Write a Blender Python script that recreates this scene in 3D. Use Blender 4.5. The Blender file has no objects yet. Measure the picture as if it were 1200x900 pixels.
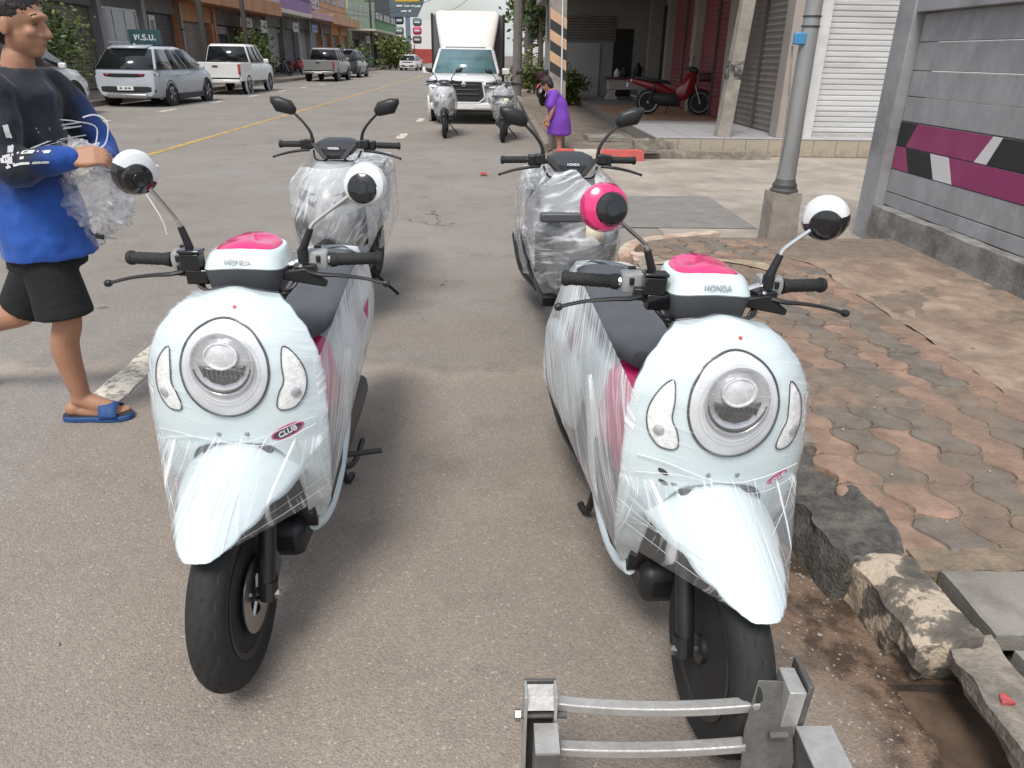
import bpy, bmesh, math, random
from mathutils import Vector, Matrix, noise
random.seed(7)
sc = bpy.context.scene
# ------------------------------------------------------------------ camera
CAM_H, FPX = 1.526, 859.0
TH, PS, RO = math.radians(24.127), math.radians(1.70), math.radians(.95)
_c, _s = math.cos(TH), math.sin(TH)
_R0 = Vector((math.cos(PS), -math.sin(PS), 0)); _FW = Vector((math.sin(PS)*_c, math.cos(PS)*_c, -_s)); _U0 = Vector((math.sin(PS)*_s, math.cos(PS)*_s, _c))
_R = _R0*math.cos(RO) + _U0*math.sin(RO); _U = _U0*math.cos(RO) - _R0*math.sin(RO)
cd = bpy.data.cameras.new('camera'); cam = bpy.data.objects.new('camera', cd); sc.collection.objects.link(cam)
cd.sensor_width = 36; cd.lens = 36*FPX/1200; cd.clip_end = 3000; cd.clip_start = .02
mw = Matrix.Identity(4)
for i in range(3):
    mw[i][0] = _R[i]; mw[i][1] = _U[i]; mw[i][2] = -_FW[i]
mw[2][3] = CAM_H
cam.matrix_world = mw
sc.camera = cam
# ------------------------------------------------------------------ sky, sun, exposure
SUN_EL, SUN_ROT = math.radians(58), math.radians(200)
w = bpy.data.worlds.new('World'); sc.world = w; w.use_nodes = True
nt = w.node_tree; nd = nt.nodes; lk = nt.links
bg = nd['Background']; bg.inputs[1].default_value = .10
sky = nd.new('ShaderNodeTexSky'); sky.sky_type = 'NISHITA'; sky.sun_disc = False
sky.sun_elevation = SUN_EL; sky.sun_rotation = SUN_ROT; sky.dust_density = 3.0; sky.air_density = 1.2
tc = nd.new('ShaderNodeTexCoord'); mp = nd.new('ShaderNodeMapping'); mp.inputs['Scale'].default_value = (1, 1, 2.6)
nz = nd.new('ShaderNodeTexNoise'); nz.inputs['Scale'].default_value = 3.2; nz.inputs['Detail'].default_value = 7; nz.inputs['Roughness'].default_value = .55
cr = nd.new('ShaderNodeValToRGB'); cr.color_ramp.elements[0].position = .36; cr.color_ramp.elements[0].color = (.12, .12, .12, 1); cr.color_ramp.elements[1].position = .58
cr.color_ramp.elements[1].color = (.86, .86, .86, 1)
mx = nd.new('ShaderNodeMix'); mx.data_type = 'RGBA'
lk.new(tc.outputs['Generated'], mp.inputs[0]); lk.new(mp.outputs[0], nz.inputs['Vector']); lk.new(nz.outputs[0], cr.inputs[0])
lk.new(cr.outputs[0], mx.inputs[0]); lk.new(sky.outputs[0], mx.inputs[6]); mx.inputs[7].default_value = (4.5, 4.7, 4.9, 1)
lk.new(mx.outputs[2], bg.inputs[0])
sl = bpy.data.lights.new('sun', 'SUN'); sl.energy = 1.5; sl.angle = math.radians(20); sl.color = (1, .96, .9)
so = bpy.data.objects.new('sun', sl); sc.collection.objects.link(so)
# sky sun_rotation is measured clockwise from +Y
sd = Vector((math.sin(SUN_ROT)*math.cos(SUN_EL), math.cos(SUN_ROT)*math.cos(SUN_EL), math.sin(SUN_EL)))
so.rotation_euler = sd.to_track_quat('Z', 'Y').to_euler()
sc.view_settings.view_transform = 'Standard'; sc.view_settings.look = 'None'; sc.view_settings.gamma = 1
sc.view_settings.exposure = .90
sc.cycles.transparent_max_bounces = 24
sc.cycles.max_bounces = 7
sc.render.engine = 'CYCLES'
# ------------------------------------------------------------------ pixel helpers (1200x900 photograph)
def ray(u, v): return _FW + _R*((u-600)/FPX) + _U*((450-v)/FPX)
def gnd(u, v, z=0):
    d = ray(u, v); t = (z-CAM_H)/d.z; return Vector((d.x*t, d.y*t, z))
def atY(u, v, Y):
    d = ray(u, v); t = Y/d.y; return Vector((d.x*t, Y, CAM_H+d.z*t))
def atX(u, v, X):
    d = ray(u, v); t = X/d.x; return Vector((X, d.y*t, CAM_H+d.z*t))
# ------------------------------------------------------------------ materials
MATS = {}
def newmat(name):
    m = bpy.data.materials.new(name); m.use_nodes = True
    return m, m.node_tree.nodes, m.node_tree.links, m.node_tree.nodes['Principled BSDF']
def M(name, col, rough=.5, metal=0., var=.12, scale=6., bump=0., bscale=60., coat=0., spec=.5, alpha=None, detail=6, dirt=None, dscale=1.5, stretch=(1, 1, 1), trans=0., world=False):
    if name in MATS: return MATS[name]
    m, n, l, b = newmat(name); MATS[name] = m
    b.inputs['Roughness'].default_value = rough; b.inputs['Metallic'].default_value = metal
    b.inputs['Coat Weight'].default_value = coat; b.inputs['Coat Roughness'].default_value = .08; b.inputs['Specular IOR Level'].default_value = spec
    tc = n.new('ShaderNodeTexCoord'); mp = n.new('ShaderNodeMapping'); mp.inputs['Scale'].default_value = stretch
    l.new(n.new('ShaderNodeNewGeometry').outputs['Position'] if world else tc.outputs['Object'], mp.inputs[0])
    nz = n.new('ShaderNodeTexNoise'); nz.inputs['Scale'].default_value = scale; nz.inputs['Detail'].default_value = detail; nz.inputs['Roughness'].default_value = .62
    l.new(mp.outputs[0], nz.inputs['Vector'])
    mr = n.new('ShaderNodeMapRange'); mr.inputs[1].default_value = .28; mr.inputs[2].default_value = .72
    mr.inputs[3].default_value = 1-var; mr.inputs[4].default_value = 1+var; l.new(nz.outputs[0], mr.inputs[0])
    vm = n.new('ShaderNodeVectorMath'); vm.operation = 'SCALE'; vm.inputs[0].default_value = col[:3]; l.new(mr.outputs[0], vm.inputs['Scale'])
    out = vm.outputs[0]
    if dirt:
        n2 = n.new('ShaderNodeTexNoise'); n2.inputs['Scale'].default_value = dscale; n2.inputs['Detail'].default_value = 9; n2.inputs['Roughness'].default_value = .7
        l.new(mp.outputs[0], n2.inputs['Vector'])
        r2 = n.new('ShaderNodeValToRGB'); r2.color_ramp.elements[0].position = .46; r2.color_ramp.elements[1].position = .66; l.new(n2.outputs[0], r2.inputs[0])
        mx = n.new('ShaderNodeMix'); mx.data_type = 'RGBA'; l.new(r2.outputs[0], mx.inputs[0]); l.new(out, mx.inputs[6]); mx.inputs[7].default_value = (*dirt, 1); out = mx.outputs[2]
    l.new(out, b.inputs['Base Color'])
    rr = n.new('ShaderNodeMapRange'); rr.inputs[3].default_value = max(.02, rough-.08); rr.inputs[4].default_value = min(1, rough+.08); l.new(nz.outputs[0], rr.inputs[0]); l.new(rr.outputs[0], b.inputs['Roughness'])
    if bump:
        n3 = n.new('ShaderNodeTexNoise'); n3.inputs['Scale'].default_value = bscale; n3.inputs['Detail'].default_value = 5; l.new(mp.outputs[0], n3.inputs['Vector'])
        bp = n.new('ShaderNodeBump'); bp.inputs['Strength'].default_value = bump; bp.inputs['Distance'].default_value = .01; l.new(n3.outputs[0], bp.inputs['Height']); l.new(bp.outputs[0], b.inputs['Normal'])
    if alpha is not None: b.inputs['Alpha'].default_value = alpha
    if trans: b.inputs['Transmission Weight'].default_value = trans
    return m
def film(name, base=.1, gain=.8, direction=(0, 1, 0), freq=60., stretch=.05, warp=.06, crumple=0., lo=.5, hi=.8, bstr=.15, dens_scale=3.5, tint=(.9, .92, .94), nrm=(1, 0, 0), stretch_n=.12):
    """clear stretch film: streaks of folded, whiter film running along `direction` (object space)"""
    if name in MATS: return MATS[name]
    m, n, l, b = newmat(name); MATS[name] = m
    out = n['Material Output']
    b.inputs['Base Color'].default_value = (*tint, 1); b.inputs['Roughness'].default_value = .3; b.inputs['Specular IOR Level'].default_value = .6
    tc = n.new('ShaderNodeTexCoord')
    wn = n.new('ShaderNodeTexNoise'); wn.inputs['Scale'].default_value = 4; wn.inputs['Detail'].default_value = 2; l.new(tc.outputs['Object'], wn.inputs['Vector'])
    wv = n.new('ShaderNodeVectorMath'); wv.operation = 'MULTIPLY_ADD'; l.new(wn.outputs['Color'], wv.inputs[0]); wv.inputs[1].default_value = (warp,)*3; l.new(tc.outputs['Object'], wv.inputs[2])
    d = Vector(direction).normalized(); nv = Vector(nrm); nv = (nv-d*nv.dot(d)).normalized()
    def streak(fr, rotj, det):
        dd = Matrix.Rotation(rotj, 3, nv) @ d; R3 = Matrix((dd, nv.cross(dd), nv)).transposed().to_euler()
        mp = n.new('ShaderNodeMapping'); mp.vector_type = 'TEXTURE'; mp.inputs['Rotation'].default_value = R3; mp.inputs['Scale'].default_value = (1/stretch, 1, 1/stretch_n)
        l.new(wv.outputs[0], mp.inputs[0])
        nz = n.new('ShaderNodeTexNoise'); nz.inputs['Scale'].default_value = fr; nz.inputs['Detail'].default_value = det; nz.inputs['Roughness'].default_value = .6
        l.new(mp.outputs[0], nz.inputs['Vector']); return nz.outputs[0]
    s1 = streak(freq, 0., 3); s2 = streak(freq*.6, .14, 3); s3 = streak(freq*.8, -.16, 2)
    mxm = n.new('ShaderNodeMath'); mxm.operation = 'MAXIMUM'; l.new(s1, mxm.inputs[0]); l.new(s2, mxm.inputs[1])
    mx2 = n.new('ShaderNodeMath'); mx2.operation = 'MAXIMUM'; l.new(mxm.outputs[0], mx2.inputs[0]); l.new(s3, mx2.inputs[1]); hsrc = mx2.outputs[0]
    if crumple:
        vo = n.new('ShaderNodeTexNoise'); vo.noise_type = 'RIDGED_MULTIFRACTAL'; vo.normalize = True; vo.inputs['Scale'].default_value = crumple; vo.inputs['Detail'].default_value = 4; vo.inputs['Roughness'].default_value = .55; l.new(wv.outputs[0], vo.inputs['Vector'])
        iv = n.new('ShaderNodeMapRange'); iv.inputs[1].default_value = .35; iv.inputs[2].default_value = .9; iv.inputs[3].default_value = .25; iv.inputs[4].default_value = .8; l.new(vo.outputs[0], iv.inputs[0])
        m3 = n.new('ShaderNodeMath'); m3.operation = 'MAXIMUM'; l.new(iv.outputs[0], m3.inputs[0]); l.new(hsrc, m3.inputs[1]); hsrc = m3.outputs[0]
    dn = n.new('ShaderNodeTexNoise'); dn.inputs['Scale'].default_value = dens_scale; dn.inputs['Detail'].default_value = 3; l.new(tc.outputs['Object'], dn.inputs['Vector'])
    dm = n.new('ShaderNodeMapRange'); dm.inputs[1].default_value = .3; dm.inputs[2].default_value = .7; dm.inputs[3].default_value = -.08; dm.inputs[4].default_value = .08; l.new(dn.outputs[0], dm.inputs[0])
    ad = n.new('ShaderNodeMath'); ad.operation = 'ADD'; l.new(hsrc, ad.inputs[0]); l.new(dm.outputs[0], ad.inputs[1])
    mr = n.new('ShaderNodeMapRange'); mr.inputs[1].default_value = lo; mr.inputs[2].default_value = hi; mr.inputs[3].default_value = base; mr.inputs[4].default_value = min(1, base+gain)
    l.new(ad.outputs[0], mr.inputs[0])
    bp = n.new('ShaderNodeBump'); bp.inputs['Strength'].default_value = bstr; bp.inputs['Distance'].default_value = .006; l.new(hsrc, bp.inputs['Height'])
    l.new(bp.outputs[0], b.inputs['Normal'])
    gl = n.new('ShaderNodeBsdfGlossy'); gl.inputs['Roughness'].default_value = .09; l.new(bp.outputs[0], gl.inputs['Normal'])
    tr = n.new('ShaderNodeBsdfTransparent')
    lw = n.new('ShaderNodeLayerWeight'); lw.inputs[0].default_value = .5; l.new(bp.outputs[0], lw.inputs['Normal'])
    pw_ = n.new('ShaderNodeMath'); pw_.operation = 'POWER'; l.new(lw.outputs['Facing'], pw_.inputs[0]); pw_.inputs[1].default_value = 4.
    fr = n.new('ShaderNodeMath'); fr.operation = 'MULTIPLY_ADD'; l.new(pw_.outputs[0], fr.inputs[0]); fr.inputs[1].default_value = .55; fr.inputs[2].default_value = .035
    m1 = n.new('ShaderNodeMixShader'); l.new(fr.outputs[0], m1.inputs[0]); l.new(tr.outputs[0], m1.inputs[1]); l.new(gl.outputs[0], m1.inputs[2])
    m2 = n.new('ShaderNodeMixShader'); l.new(mr.outputs[0], m2.inputs[0]); l.new(m1.outputs[0], m2.inputs[1]); l.new(b.outputs[0], m2.inputs[2])
    l.new(m2.outputs[0], out.inputs['Surface'])
    return m
def clear(name, tint=(1, 1, 1), amount=.12, rough=.03):
    if name in MATS: return MATS[name]
    m, n, l, b = newmat(name); MATS[name] = m
    tr = n.new('ShaderNodeBsdfTransparent'); tr.inputs[0].default_value = (*tint, 1); gl = n.new('ShaderNodeBsdfGlossy'); gl.inputs['Roughness'].default_value = rough
    lw = n.new('ShaderNodeLayerWeight'); pw_ = n.new('ShaderNodeMath'); pw_.operation = 'POWER'; l.new(lw.outputs['Facing'], pw_.inputs[0]); pw_.inputs[1].default_value = 4.
    ad = n.new('ShaderNodeMath'); ad.operation = 'MULTIPLY_ADD'; ad.inputs[1].default_value = .6; ad.inputs[2].default_value = amount*.4; l.new(pw_.outputs[0], ad.inputs[0])
    m2 = n.new('ShaderNodeMixShader'); l.new(ad.outputs[0], m2.inputs[0]); l.new(tr.outputs[0], m2.inputs[1]); l.new(gl.outputs[0], m2.inputs[2]); l.new(m2.outputs[0], n['Material Output'].inputs['Surface'])
    return m
# ------------------------------------------------------------------ mesh builder
def LERP(tab, x):
    if x <= tab[0][0]: return tab[0][1]
    for (a, p), (b, q) in zip(tab, tab[1:]):
        if x <= b:
            t = (x-a)/(b-a); t = t*t*(3-2*t)*.5+t*.5; return p+(q-p)*t
    return tab[-1][1]
def frames(path):
    P = [Vector(p) for p in path]; T = []
    for i in range(len(P)):
        T.append((P[min(i+1, len(P)-1)]-P[max(i-1, 0)]).normalized())
    up = Vector((0, 0, 1)) if abs(T[0].z) < .9 else Vector((0, 1, 0))
    nrm = (up - T[0]*up.dot(T[0])).normalized(); F = []
    for i in range(len(P)):
        nrm = (nrm - T[i]*nrm.dot(T[i])).normalized(); F.append((P[i], T[i], nrm, T[i].cross(nrm)))
    return F
def bez(pts, n=6):
    """catmull-rom resample"""
    P = [Vector(p) for p in pts]; out = []
    for i in range(len(P)-1):
        a, b, c, d = P[max(i-1, 0)], P[i], P[i+1], P[min(i+2, len(P)-1)]
        for k in range(n):
            t = k/n; out.append(.5*((2*b)+(c-a)*t+(2*a-5*b+4*c-d)*t*t+(3*b-a-3*c+d)*t**3))
    out.append(P[-1]); return out
class MB:
    def __init__(s): s.v = []; s.f = []
    def add(s, vs, fs):
        o = len(s.v); s.v += [Vector(p) for p in vs]; s.f += [tuple(i+o for i in f) for f in fs]; return s
    def box(s, c, d, rz=0, rx=0, ry=0, taper=1.):
        m = Matrix.Translation(c) @ Matrix.Rotation(rz, 4, 'Z') @ Matrix.Rotation(ry, 4, 'Y') @ Matrix.Rotation(rx, 4, 'X'); h = [x/2 for x in d]
        vs = []
        for z in (-1, 1):
            k = taper if z > 0 else 1
            for x, y in ((-1, -1), (1, -1), (1, 1), (-1, 1)): vs.append(m @ Vector((x*h[0]*k, y*h[1]*k, z*h[2])))
        return s.add(vs, [(3, 2, 1, 0), (4, 5, 6, 7), (0, 1, 5, 4), (1, 2, 6, 5), (2, 3, 7, 6), (3, 0, 4, 7)])
    def bx(s, x0, x1, y0, y1, z0, z1): return s.box(((x0+x1)/2, (y0+y1)/2, (z0+z1)/2), (x1-x0, y1-y0, z1-z0))
    def tube(s, path, r, n=8, caps=True, flat=1.):
        F = frames(path); N = len(F); R = r if isinstance(r, (list, tuple)) else [r]*N
        if len(R) != N: R = [R[0]+(R[-1]-R[0])*i/(N-1) for i in range(N)] if len(R) == 2 else [LERP([(k/(len(R)-1), R[k]) for k in range(len(R))], i/(N-1)) for i in range(N)]
        vs = []; fs = []
        for i, (p, t, a, b) in enumerate(F):
            for k in range(n):
                g = 2*math.pi*k/n; vs.append(p+a*(math.cos(g)*R[i]*flat)+b*(math.sin(g)*R[i]))
        for i in range(N-1):
            for k in range(n): fs.append((i*n+k, i*n+(k+1) % n, (i+1)*n+(k+1) % n, (i+1)*n+k))
        if caps: fs.append(tuple(range(n-1, -1, -1))); fs.append(tuple((N-1)*n+k for k in range(n)))
        return s.add(vs, fs)
    def lathe(s, prof, c=(0, 0, 0), axis=(0, 0, 1), n=24, sx=1., sy=1., disp=None, closed=False):
        """prof: (radius, offset along axis)"""
        ax = Vector(axis).normalized(); a = ax.orthogonal().normalized()
        if abs(ax.z) < .9: a = (Vector((0, 0, 1)) - ax*ax.z).normalized()
        b = ax.cross(a); c = Vector(c); vs = []; fs = []; L = len(prof)
        for j, (r, h) in enumerate(prof):
            for k in range(n):
                g = 2*math.pi*k/n; rr = r+(disp(g, j/(L-1)) if disp else 0)
                vs.append(c+ax*h+a*(math.cos(g)*rr*sx)+b*(math.sin(g)*rr*sy))
        for j in range(L-1):
            for k in range(n): fs.append((j*n+k, j*n+(k+1) % n, (j+1)*n+(k+1) % n, (j+1)*n+k))
        if closed:
            for k in range(n): fs.append(((L-1)*n+k, (L-1)*n+(k+1) % n, (k+1) % n, k))
        else:
            if prof[0][0] > 1e-5: fs.append(tuple(range(n-1, -1, -1)))
            if prof[-1][0] > 1e-5: fs.append(tuple((L-1)*n+k for k in range(n)))
        return s.add(vs, fs)
    def loft(s, secs, closed=True, caps=True):
        n = len(secs[0]); vs = [p for q in secs for p in q]; fs = []
        for i in range(len(secs)-1):
            for k in range(n if closed else n-1): fs.append((i*n+k, i*n+(k+1) % n, (i+1)*n+(k+1) % n, (i+1)*n+k))
        if caps and closed: fs.append(tuple(range(n-1, -1, -1))); fs.append(tuple((len(secs)-1)*n+k for k in range(n)))
        return s.add(vs, fs)
    def grid(s, fn, nu, nv):
        vs = [fn(i/nu, j/nv) for j in range(nv+1) for i in range(nu+1)]; w_ = nu+1
        return s.add(vs, [(j*w_+i, j*w_+i+1, (j+1)*w_+i+1, (j+1)*w_+i) for j in range(nv) for i in range(nu)])
    def prism(s, poly, o, ax, ay, d):
        """extrude 2d poly (in plane o,ax,ay) by vector d"""
        o, ax, ay, d = Vector(o), Vector(ax), Vector(ay), Vector(d); n = len(poly)
        a = [o+ax*p[0]+ay*p[1] for p in poly]; b = [p+d for p in a]
        return s.add(a+b, [tuple(range(n-1, -1, -1)), tuple(range(n, 2*n))]+[(i, (i+1) % n, n+(i+1) % n, n+i) for i in range(n)])
    def xf(s, m): s.v = [m @ p for p in s.v]; return s
    def mesh(s, name, mat, smooth=35, weld=True):
        me = bpy.data.meshes.new(name); me.from_pydata(s.v, [], s.f)
        bm = bmesh.new(); bm.from_mesh(me)
        if weld: bmesh.ops.remove_doubles(bm, verts=bm.verts, dist=1e-5)
        bmesh.ops.recalc_face_normals(bm, faces=bm.faces); bm.to_mesh(me); bm.free()
        if smooth:
            for p in me.polygons: p.use_smooth = True
            me.set_sharp_from_angle(angle=math.radians(smooth))
        if mat: me.materials.append(mat)
        return me
    def build(s, name, mat, parent=None, smooth=35, bevel=0, solid=0, sub=0, weld=True, xf=None):
        if xf is not None: s.xf(xf)
        o = bpy.data.objects.new(name, s.mesh(name, mat, smooth, weld)); sc.collection.objects.link(o)
        if parent is not None: o.parent = parent
        if solid: q = o.modifiers.new('solid', 'SOLIDIFY'); q.thickness = solid; q.offset = -1
        if sub: q = o.modifiers.new('sub', 'SUBSURF'); q.levels = sub; q.render_levels = sub
        if bevel: q = o.modifiers.new('bevel', 'BEVEL'); q.width = bevel; q.segments = 2; q.limit_method = 'ANGLE'; q.angle_limit = math.radians(40)
        return o
def tag(o, label=None, cat=None, group=None, kind=None):
    if label: o['label'] = label
    if cat: o['category'] = cat
    if group: o['group'] = group
    if kind: o['kind'] = kind
    return o
def thing(name, label, cat, loc=(0, 0, 0), rz=0, group=None):
    o = bpy.data.objects.new(name, None); sc.collection.objects.link(o); o.location = loc; o.rotation_euler = (0, 0, rz); o.empty_display_size = .1
    return tag(o, label, cat, group)
KIDS = {}
def copy_tree(o, parent=None, kids=None):
    if kids is None:
        kids = {}
        for k in bpy.data.objects:
            if k.parent is not None: kids.setdefault(k.parent.name, []).append(k)
    c = o.copy(); sc.collection.objects.link(c); c.parent = parent
    for ch in kids.get(o.name, []): copy_tree(ch, c, kids)
    return c
def struct(o): return tag(o, kind='structure')
TMP = bpy.data.scenes.new('scratch')
def eval_mesh(o):
    TMP.collection.objects.link(o); vl = TMP.view_layers[0]; vl.update()
    me = bpy.data.meshes.new_from_object(o.evaluated_get(vl.depsgraph)); bpy.data.objects.remove(o); return me
def text(name, body, size, mat, parent, mat4, depth=.001, shear=0., bold=0., align='CENTER'):
    cu = bpy.data.curves.new(name, 'FONT'); cu.body = body; cu.size = size; cu.extrude = depth; cu.shear = shear; cu.offset = bold; cu.align_x = align; cu.align_y = 'CENTER'; cu.resolution_u = 3
    me = eval_mesh(bpy.data.objects.new(name+'_tmp', cu))
    me.transform(mat4); me.materials.clear(); me.materials.append(mat)
    o = bpy.data.objects.new(name, me); sc.collection.objects.link(o); o.parent = parent
    return o
def frame4(o, ax, ay):
    ax = Vector(ax).normalized(); ay = Vector(ay); az = ax.cross(ay).normalized(); ay = az.cross(ax)
    m = Matrix.Identity(4)
    for i in range(3): m[i][0] = ax[i]; m[i][1] = ay[i]; m[i][2] = az[i]; m[i][3] = o[i]
    return m
def nvec(p, s=1.): return noise.noise_vector(Vector(p)*s)
def hull_obj(name, pts, mat, parent, drop=None, cuts=2, wr=.004, wscale=14., smooth=60, strdir=None):
    """taut film: convex hull of points, refined and slightly wrinkled"""
    bm = bmesh.new()
    for p in pts: bm.verts.new(p)
    r = bmesh.ops.convex_hull(bm, input=bm.verts[:])
    bmesh.ops.delete(bm, geom=[g for g in set(r['geom_interior'])|set(r['geom_unused']) if isinstance(g, bmesh.types.BMVert)], context='VERTS')
    bm.normal_update()
    if drop: bmesh.ops.delete(bm, geom=[f for f in bm.faces if drop(f.calc_center_median(), f.normal)], context='FACES')
    for k in range(6):
        L = [e for e in bm.edges if e.calc_length() > (.12, .09, .06, .045, .034, .026)[k]]
        if L: bmesh.ops.subdivide_edges(bm, edges=L, cuts=1, use_grid_fill=True)
        bmesh.ops.triangulate(bm, faces=[f for f in bm.faces if len(f.verts) > 4])
    bm.normal_update()
    for v in bm.verts:
        q = Vector(v.co)
        if strdir is not None: d = Vector(strdir); q = q - d*(q.dot(d)*.85)
        v.co += v.normal*(noise.noise(q*wscale)*wr+noise.noise(q*wscale*2.3)*wr*.5)
    me = bpy.data.meshes.new(name); bm.to_mesh(me); bm.free()
    for p in me.polygons: p.use_smooth = True
    me.materials.append(mat); o = bpy.data.objects.new(name, me); sc.collection.objects.link(o); o.parent = parent
    return o
# ================================================================== GROUND
def asphalt():
    m, n, l, b = newmat('asphalt'); MATS['asphalt'] = m
    tc = n.new('ShaderNodeTexCoord'); P = tc.outputs['Object']
    def noi(s, d=5, r=.6, vec=P):
        q = n.new('ShaderNodeTexNoise'); q.inputs['Scale'].default_value = s; q.inputs['Detail'].default_value = d; q.inputs['Roughness'].default_value = r; l.new(vec, q.inputs['Vector']); return q.outputs[0]
    def rng(src, a, b_, c, d):
        q = n.new('ShaderNodeMapRange'); q.inputs[1].default_value = a; q.inputs[2].default_value = b_; q.inputs[3].default_value = c; q.inputs[4].default_value = d; l.new(src, q.inputs[0]); return q.outputs[0]
    def mix(f, a, c, blend='MIX'):
        q = n.new('ShaderNodeMix'); q.data_type = 'RGBA'; q.blend_type = blend
        if isinstance(f, float): q.inputs[0].default_value = f
        else: l.new(f, q.inputs[0])
        for k, x in ((6, a), (7, c)):
            if isinstance(x, tuple): q.inputs[k].default_value = (*x, 1)
            else: l.new(x, q.inputs[k])
        return q.outputs[2]
    def math_(op, a, c):
        q = n.new('ShaderNodeMath'); q.operation = op
        for k, x in ((0, a), (1, c)):
            if isinstance(x, (int, float)): q.inputs[k].default_value = x
            else: l.new(x, q.inputs[k])
        return q.outputs[0]
    sp = n.new('ShaderNodeSeparateXYZ'); l.new(P, sp.inputs[0]); X, Y = sp.outputs[0], sp.outputs[1]
    wob = rng(noi(1.3, 6), .3, .7, -.18, .18)
    yy = math_('ADD', Y, wob); xx = math_('ADD', X, wob)
    # older tan patch near, greyer newer layer from about 3.7 m on and in the running lane
    far = rng(yy, 3.55, 3.72, 0, 1)
    lane = rng(xx, -1.55, -2.1, 0, 1)
    grey = math_('MAXIMUM', math_('MULTIPLY', far, .75), lane)
    base = mix(grey, (.31, .262, .222), (.275, .255, .236))
    base = mix(rng(yy, 3.25, 3.58, 0, 1), base, (.40, .34, .285)); base = mix(far, base, mix(grey, (.31, .262, .222), (.272, .253, .233)))
    base = mix(rng(noi(.45, 7, .65), .35, .65, 0, .75), base, (.215, .185, .158))
    base = mix(rng(noi(2.6, 6, .7), .52, .72, 0, .55), base, (.17, .145, .122))
    # mud and sand along the gutter
    gut = math_('MULTIPLY', rng(xx, .66, .92, 0, 1), rng(xx, 1.9, 1.5, 0, 1))
    gut = math_('MULTIPLY', gut, rng(yy, 3.2, 2.2, 0, 1))
    mud = mix(rng(noi(5, 5, .6), .45, .55, 0, 1), (.20, .138, .098), (.07, .046, .032))
    base = mix(gut, base, mud)
    # stones of the aggregate
    vo = n.new('ShaderNodeTexVoronoi'); vo.inputs['Scale'].default_value = 170; l.new(P, vo.inputs['Vector'])
    hs = n.new('ShaderNodeSeparateColor'); l.new(vo.outputs['Color'], hs.inputs[0])
    st = rng(hs.outputs[0], 0, 1, .86, 1.15)
    sc_ = n.new('ShaderNodeVectorMath'); sc_.operation = 'SCALE'; l.new(base, sc_.inputs[0]); l.new(st, sc_.inputs['Scale'])
    col = sc_.outputs[0]
    lit = math_('MULTIPLY', rng(hs.outputs[1], .978, .985, 0, .5), 1.)
    col = mix(lit, col, (.52, .48, .43))
    drk = rng(noi(70, 3, .6), .6, .72, 0, .55); col = mix(drk, col, (.11, .095, .08))
    # drips and oil spots
    v2 = n.new('ShaderNodeTexVoronoi'); v2.inputs['Scale'].default_value = 1.7; l.new(P, v2.inputs['Vector'])
    d2 = math_('ADD', v2.outputs['Distance'], rng(noi(14, 4), 0, 1, -.06, .06))
    col = mix(rng(d2, .075, .045, 0, .6), col, (.07, .055, .045))
    # cracks
    v3 = n.new('ShaderNodeTexVoronoi'); v3.feature = 'DISTANCE_TO_EDGE'; v3.inputs['Scale'].default_value = .42
    wp = n.new('ShaderNodeVectorMath'); wp.operation = 'MULTIPLY_ADD'; nn = n.new('ShaderNodeTexNoise'); nn.inputs['Scale'].default_value = 3; nn.inputs['Detail'].default_value = 6; l.new(P, nn.inputs['Vector'])
    l.new(nn.outputs['Color'], wp.inputs[0]); wp.inputs[1].default_value = (.5, .5, 0); l.new(P, wp.inputs[2]); l.new(wp.outputs[0], v3.inputs['Vector'])
    ck = math_('MULTIPLY', rng(v3.outputs[0], .0035, .001, 0, .7), rng(noi(.9, 2), .5, .6, 0, 1)); ck = math_('MULTIPLY', ck, rng(Y, 4.0, 4.6, 0, 1)); col = mix(ck, col, (.05, .045, .04))
    l.new(col, b.inputs['Base Color']); b.inputs['Roughness'].default_value = .9; b.inputs['Specular IOR Level'].default_value = .3
    l.new(rng(gut, 0, 1, .9, .62), b.inputs['Roughness'])
    hgt = math_('ADD', math_('MULTIPLY', rng(vo.outputs['Distance'], 0, .7, 1, 0), .6), math_('MULTIPLY', noi(60, 4), .8))
    bp = n.new('ShaderNodeBump'); bp.inputs['Strength'].default_value = .55; bp.inputs['Distance'].default_value = .006; l.new(hgt, bp.inputs['Height']); l.new(bp.outputs[0], b.inputs['Normal'])
    return m
asphalt()
conc = M('concrete_apron', (.36, .315, .265), .88, var=.22, scale=2.2, bump=.35, bscale=90, dirt=(.24, .205, .17), dscale=.9)
earthy = M('rough_concrete', (.31, .235, .178), .93, var=.35, scale=7, bump=.6, bscale=55, dirt=(.19, .135, .098), dscale=2.4)
kerbm = M('kerb_concrete', (.27, .235, .195), .9, var=.35, scale=16, bump=.8, bscale=70, dirt=(.13, .115, .10), dscale=5)
kerbdark = M('dark_kerb', (.085, .080, .074), .93, var=.5, scale=38, bump=1., bscale=90, dirt=(.16, .145, .125), dscale=11)
darkfill = M('damp_soil', (.05, .038, .03), .95, var=.4, scale=20, bump=.5, bscale=60)
def sheet(name, x0, x1, y0, y1, z, mat, nx=1, ny=1, amp=0., fs=4.):
    mb = MB(); mb.grid(lambda a, b: (x0+(x1-x0)*a, y0+(y1-y0)*b, z+amp*noise.noise(Vector(((x0+(x1-x0)*a)*fs, (y0+(y1-y0)*b)*fs, 3)))), nx, ny)
    return mb.build(name, mat)
struct(sheet('ground', -1500, 1500, -60, 2600, -.40, M('far_ground', (.15, .13, .11), .95, var=.3, scale=.2)))
rdm = MB(); rdm.add([(-11.5, -8, 0), (1.06, -8, 0), (1.06, 1.44, 0), (1.62, 1.44, 0), (1.62, 420, 0), (-11.5, 420, 0), (-11.5, 1.44, 0)], [(0, 1, 2, 6), (6, 2, 3, 4, 5)])
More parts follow.
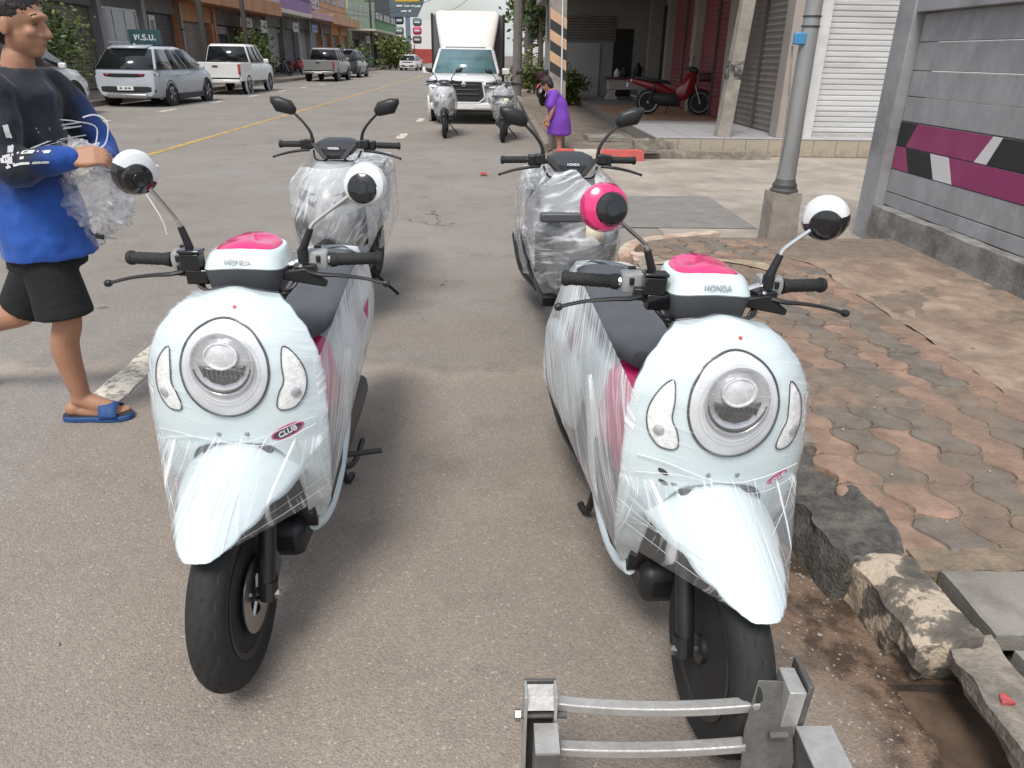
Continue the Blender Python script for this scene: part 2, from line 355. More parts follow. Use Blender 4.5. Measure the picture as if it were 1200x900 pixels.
for k_ in range(40):  # ragged lip of the drain hole
    y_ = -1+2.44*k_/40; rdm.add([(1.05, y_, .001), (1.085+.03*noise.noise(Vector((y_*9, 0, 0))), y_, -.004), (1.085+.03*noise.noise(Vector(((y_+.061)*9, 0, 0))), y_+.061, -.004), (1.05, y_+.061, .001)], [(0, 1, 2, 3)])
struct(rdm.build('road', MATS['asphalt'], smooth=0))
pit = MB(); pit.bx(1.02, 1.058, -1, 1.48, -.41, -.003).bx(1.0585, 1.62, 1.442, 1.48, -.41, -.003).bx(1.48, 1.62, -1, 1.44, -.41, .08)
struct(pit.build('drain_pit', darkfill)); struct(sheet('drain_mud', 1.05, 1.5, -1, 1.45, -.035, M('wet_mud', (.12, .082, .058), .5, var=.4, scale=9, bump=.4, bscale=30), 20, 60, .02, 6.))
struct(sheet('side_road_apron', 1.62, 16, 6.2, 13.1, .004, conc, 20, 12))
struct(sheet('apron_patch', .9, 2.6, 7.15, 8.95, .009, M('dark_patch', (.21, .198, .182), .9, var=.2, scale=5, bump=.4, bscale=100)))
# worn paint
def worn(name, col, lo=.42, hi=.56, sc_=9):
    m, n, l, b = newmat(name); tc = n.new('ShaderNodeTexCoord'); nz = n.new('ShaderNodeTexNoise'); nz.inputs['Scale'].default_value = sc_; nz.inputs['Detail'].default_value = 9; nz.inputs['Roughness'].default_value = .75
    l.new(tc.outputs['Object'], nz.inputs['Vector']); r = n.new('ShaderNodeMapRange'); r.inputs[1].default_value = lo; r.inputs[2].default_value = hi; l.new(nz.outputs[0], r.inputs[0])
    b.inputs['Base Color'].default_value = (*col, 1); b.inputs['Roughness'].default_value = .8; l.new(r.outputs[0], b.inputs['Alpha']); return m
wy = worn('yellow_paint', (.52, .34, .10), .34, .52, 5); ww = worn('white_paint', (.70, .64, .53), .36, .52, 14)
def strip(name, x0, x1, y0, y1, z, mat, jag=.012):
    N = max(2, int(abs(y1-y0)*12)); N = min(N, 160); mb = MB()
    mb.grid(lambda a, b: (x0+(x1-x0)*a + jag*noise.noise(Vector((a*9, (y0+(y1-y0)*b)*6, 1))), y0+(y1-y0)*b+jag*noise.noise(Vector((a*7, b*3, 5))), z), 2, N)
    return mb.build(name, mat)
tag(strip('centre_line', -5.53, -5.41, 3, 300, .004, wy), 'long yellow centre line painted along the road', 'road marking', kind='structure')
for (a, b) in ((3.0, 4.1), (11.1, 12.1), (15.2, 16.2), (19.2, 20.3), (23.4, 24.4)):
    tag(strip('lane_dash', -1.93, -1.77, a, b, .004, ww, .02), 'worn white lane dash', 'road marking', 'white dashes of the parking lane', kind='structure')
for a in (9.6, 13.6, 17.3, 21.2, 25.2, 29.2, 33.2, 37.2, 41.2, 46, 51, 56):
    tag(strip('lane_dash', -9.06, -8.9, a, a+1.1, .004, ww, .02), 'worn white dash beside the parked cars', 'road marking', 'white dashes along the far lane', kind='structure')
# ---------------------------------------------------------------- near pavement (right)
struct(sheet('pavement_bed', 1.30, 3.62, 1.84, 6.25, .1225, M('joint_sand', (.20, .155, .12), .95, var=.35, scale=12, bump=.6, bscale=90), 8, 20))
pb = MB()
def rough_strip(a, b):
    y = .9+(6.25-.9)*b; xl = 2.40+.05*noise.noise(Vector((y*2.2, 0, 0)))+.03*noise.noise(Vector((y*7, 1, 0))) - .28*max(0, (y-5.3)/.95)
    x = xl+(3.60-xl)*a
    if y > 6: x = min(x, 3.6)
    return (x, y, .128+.018*noise.noise(Vector((x*2.5, y*2.5, 0)))+.008*noise.noise(Vector((x*11, y*11, 2)))-.02*max(0, (y-5.2)))
pb.grid(rough_strip, 40, 120); rs = pb.build('pavement', earthy); struct(rs)
# ragged pale repair of mortar along the edge of the bricks
pav_o = M('paver_terracotta', (.288, .190, .140), .93, var=.38, scale=9, bump=.7, bscale=80, world=True, dirt=(.195, .148, .112), dscale=2.0)
pav_g = M('paver_grey', (.168, .145, .122), .92, var=.38, scale=9, bump=.7, bscale=80, world=True, dirt=(.225, .168, .125), dscale=2.0)
pav_b = M('paver_brown', (.225, .165, .122), .92, var=.38, scale=9, bump=.7, bscale=80, world=True, dirt=(.16, .12, .095), dscale=4)
PW, PL = .166, .215
def paver_mesh(mat, k):
    rr = random.Random(k); N = 10; g = .004; out = []
    ex = lambda t: .027*math.sin(2*math.pi*t)             # wavy long edge, same for both sides
    ey = lambda t: .013*math.sin(2*math.pi*t)
    A = [(-PW/2+g+ex(t/N), -PL/2+PL*t/N) for t in range(N+1)]; B = [(PW/2-g+ex(t/N), -PL/2+PL*t/N) for t in range(N+1)]
    A = [(x, max(-PL/2+g, min(PL/2-g, y))) for x, y in A]; B = [(x, max(-PL/2+g, min(PL/2-g, y))) for x, y in B]
    top = [(x+ey(i/4)*0, y) for x, y in A for i in (0,)]
    bot_e = [(A[0][0]+(B[0][0]-A[0][0])*k_/4, -PL/2+g+ey(k_/4)) for k_ in range(1, 4)]
    top_e = [(B[-1][0]+(A[-1][0]-B[-1][0])*k_/4, PL/2-g+ey(1-k_/4)) for k_ in range(1, 4)]
    poly = A[::-1]+bot_e+B+top_e
    poly = [(x+rr.uniform(-.0028, .0028), y+rr.uniform(-.0028, .0028)) for x, y in poly]
    if rr.random() < .5: q0 = rr.randrange(len(poly)); poly = [(x*(.93 if abs(i-q0) < 2 else 1), y*(.95 if abs(i-q0) < 2 else 1)) for i, (x, y) in enumerate(poly)]
    ctr = Vector((0, 0)); mb = MB(); n = len(poly)
    lip = [Vector((x*.955, y*.965, 0)) for x, y in poly]
    vs = [(x, y, -.05) for x, y in poly]+[(x, y, -.006) for x, y in poly]+[(p.x, p.y, 0) for p in lip]
    fs = [(i, (i+1) % n, n+(i+1) % n, n+i) for i in range(n)]+[(n+i, n+(i+1) % n, 2*n+(i+1) % n, 2*n+i) for i in range(n)]+[tuple(range(2*n, 3*n))]
    mb.add(vs, fs); return mb.mesh('paver', mat, 30)
pm = {k: [paver_mesh(m_, i*10+q) for q in range(5)] for i, (k, m_) in enumerate((('o', pav_o), ('g', pav_g), ('b', pav_b)))}
rp = random.Random(3)
for i in range(7):
    for j in range(22):
        x = 1.315+PW*i+.02; y = 1.93+PL*j
        edge = 2.40 - .28*max(0, (y-5.3)/.95)
        if x > edge+.02 or y > 6.12: continue
        kind = ('o' if i % 2 == 0 else 'g')
        if i == 1 and j > 4: kind = 'b'
        if rp.random() < .12: kind = rp.choice('ogb')
        if j < 1 and i > 1: kind = 'b'
        if j > 14: kind = rp.choice('obgb')
        o = bpy.data.objects.new('paver', rp.choice(pm[kind])); sc.collection.objects.link(o); o.parent = rs
        o.location = (x, y, .128+rp.uniform(-.004, .004)+.010*noise.noise(Vector((x*1.5, y*1.5, 0)))); o.rotation_euler = (rp.uniform(-.022, .022), rp.uniform(-.026, .026), rp.uniform(-.03, .03))
def rock(name, x0, x1, y0, y1, z0, z1, mat, amp=.012, seed=0, nx=8, ny=14, nz=4, parent=None, shape=None, fs=9.):
    """roughened block: six gridded faces with world-space noise"""
    mb = MB(); S = Vector((seed*7.3, seed*3.1, seed))
    def P(a, b, c):
        p = Vector((x0+(x1-x0)*a, y0+(y1-y0)*b, z0+(z1-z0)*c))
        if shape: p = Vector(shape(p, a, b, c))
        q = (p+S)*fs; d = noise.noise_vector(q)*amp+noise.noise_vector(q*2.7)*amp*.5+noise.noise_vector(q*.4)*amp*1.2
        if c == 0: d.z = 0
        return p+d
    mb.grid(lambda a, b: P(a, b, 1), nx, ny); mb.grid(lambda a, b: P(a, b, 0), nx, ny)
    mb.grid(lambda a, b: P(0, a, b), ny, nz); mb.grid(lambda a, b: P(1, a, b), ny, nz)
    mb.grid(lambda a, b: P(a, 0, b), nx, nz); mb.grid(lambda a, b: P(a, 1, b), nx, nz)
    return mb.build(name, mat, parent, smooth=28)
# kerb running behind the right scooter, then the broken pieces
def kshape(p, a, b, c):
    if c > .5 and a < .35: p.z -= .03*(1-a/.35)
    return p
tag(rock('kerbstone', 1.10, 1.30, 2.55, 5.55, -.02, .135, kerbm, .008, 1, 6, 80, 4, shape=kshape), 'long worn grey kerb beside the paving behind the right scooter', 'kerb')
def dk(p, a, b, c):
    p.x += -.05*math.sin(b*2.6)*(1-a); p.z += .02*math.sin(b*5+1)*c; p.x += .05*(1-c)*(1-a)*-1
    return p
tag(rock('broken_kerb', 1.09, 1.30, 1.78, 2.62, -.02, .125, kerbdark, .022, 2, 12, 34, 6, shape=dk, fs=12), 'dark crumbling kerb stretch under the right scooter, next to the paving', 'kerb')
# white painted lump
def paintmix():
    m, n, l, b = newmat('flaking_kerb_paint'); tc = n.new('ShaderNodeTexCoord'); nz = n.new('ShaderNodeTexNoise'); nz.inputs['Scale'].default_value = 10; nz.inputs['Detail'].default_value = 8; nz.inputs['Roughness'].default_value = .6
    l.new(tc.outputs['Object'], nz.inputs['Vector']); r = n.new('ShaderNodeValToRGB'); e = r.color_ramp.elements; e[0].position = .50; e[0].color = (.17, .145, .12, 1); e[1].position = .535; e[1].color = (.47, .39, .30, 1)
    e2 = r.color_ramp.elements.new(.35); e2.color = (.09, .08, .07, 1)
    l.new(nz.outputs[0], r.inputs[0]); l.new(r.outputs[0], b.inputs['Base Color']); b.inputs['Roughness'].default_value = .85
    n3 = n.new('ShaderNodeTexNoise'); n3.inputs['Scale'].default_value = 70; n3.inputs['Detail'].default_value = 5; l.new(tc.outputs['Object'], n3.inputs['Vector'])
    ad = n.new('ShaderNodeMath'); ad.operation = 'MULTIPLY_ADD'; l.new(nz.outputs[0], ad.inputs[0]); ad.inputs[1].default_value = .7; l.new(n3.outputs[0], ad.inputs[2])
    bp = n.new('ShaderNodeBump'); bp.inputs['Strength'].default_value = .8; bp.inputs['Distance'].default_value = .01; l.new(ad.outputs[0], bp.inputs['Height']); l.new(bp.outputs[0], b.inputs['Normal']); return m
flake = paintmix()
def kl(p, a, b, c):
    p.x += .012*(1-b)
    if a < .4: p.z -= .035*(1-a/.4)*c
    if b < .3 and c < .6: p.y += .07*(.6-c); p.x += .03*(1-a)
    return p
tag(rock('kerb_lump', 1.095, 1.265, 1.43, 1.80, -.02, .165, flake, .011, 4, 14, 26, 8, shape=kl, fs=12), 'chunky kerb piece with flaking cream paint beside the mud', 'kerb')
def ks(p, a, b, c):
    p.x += .03*(1-b)*0+.0; p.z -= .02*(1-b)
    if c < .5: p.x += .02*(1-a)
    return p
tag(rock('kerb_slab', 1.175, 1.315, .55, 1.46, .075, .150, kerbm, .013, 5, 10, 44, 4, shape=ks, fs=11), 'grey broken kerb slab over a dark drain hole with a red speck', 'kerb')
rd = M('red_speck', (.42, .08, .075), .6)
rs2 = rock('pink_dab', 1.217, 1.238, 1.240, 1.260, .13, .150, rd, .009, 77, 6, 6, 2, fs=40); tag(rs2, 'small red paint dab on the broken kerb slab', 'paint mark')
# cover slabs of the drain
slabm = M('slab_concrete', (.25, .232, .205), .85, var=.2, scale=4, bump=.3, bscale=120, dirt=(.16, .145, .125), dscale=3)
for k, (x0, x1, y0, y1, lab) in enumerate(((1.345, 1.98, 1.475, 1.745, 'smooth grey drain cover slab next to the paving bricks'), (1.36, 2.0, 1.02, 1.43, 'grey drain cover slab beside the broken kerb slab'), (2.02, 2.6, 1.02, 1.74, 'wide grey drain cover slab close to the painted wall'))):
    tag(rock('drain_cover', x0, x1, y0, y1, .085, .138-.006*k, slabm, .004, 9+k, 10, 8, 2), lab, 'drain cover')
tag(rock('broken_mortar', 1.30, 2.4, 1.755, 1.86, .05, .134, M('mortar', (.24, .185, .13), .93, var=.35, scale=14, bump=.7, bscale=80, dirt=(.13, .105, .085), dscale=6), .008, 11, 40, 6, 3, fs=18), 'cracked sandy mortar strip between the paving and the drain slabs', 'mortar strip', kind='structure')
# corner of the pavement: painted rounded kerb
kw = worn('cream_kerb', (.56, .48, .37), .30, .46, 8)
cpts = [gnd(735, 300, .10), gnd(733, 291, .12), gnd(742, 283, .13), gnd(765, 278, .13), gnd(800, 274, .13), gnd(838, 270, .13)]
cp = bez(cpts, 6); mb = MB()
secs = []
for p, t, a_, b_ in frames(cp):
    side = Vector((t.y, -t.x, 0)).normalized(); secs.append([p-side*.05+Vector((0, 0, -.14)), p-side*.06+Vector((0, 0, -.02)), p-side*.035, p+side*.07, p+side*.08+Vector((0, 0, -.14))])
mb.loft(secs); ck = mb.build('corner_kerb', M('cream_kerb_paint', (.52, .43, .33), .85, var=.3, scale=12, bump=.5, bscale=60, dirt=(.36, .20, .16), dscale=4), bevel=.01); tag(ck, 'curved cream painted kerb at the corner of the paved pavement', 'kerb')
tag(rock('kerb_fragment', 1.08, 1.34, 5.45, 5.72, 0, .12, M('cream_kerb_paint', (.5, .4, .3)), .02, 15, 8, 8, 4), 'broken cream kerb end beside the corner kerb', 'kerb')
def mortarband():
    mb = MB()
    def fn(a, b):
        p = gnd(765+ (905-765)*a, 309-6*math.sin(a*3)+ (a*a*6), .137); p = p+Vector((0, (.10+.25*max(0, a-.6)*2)*(b-.5), .002))
        return p+Vector((.02*noise.noise(p*6), .03*noise.noise(p*7+Vector((3, 0, 0))), .0))
    mb.grid(fn, 40, 6); return mb.build('mortar_band', M('pale_mortar', (.40, .32, .22), .92, var=.25, scale=12, bump=.5, bscale=60, dirt=(.26, .2, .14), dscale=4))
tag(mortarband(), 'pale sandy mortar band crossing the paved corner', 'mortar strip', kind='structure')
# ================================================================== PAINTED PANEL WALL (right)
wallm = M('grey_wall', (.285, .285, .292), .75, var=.14, scale=3.5, bump=.25, bscale=40, dirt=(.37, .37, .38), dscale=3.2, stretch=(1, 1, .6), world=True)
wallf = M('grey_frame', (.315, .315, .325), .75, var=.14, scale=3, bump=.12, bscale=40, dirt=(.2, .2, .205), dscale=1.6)
plin = M('plinth', (.25, .242, .232), .85, var=.25, scale=7, bump=.5, bscale=50, dirt=(.13, .115, .10), dscale=4)
WX = 3.52
wall = thing('panel_wall', 'grey concrete panel wall with a magenta, black and white painted band', 'wall', (WX, 4.9, 0))
def W(mb, name, mat, **k):
    mb.xf(Matrix.Translation((-WX, -4.9, 0))); return mb.build(name, mat, wall, **k)
W(MB().bx(WX-.04, WX+.22, 6.72, 7.0, 0, 2.6), 'pillar', wallf, bevel=.006)
W(MB().bx(WX-.04, WX+.22, 1.0, 1.3, 0, 2.6), 'pillar', wallf, bevel=.006)
W(MB().bx(WX-.02, WX+.2, 1.303, 6.717, 1.905, 2.25), 'beam', wallf, bevel=.006)
W(rock('plinth', WX-.06, WX+.2, 1.0, 6.70, .03, .335, plin, .006, 21, 3, 90, 5).data and MB().bx(WX+.02, WX+.19, 1.31, 6.71, .28, .33), 'plinth_cap', plin)
for o in [x for x in bpy.data.objects if x.name.startswith('plinth') and x.parent is None]: o.parent = wall; o.location = (-WX, -4.9, 0)
PZ = [.335, .455, .656, .852, 1.056, 1.258, 1.462, 1.68, 1.90]
for y0, y1 in ((1.31, 6.712),):
    for a, b in zip(PZ, PZ[1:]):
        W(MB().bx(WX+.052, WX+.12, y0, y1, a+.003, b-.003), 'panel', wallm, bevel=.005)
mag = M('magenta_paint', (.27, .035, .125), .6, var=.1, scale=5, dirt=(.3, .06, .15), dscale=2); blk = M('black_paint', (.022, .022, .024), .6, var=.15, scale=5); wht = M('white_wall_paint', (.66, .64, .66), .65, var=.08, scale=5)
def stripe(z0, z1, ya0, ya1, yb0, yb1, mat):
    """yb: lower edge, ya: upper edge (Y positions)"""
    W(MB().add([(WX+.049, yb0, z0+.004), (WX+.049, yb1, z0+.004), (WX+.049, ya1, z1-.004), (WX+.049, ya0, z1-.004)], [(0, 1, 2, 3)]), 'painted_stripe', mat)
def yz(u, v): return atX(u, v, WX+.05).y
T, B_ = (.852, 1.056), (.656, .852)
yt = lambda u: None
# upper row, boundaries along the far pillar towards the camera (upper edge, lower edge)
up = [(6.712, 6.712), (yz(1076, 146), yz(1061, 173)), (yz(1165, 158), yz(1141, 190)), (yz(1176, 161), yz(1156, 193)), (3.9, 3.7), (2.6, 2.4), (1.31, 1.31)]
for k, m_ in enumerate((blk, mag, wht, blk, mag, wht)): stripe(*T, up[k+1][0], up[k][0], up[k+1][1], up[k][1], m_)
lo_ = [(6.712, 6.712), (yz(1061, 175), yz(1064, 203)), (yz(1090, 181), yz(1093, 211)), (yz(1112, 185), yz(1115, 217)), (3.6, 3.75), (3.2, 3.35), (1.31, 1.31)]
for k, m_ in enumerate((mag, blk, wht, mag, blk, mag)): stripe(*B_, lo_[k+1][0], lo_[k][0], lo_[k+1][1], lo_[k][1], m_)
# ================================================================== SCOOTERS
mint = M('mint_white_paint', (.645, .735, .755), .28, var=.02, scale=3, coat=.5)
pink = M('pink_paint', (.70, .03, .17), .22, var=.05, scale=4, coat=.7)
blackp = M('black_plastic', (.016, .016, .017), .42, var=.2, scale=20, bump=.05, bscale=300)
blackg = M('black_gloss', (.010, .010, .011), .14, var=.1, scale=6, coat=.5)
greyp = M('dark_grey_plastic', (.075, .08, .088), .5, var=.1, scale=12)
silver = M('switch_grey', (.33, .335, .34), .45, var=.08, scale=18)
chrome = M('chrome', (.78, .77, .75), .12, 1., var=.05, scale=10)
steel = M('brushed_steel', (.45, .44, .43), .33, 1., var=.12, scale=30)
rubber = M('tyre_rubber', (.018, .018, .018), .78, var=.25, scale=14, bump=.15, bscale=200)
griprub = M('grip_rubber', (.02, .02, .02), .6, var=.15, scale=40, bump=.5, bscale=260)
seatm = M('seat_vinyl', (.085, .09, .10), .6, var=.12, scale=15, bump=.2, bscale=220)
lens = clear('clear_lens'); bowl = M('reflector', (.60, .60, .62), .25, .5, var=.15, scale=30, bump=.12, bscale=60)
darklens = M('lens_dark', (.09, .09, .095), .15, .3, var=.3, scale=25)
orange_bulb = M('bulb_reflector', (.90, .90, .90), .35, 0, var=.2, scale=60, bump=.3, bscale=90)
mirrg = M('mirror_glass', (.7, .72, .75), .03, 1., var=.02)
redl = M('tail_lens', (.35, .01, .012), .2, var=.1)
def tyre(R, w, grooves=True, n=132):
    prof = []; hw = w/2
    K = 26
    for k in range(K+1):
        g = math.pi*(k/K)*1.12-math.pi*.06; x = -hw*math.cos(g); r = R-hw*.92+hw*.92*math.sin(g)
        prof.append((max(r, R-hw*1.1), x))
    def disp(g, t):
        if not grooves or t < .2 or t > .8: return 0
        z = abs(math.sin(g*11+ (t-.5)*9 + .6*math.sin(g*22))); c_ = abs(t-.5-.05*math.sin(g*22))
        return -.0028 if (z < .13 and c_ > .07) or c_ < .018 else 0
    return prof, disp
def wheel(parent, name, c, R, w, rimR, spokes, rimmat, disc=None, xf=None, n=260):
    c = Vector(c); X = (1, 0, 0)
    rim = MB(); rim.lathe([(rimR-.012, -w*.42), (rimR+.004, -w*.44), (rimR+.004, -w*.38), (rimR-.018, -w*.2), (rimR-.018, w*.2), (rimR+.004, w*.38), (rimR+.004, w*.44), (rimR-.012, w*.42), (rimR-.026, w*.2), (rimR-.026, -w*.2)], c, X, 40, closed=True)
    rim.lathe([(.008, -.05), (.034, -.048), (.036, 0), (.034, .048), (.008, .05)], c, X, 20)
    for k in range(spokes):
        g = 2*math.pi*k/spokes+.3; d = Vector((0, math.cos(g), math.sin(g))); e = Vector((0, math.cos(g+.25), math.sin(g+.25)))
        rim.tube([c+d*.025, c+d*(rimR*.5), c+e*(rimR-.02)], [.016, .012, .014], 6, flat=.8)
    rm = rim.build(name, rimmat, parent, xf=xf)
    prof, disp = tyre(R, w, n > 60)
    t = MB(); t.lathe([(rimR-.004, prof[0][1]*.8)]+prof+[(rimR-.004, prof[-1][1]*.8)], c, X, n, disp=disp); tx = t.build('tyre', rubber, rm, smooth=30, xf=xf)
    if disc is not None:
        d = MB(); d.lathe([(.052, disc-.002), (.098, disc-.002), (.098, disc+.002), (.052, disc+.002)], c, X, 40, closed=True)
        for k in range(5):
            g = 2*math.pi*k/5; v = Vector((0, math.cos(g), math.sin(g))); d.tube([c+Vector((disc, 0, 0))+v*.02, c+Vector((disc, 0, 0))+v*.056], .006, 6)
        d.build('brake_disc', steel, rm, xf=xf)
    return rm
def steer_matrix(ang, axle=(0, 0, .24), rake=math.radians(26.5)):
    ax = Vector((0, math.sin(rake), math.cos(rake))); p = Vector(axle)+Vector((0, .075, 0))
    return Matrix.Translation(p) @ Matrix.Rotation(ang, 4, ax) @ Matrix.Translation(-p)
# ---- apron (front shield) surface
WZ = [(.24, .140), (.30, .175), (.36, .200), (.45, .216), (.55, .226), (.65, .230), (.75, .228), (.82, .217), (.875, .194), (.92, .158), (.955, .112), (.975, .062)]
YF = [(.24, .30), (.30, .265), (.40, .215), (.50, .175), (.58, .152), (.66, .146), (.74, .148), (.80, .156), (.86, .172), (.91, .20), (.945, .242), (.975, .31)]
WR = [(.24, .02), (.40, .035), (.60, .065), (.75, .085), (.87, .075), (.975, .05)]
ZB = [(0, .605), (.3, .60), (.44, .588), (.54, .556), (.61, .50), (.66, .42), (.70, .33), (.76, .262), (1, .245)]
def apron_xz(x, z):
    w_ = LERP(WZ, z); s = min(1.06, abs(x)/max(w_, .01))
    return Vector((x, LERP(YF, z)+LERP(WR, z)*s**3.2, z))
def apron_n(x, z, e=.004):
    a = apron_xz(x+e, z)-apron_xz(x-e, z); b = apron_xz(x, z+e)-apron_xz(x, z-e); n_ = a.cross(b).normalized(); return n_ if n_.y < 0 else -n_
HC = (0, .802)
def apron_pt(s, t, off=0.):
    zt = .974-.02*abs(s)**2; zb = LERP(ZB, abs(s)); z = zt+(zb-zt)*t; x = s*LERP(WZ, z); p = apron_xz(x, z)
    if off:
        r2 = (x/.110)**2+((z-HC[1])/.121)**2; p = p+apron_n(x, z)*(off+(.021*math.sqrt(max(0, 1-r2)) if off > .005 else 0))
    return p
SS = [0, .12, .24, .34, .42, .48, .53, .57, .61, .64, .67, .70, .73, .77, .82, .88, .94, .98, 1.0]
SS = [-x for x in SS[:0:-1]]+SS
def apron_mesh(off=0., tmax=1., inset=1.):
    mb = MB(); nv = 60; n_ = len(SS)
    vs = [apron_pt(s*inset, (j/nv)*tmax, off) for j in range(nv+1) for s in SS]
    mb.add(vs, [(j*n_+i, j*n_+i+1, (j+1)*n_+i+1, (j+1)*n_+i) for j in range(nv) for i in range(n_-1)]); return mb
def patch(outline, off, bulge=0., rings=(1., .9, .7, .45, .2), lip=.0):
    """closed outline in (x,z) laid on the apron surface"""
    cx = sum(p[0] for p in outline)/len(outline); cz = sum(p[1] for p in outline)/len(outline); n_ = len(outline); mb = MB(); vs = []
    for p in outline: vs.append(apron_xz(*p)+apron_n(*p)*(-.004))
    for r in rings:
        for p in outline:
            x, z = cx+(p[0]-cx)*r, cz+(p[1]-cz)*r; vs.append(apron_xz(x, z)+apron_n(x, z)*(off+bulge*math.sqrt(max(0, 1-r*r))))
    vs.append(apron_xz(cx, cz)+apron_n(cx, cz)*(off+bulge)); fs = []
    for k in range(len(rings)):
        for i in range(n_): fs.append((k*n_+i, k*n_+(i+1) % n_, (k+1)*n_+(i+1) % n_, (k+1)*n_+i))
    L = len(rings)*n_
    for i in range(n_): fs.append((L+i, L+(i+1) % n_, len(vs)-1))
    return mb.add(vs, fs)
def spline2(pts, n=5):
    P = [Vector((x, z, 0)) for x, z in pts]; out = []; N = len(P)
    for i in range(N):
        a, b, c, d = P[i-1], P[i], P[(i+1) % N], P[(i+2) % N]
        for k in range(n):
            t = k/n; q = .5*((2*b)+(c-a)*t+(2*a-5*b+4*c-d)*t*t+(3*b-a-3*c+d)*t**3); out.append((q.x, q.y))
    return out
def supsec(y, w_, zb, zt, p=2.6, n=20, wt=1., cx=0):
    zc, h = (zb+zt)/2, (zt-zb)/2; out = []
    for k in range(n):
        g = 2*math.pi*k/n; c_, s_ = math.cos(g), math.sin(g); x = math.copysign(abs(c_)**(2/p), c_); z = math.copysign(abs(s_)**(2/p), s_)
        out.append(Vector((cx+x*w_*(1+(wt-1)*(z*.5+.5)), y, zc+z*h)))
    return out
def ell(cx, cz, rx, rz, n=40, rot=0):
    return [(cx+rx*math.cos(2*math.pi*k/n)*math.cos(rot)-rz*math.sin(2*math.pi*k/n)*math.sin(rot), cz+rx*math.cos(2*math.pi*k/n)*math.sin(rot)+rz*math.sin(2*math.pi*k/n)*math.cos(rot)) for k in range(n)]
def fender_pt(a, b):
    t = 1-(1-b)**1.5; s = (a-.5)*2
    cy = LERP([(0, .21), (.25, .115), (.5, .02), (.75, -.085), (.9, -.145), (1, -.18)], t); cz = LERP([(0, .612), (.25, .596), (.5, .570), (.75, .530), (.9, .50), (1, .475)], t)
    w_ = LERP([(0, .172), (.3, .150), (.6, .110), (.8, .076), (.92, .050), (.975, .030), (1, .004)], t); q = abs(s)
    return Vector((s*w_, cy+.03*q*q*(1-t)+.05*q*q*t*0, cz-(.085*q**2.2)*(w_/.150)**1.5-.01*q*(w_/.172)))
def mirror(parent, base, head, boot, discmat, backmat, axis, xf, accent, size=.056, stemr=.0055, accent_dir=(0, 0, 1)):
    base, head = Vector(base), Vector(head); mid = base+(head-base)*.16+Vector((0, 0, .035))
    hb = MB(); ax = Vector(axis).normalized()
    hb.lathe([(size*.2, -.034), (size*.62, -.030), (size*.9, -.02), (size, -.004), (size*1.0, .004), (size*.93, .008)], head, ax, 36)
    h = hb.build('mirror', backmat, parent, xf=xf)
    MB().tube([base+(mid-base)*.0, base+(mid-base)*.95], [.0115, .009], 12).tube([base+Vector((0, 0, -.03)), base+Vector((0, 0, .004))], .015, 10).build('rubber_boot', blackp, h, xf=xf)
    sp = bez([base+(mid-base)*.6, mid, mid+(head-mid)*.15+Vector((0, 0, .006)), head-ax*.012+(mid-head)*.16], 6)
    MB().tube(sp, stemr, 10).build('mirror_stem', chrome, h, xf=xf)
    ad = Vector(accent_dir); ad = (ad-ax*ad.dot(ax)).normalized()
    b2 = MB(); cc = head-ax*.0145+ad*(-size*.2)
    b2.lathe([(.0005, -.0300), (size*.28, -.0295), (size*.30, -.0270), (size*.36, -.0268), (size*.62, -.0215), (size*.70, -.014), (size*.72, -.002)], cc, ax, 36); b2.build('mirror_back_cap', discmat, h, xf=xf)
    # dark lower sweep of the shell
    sw = MB(); bdir = ax.cross(ad); vs = []; K = 24
    for k in range(K+1):
        g = math.pi*(1.0+k/K*1.0)
        for rr, hh in ((.30, -.0346), (.64, -.0309), (.92, -.0205), (1.012, -.0045), (1.012, .0045)):
            vs.append(head+ax*(hh-.0012)+(bdir*math.cos(g)+ad*math.sin(g))*size*rr)
    sw.add(vs, [(k*5+i, k*5+i+1, k*5+i+6, k*5+i+5) for k in range(K) for i in range(4)]); sw.build('mirror_sweep', accent, h, xf=xf)
    MB().lathe([(.0005, .0091), (size*.9, .0091)], head, ax, 30).build('mirror_glass', mirrg, h, xf=xf)
    return h
def text_on_apron(name, body, size, mat, parent, x, z, rot, off=.002):
    p = apron_xz(x, z)+apron_n(x, z)*off; n_ = apron_n(x, z); ax = (apron_xz(x+.01, z)-apron_xz(x-.01, z)).normalized(); ay = n_.cross(ax)
    ax2 = ax*math.cos(rot)+ay*math.sin(rot); ay2 = n_.cross(ax2)
    return text(name, body, size, mat, parent, frame4(p, ax2, ay2), .0006, .25, .0006)
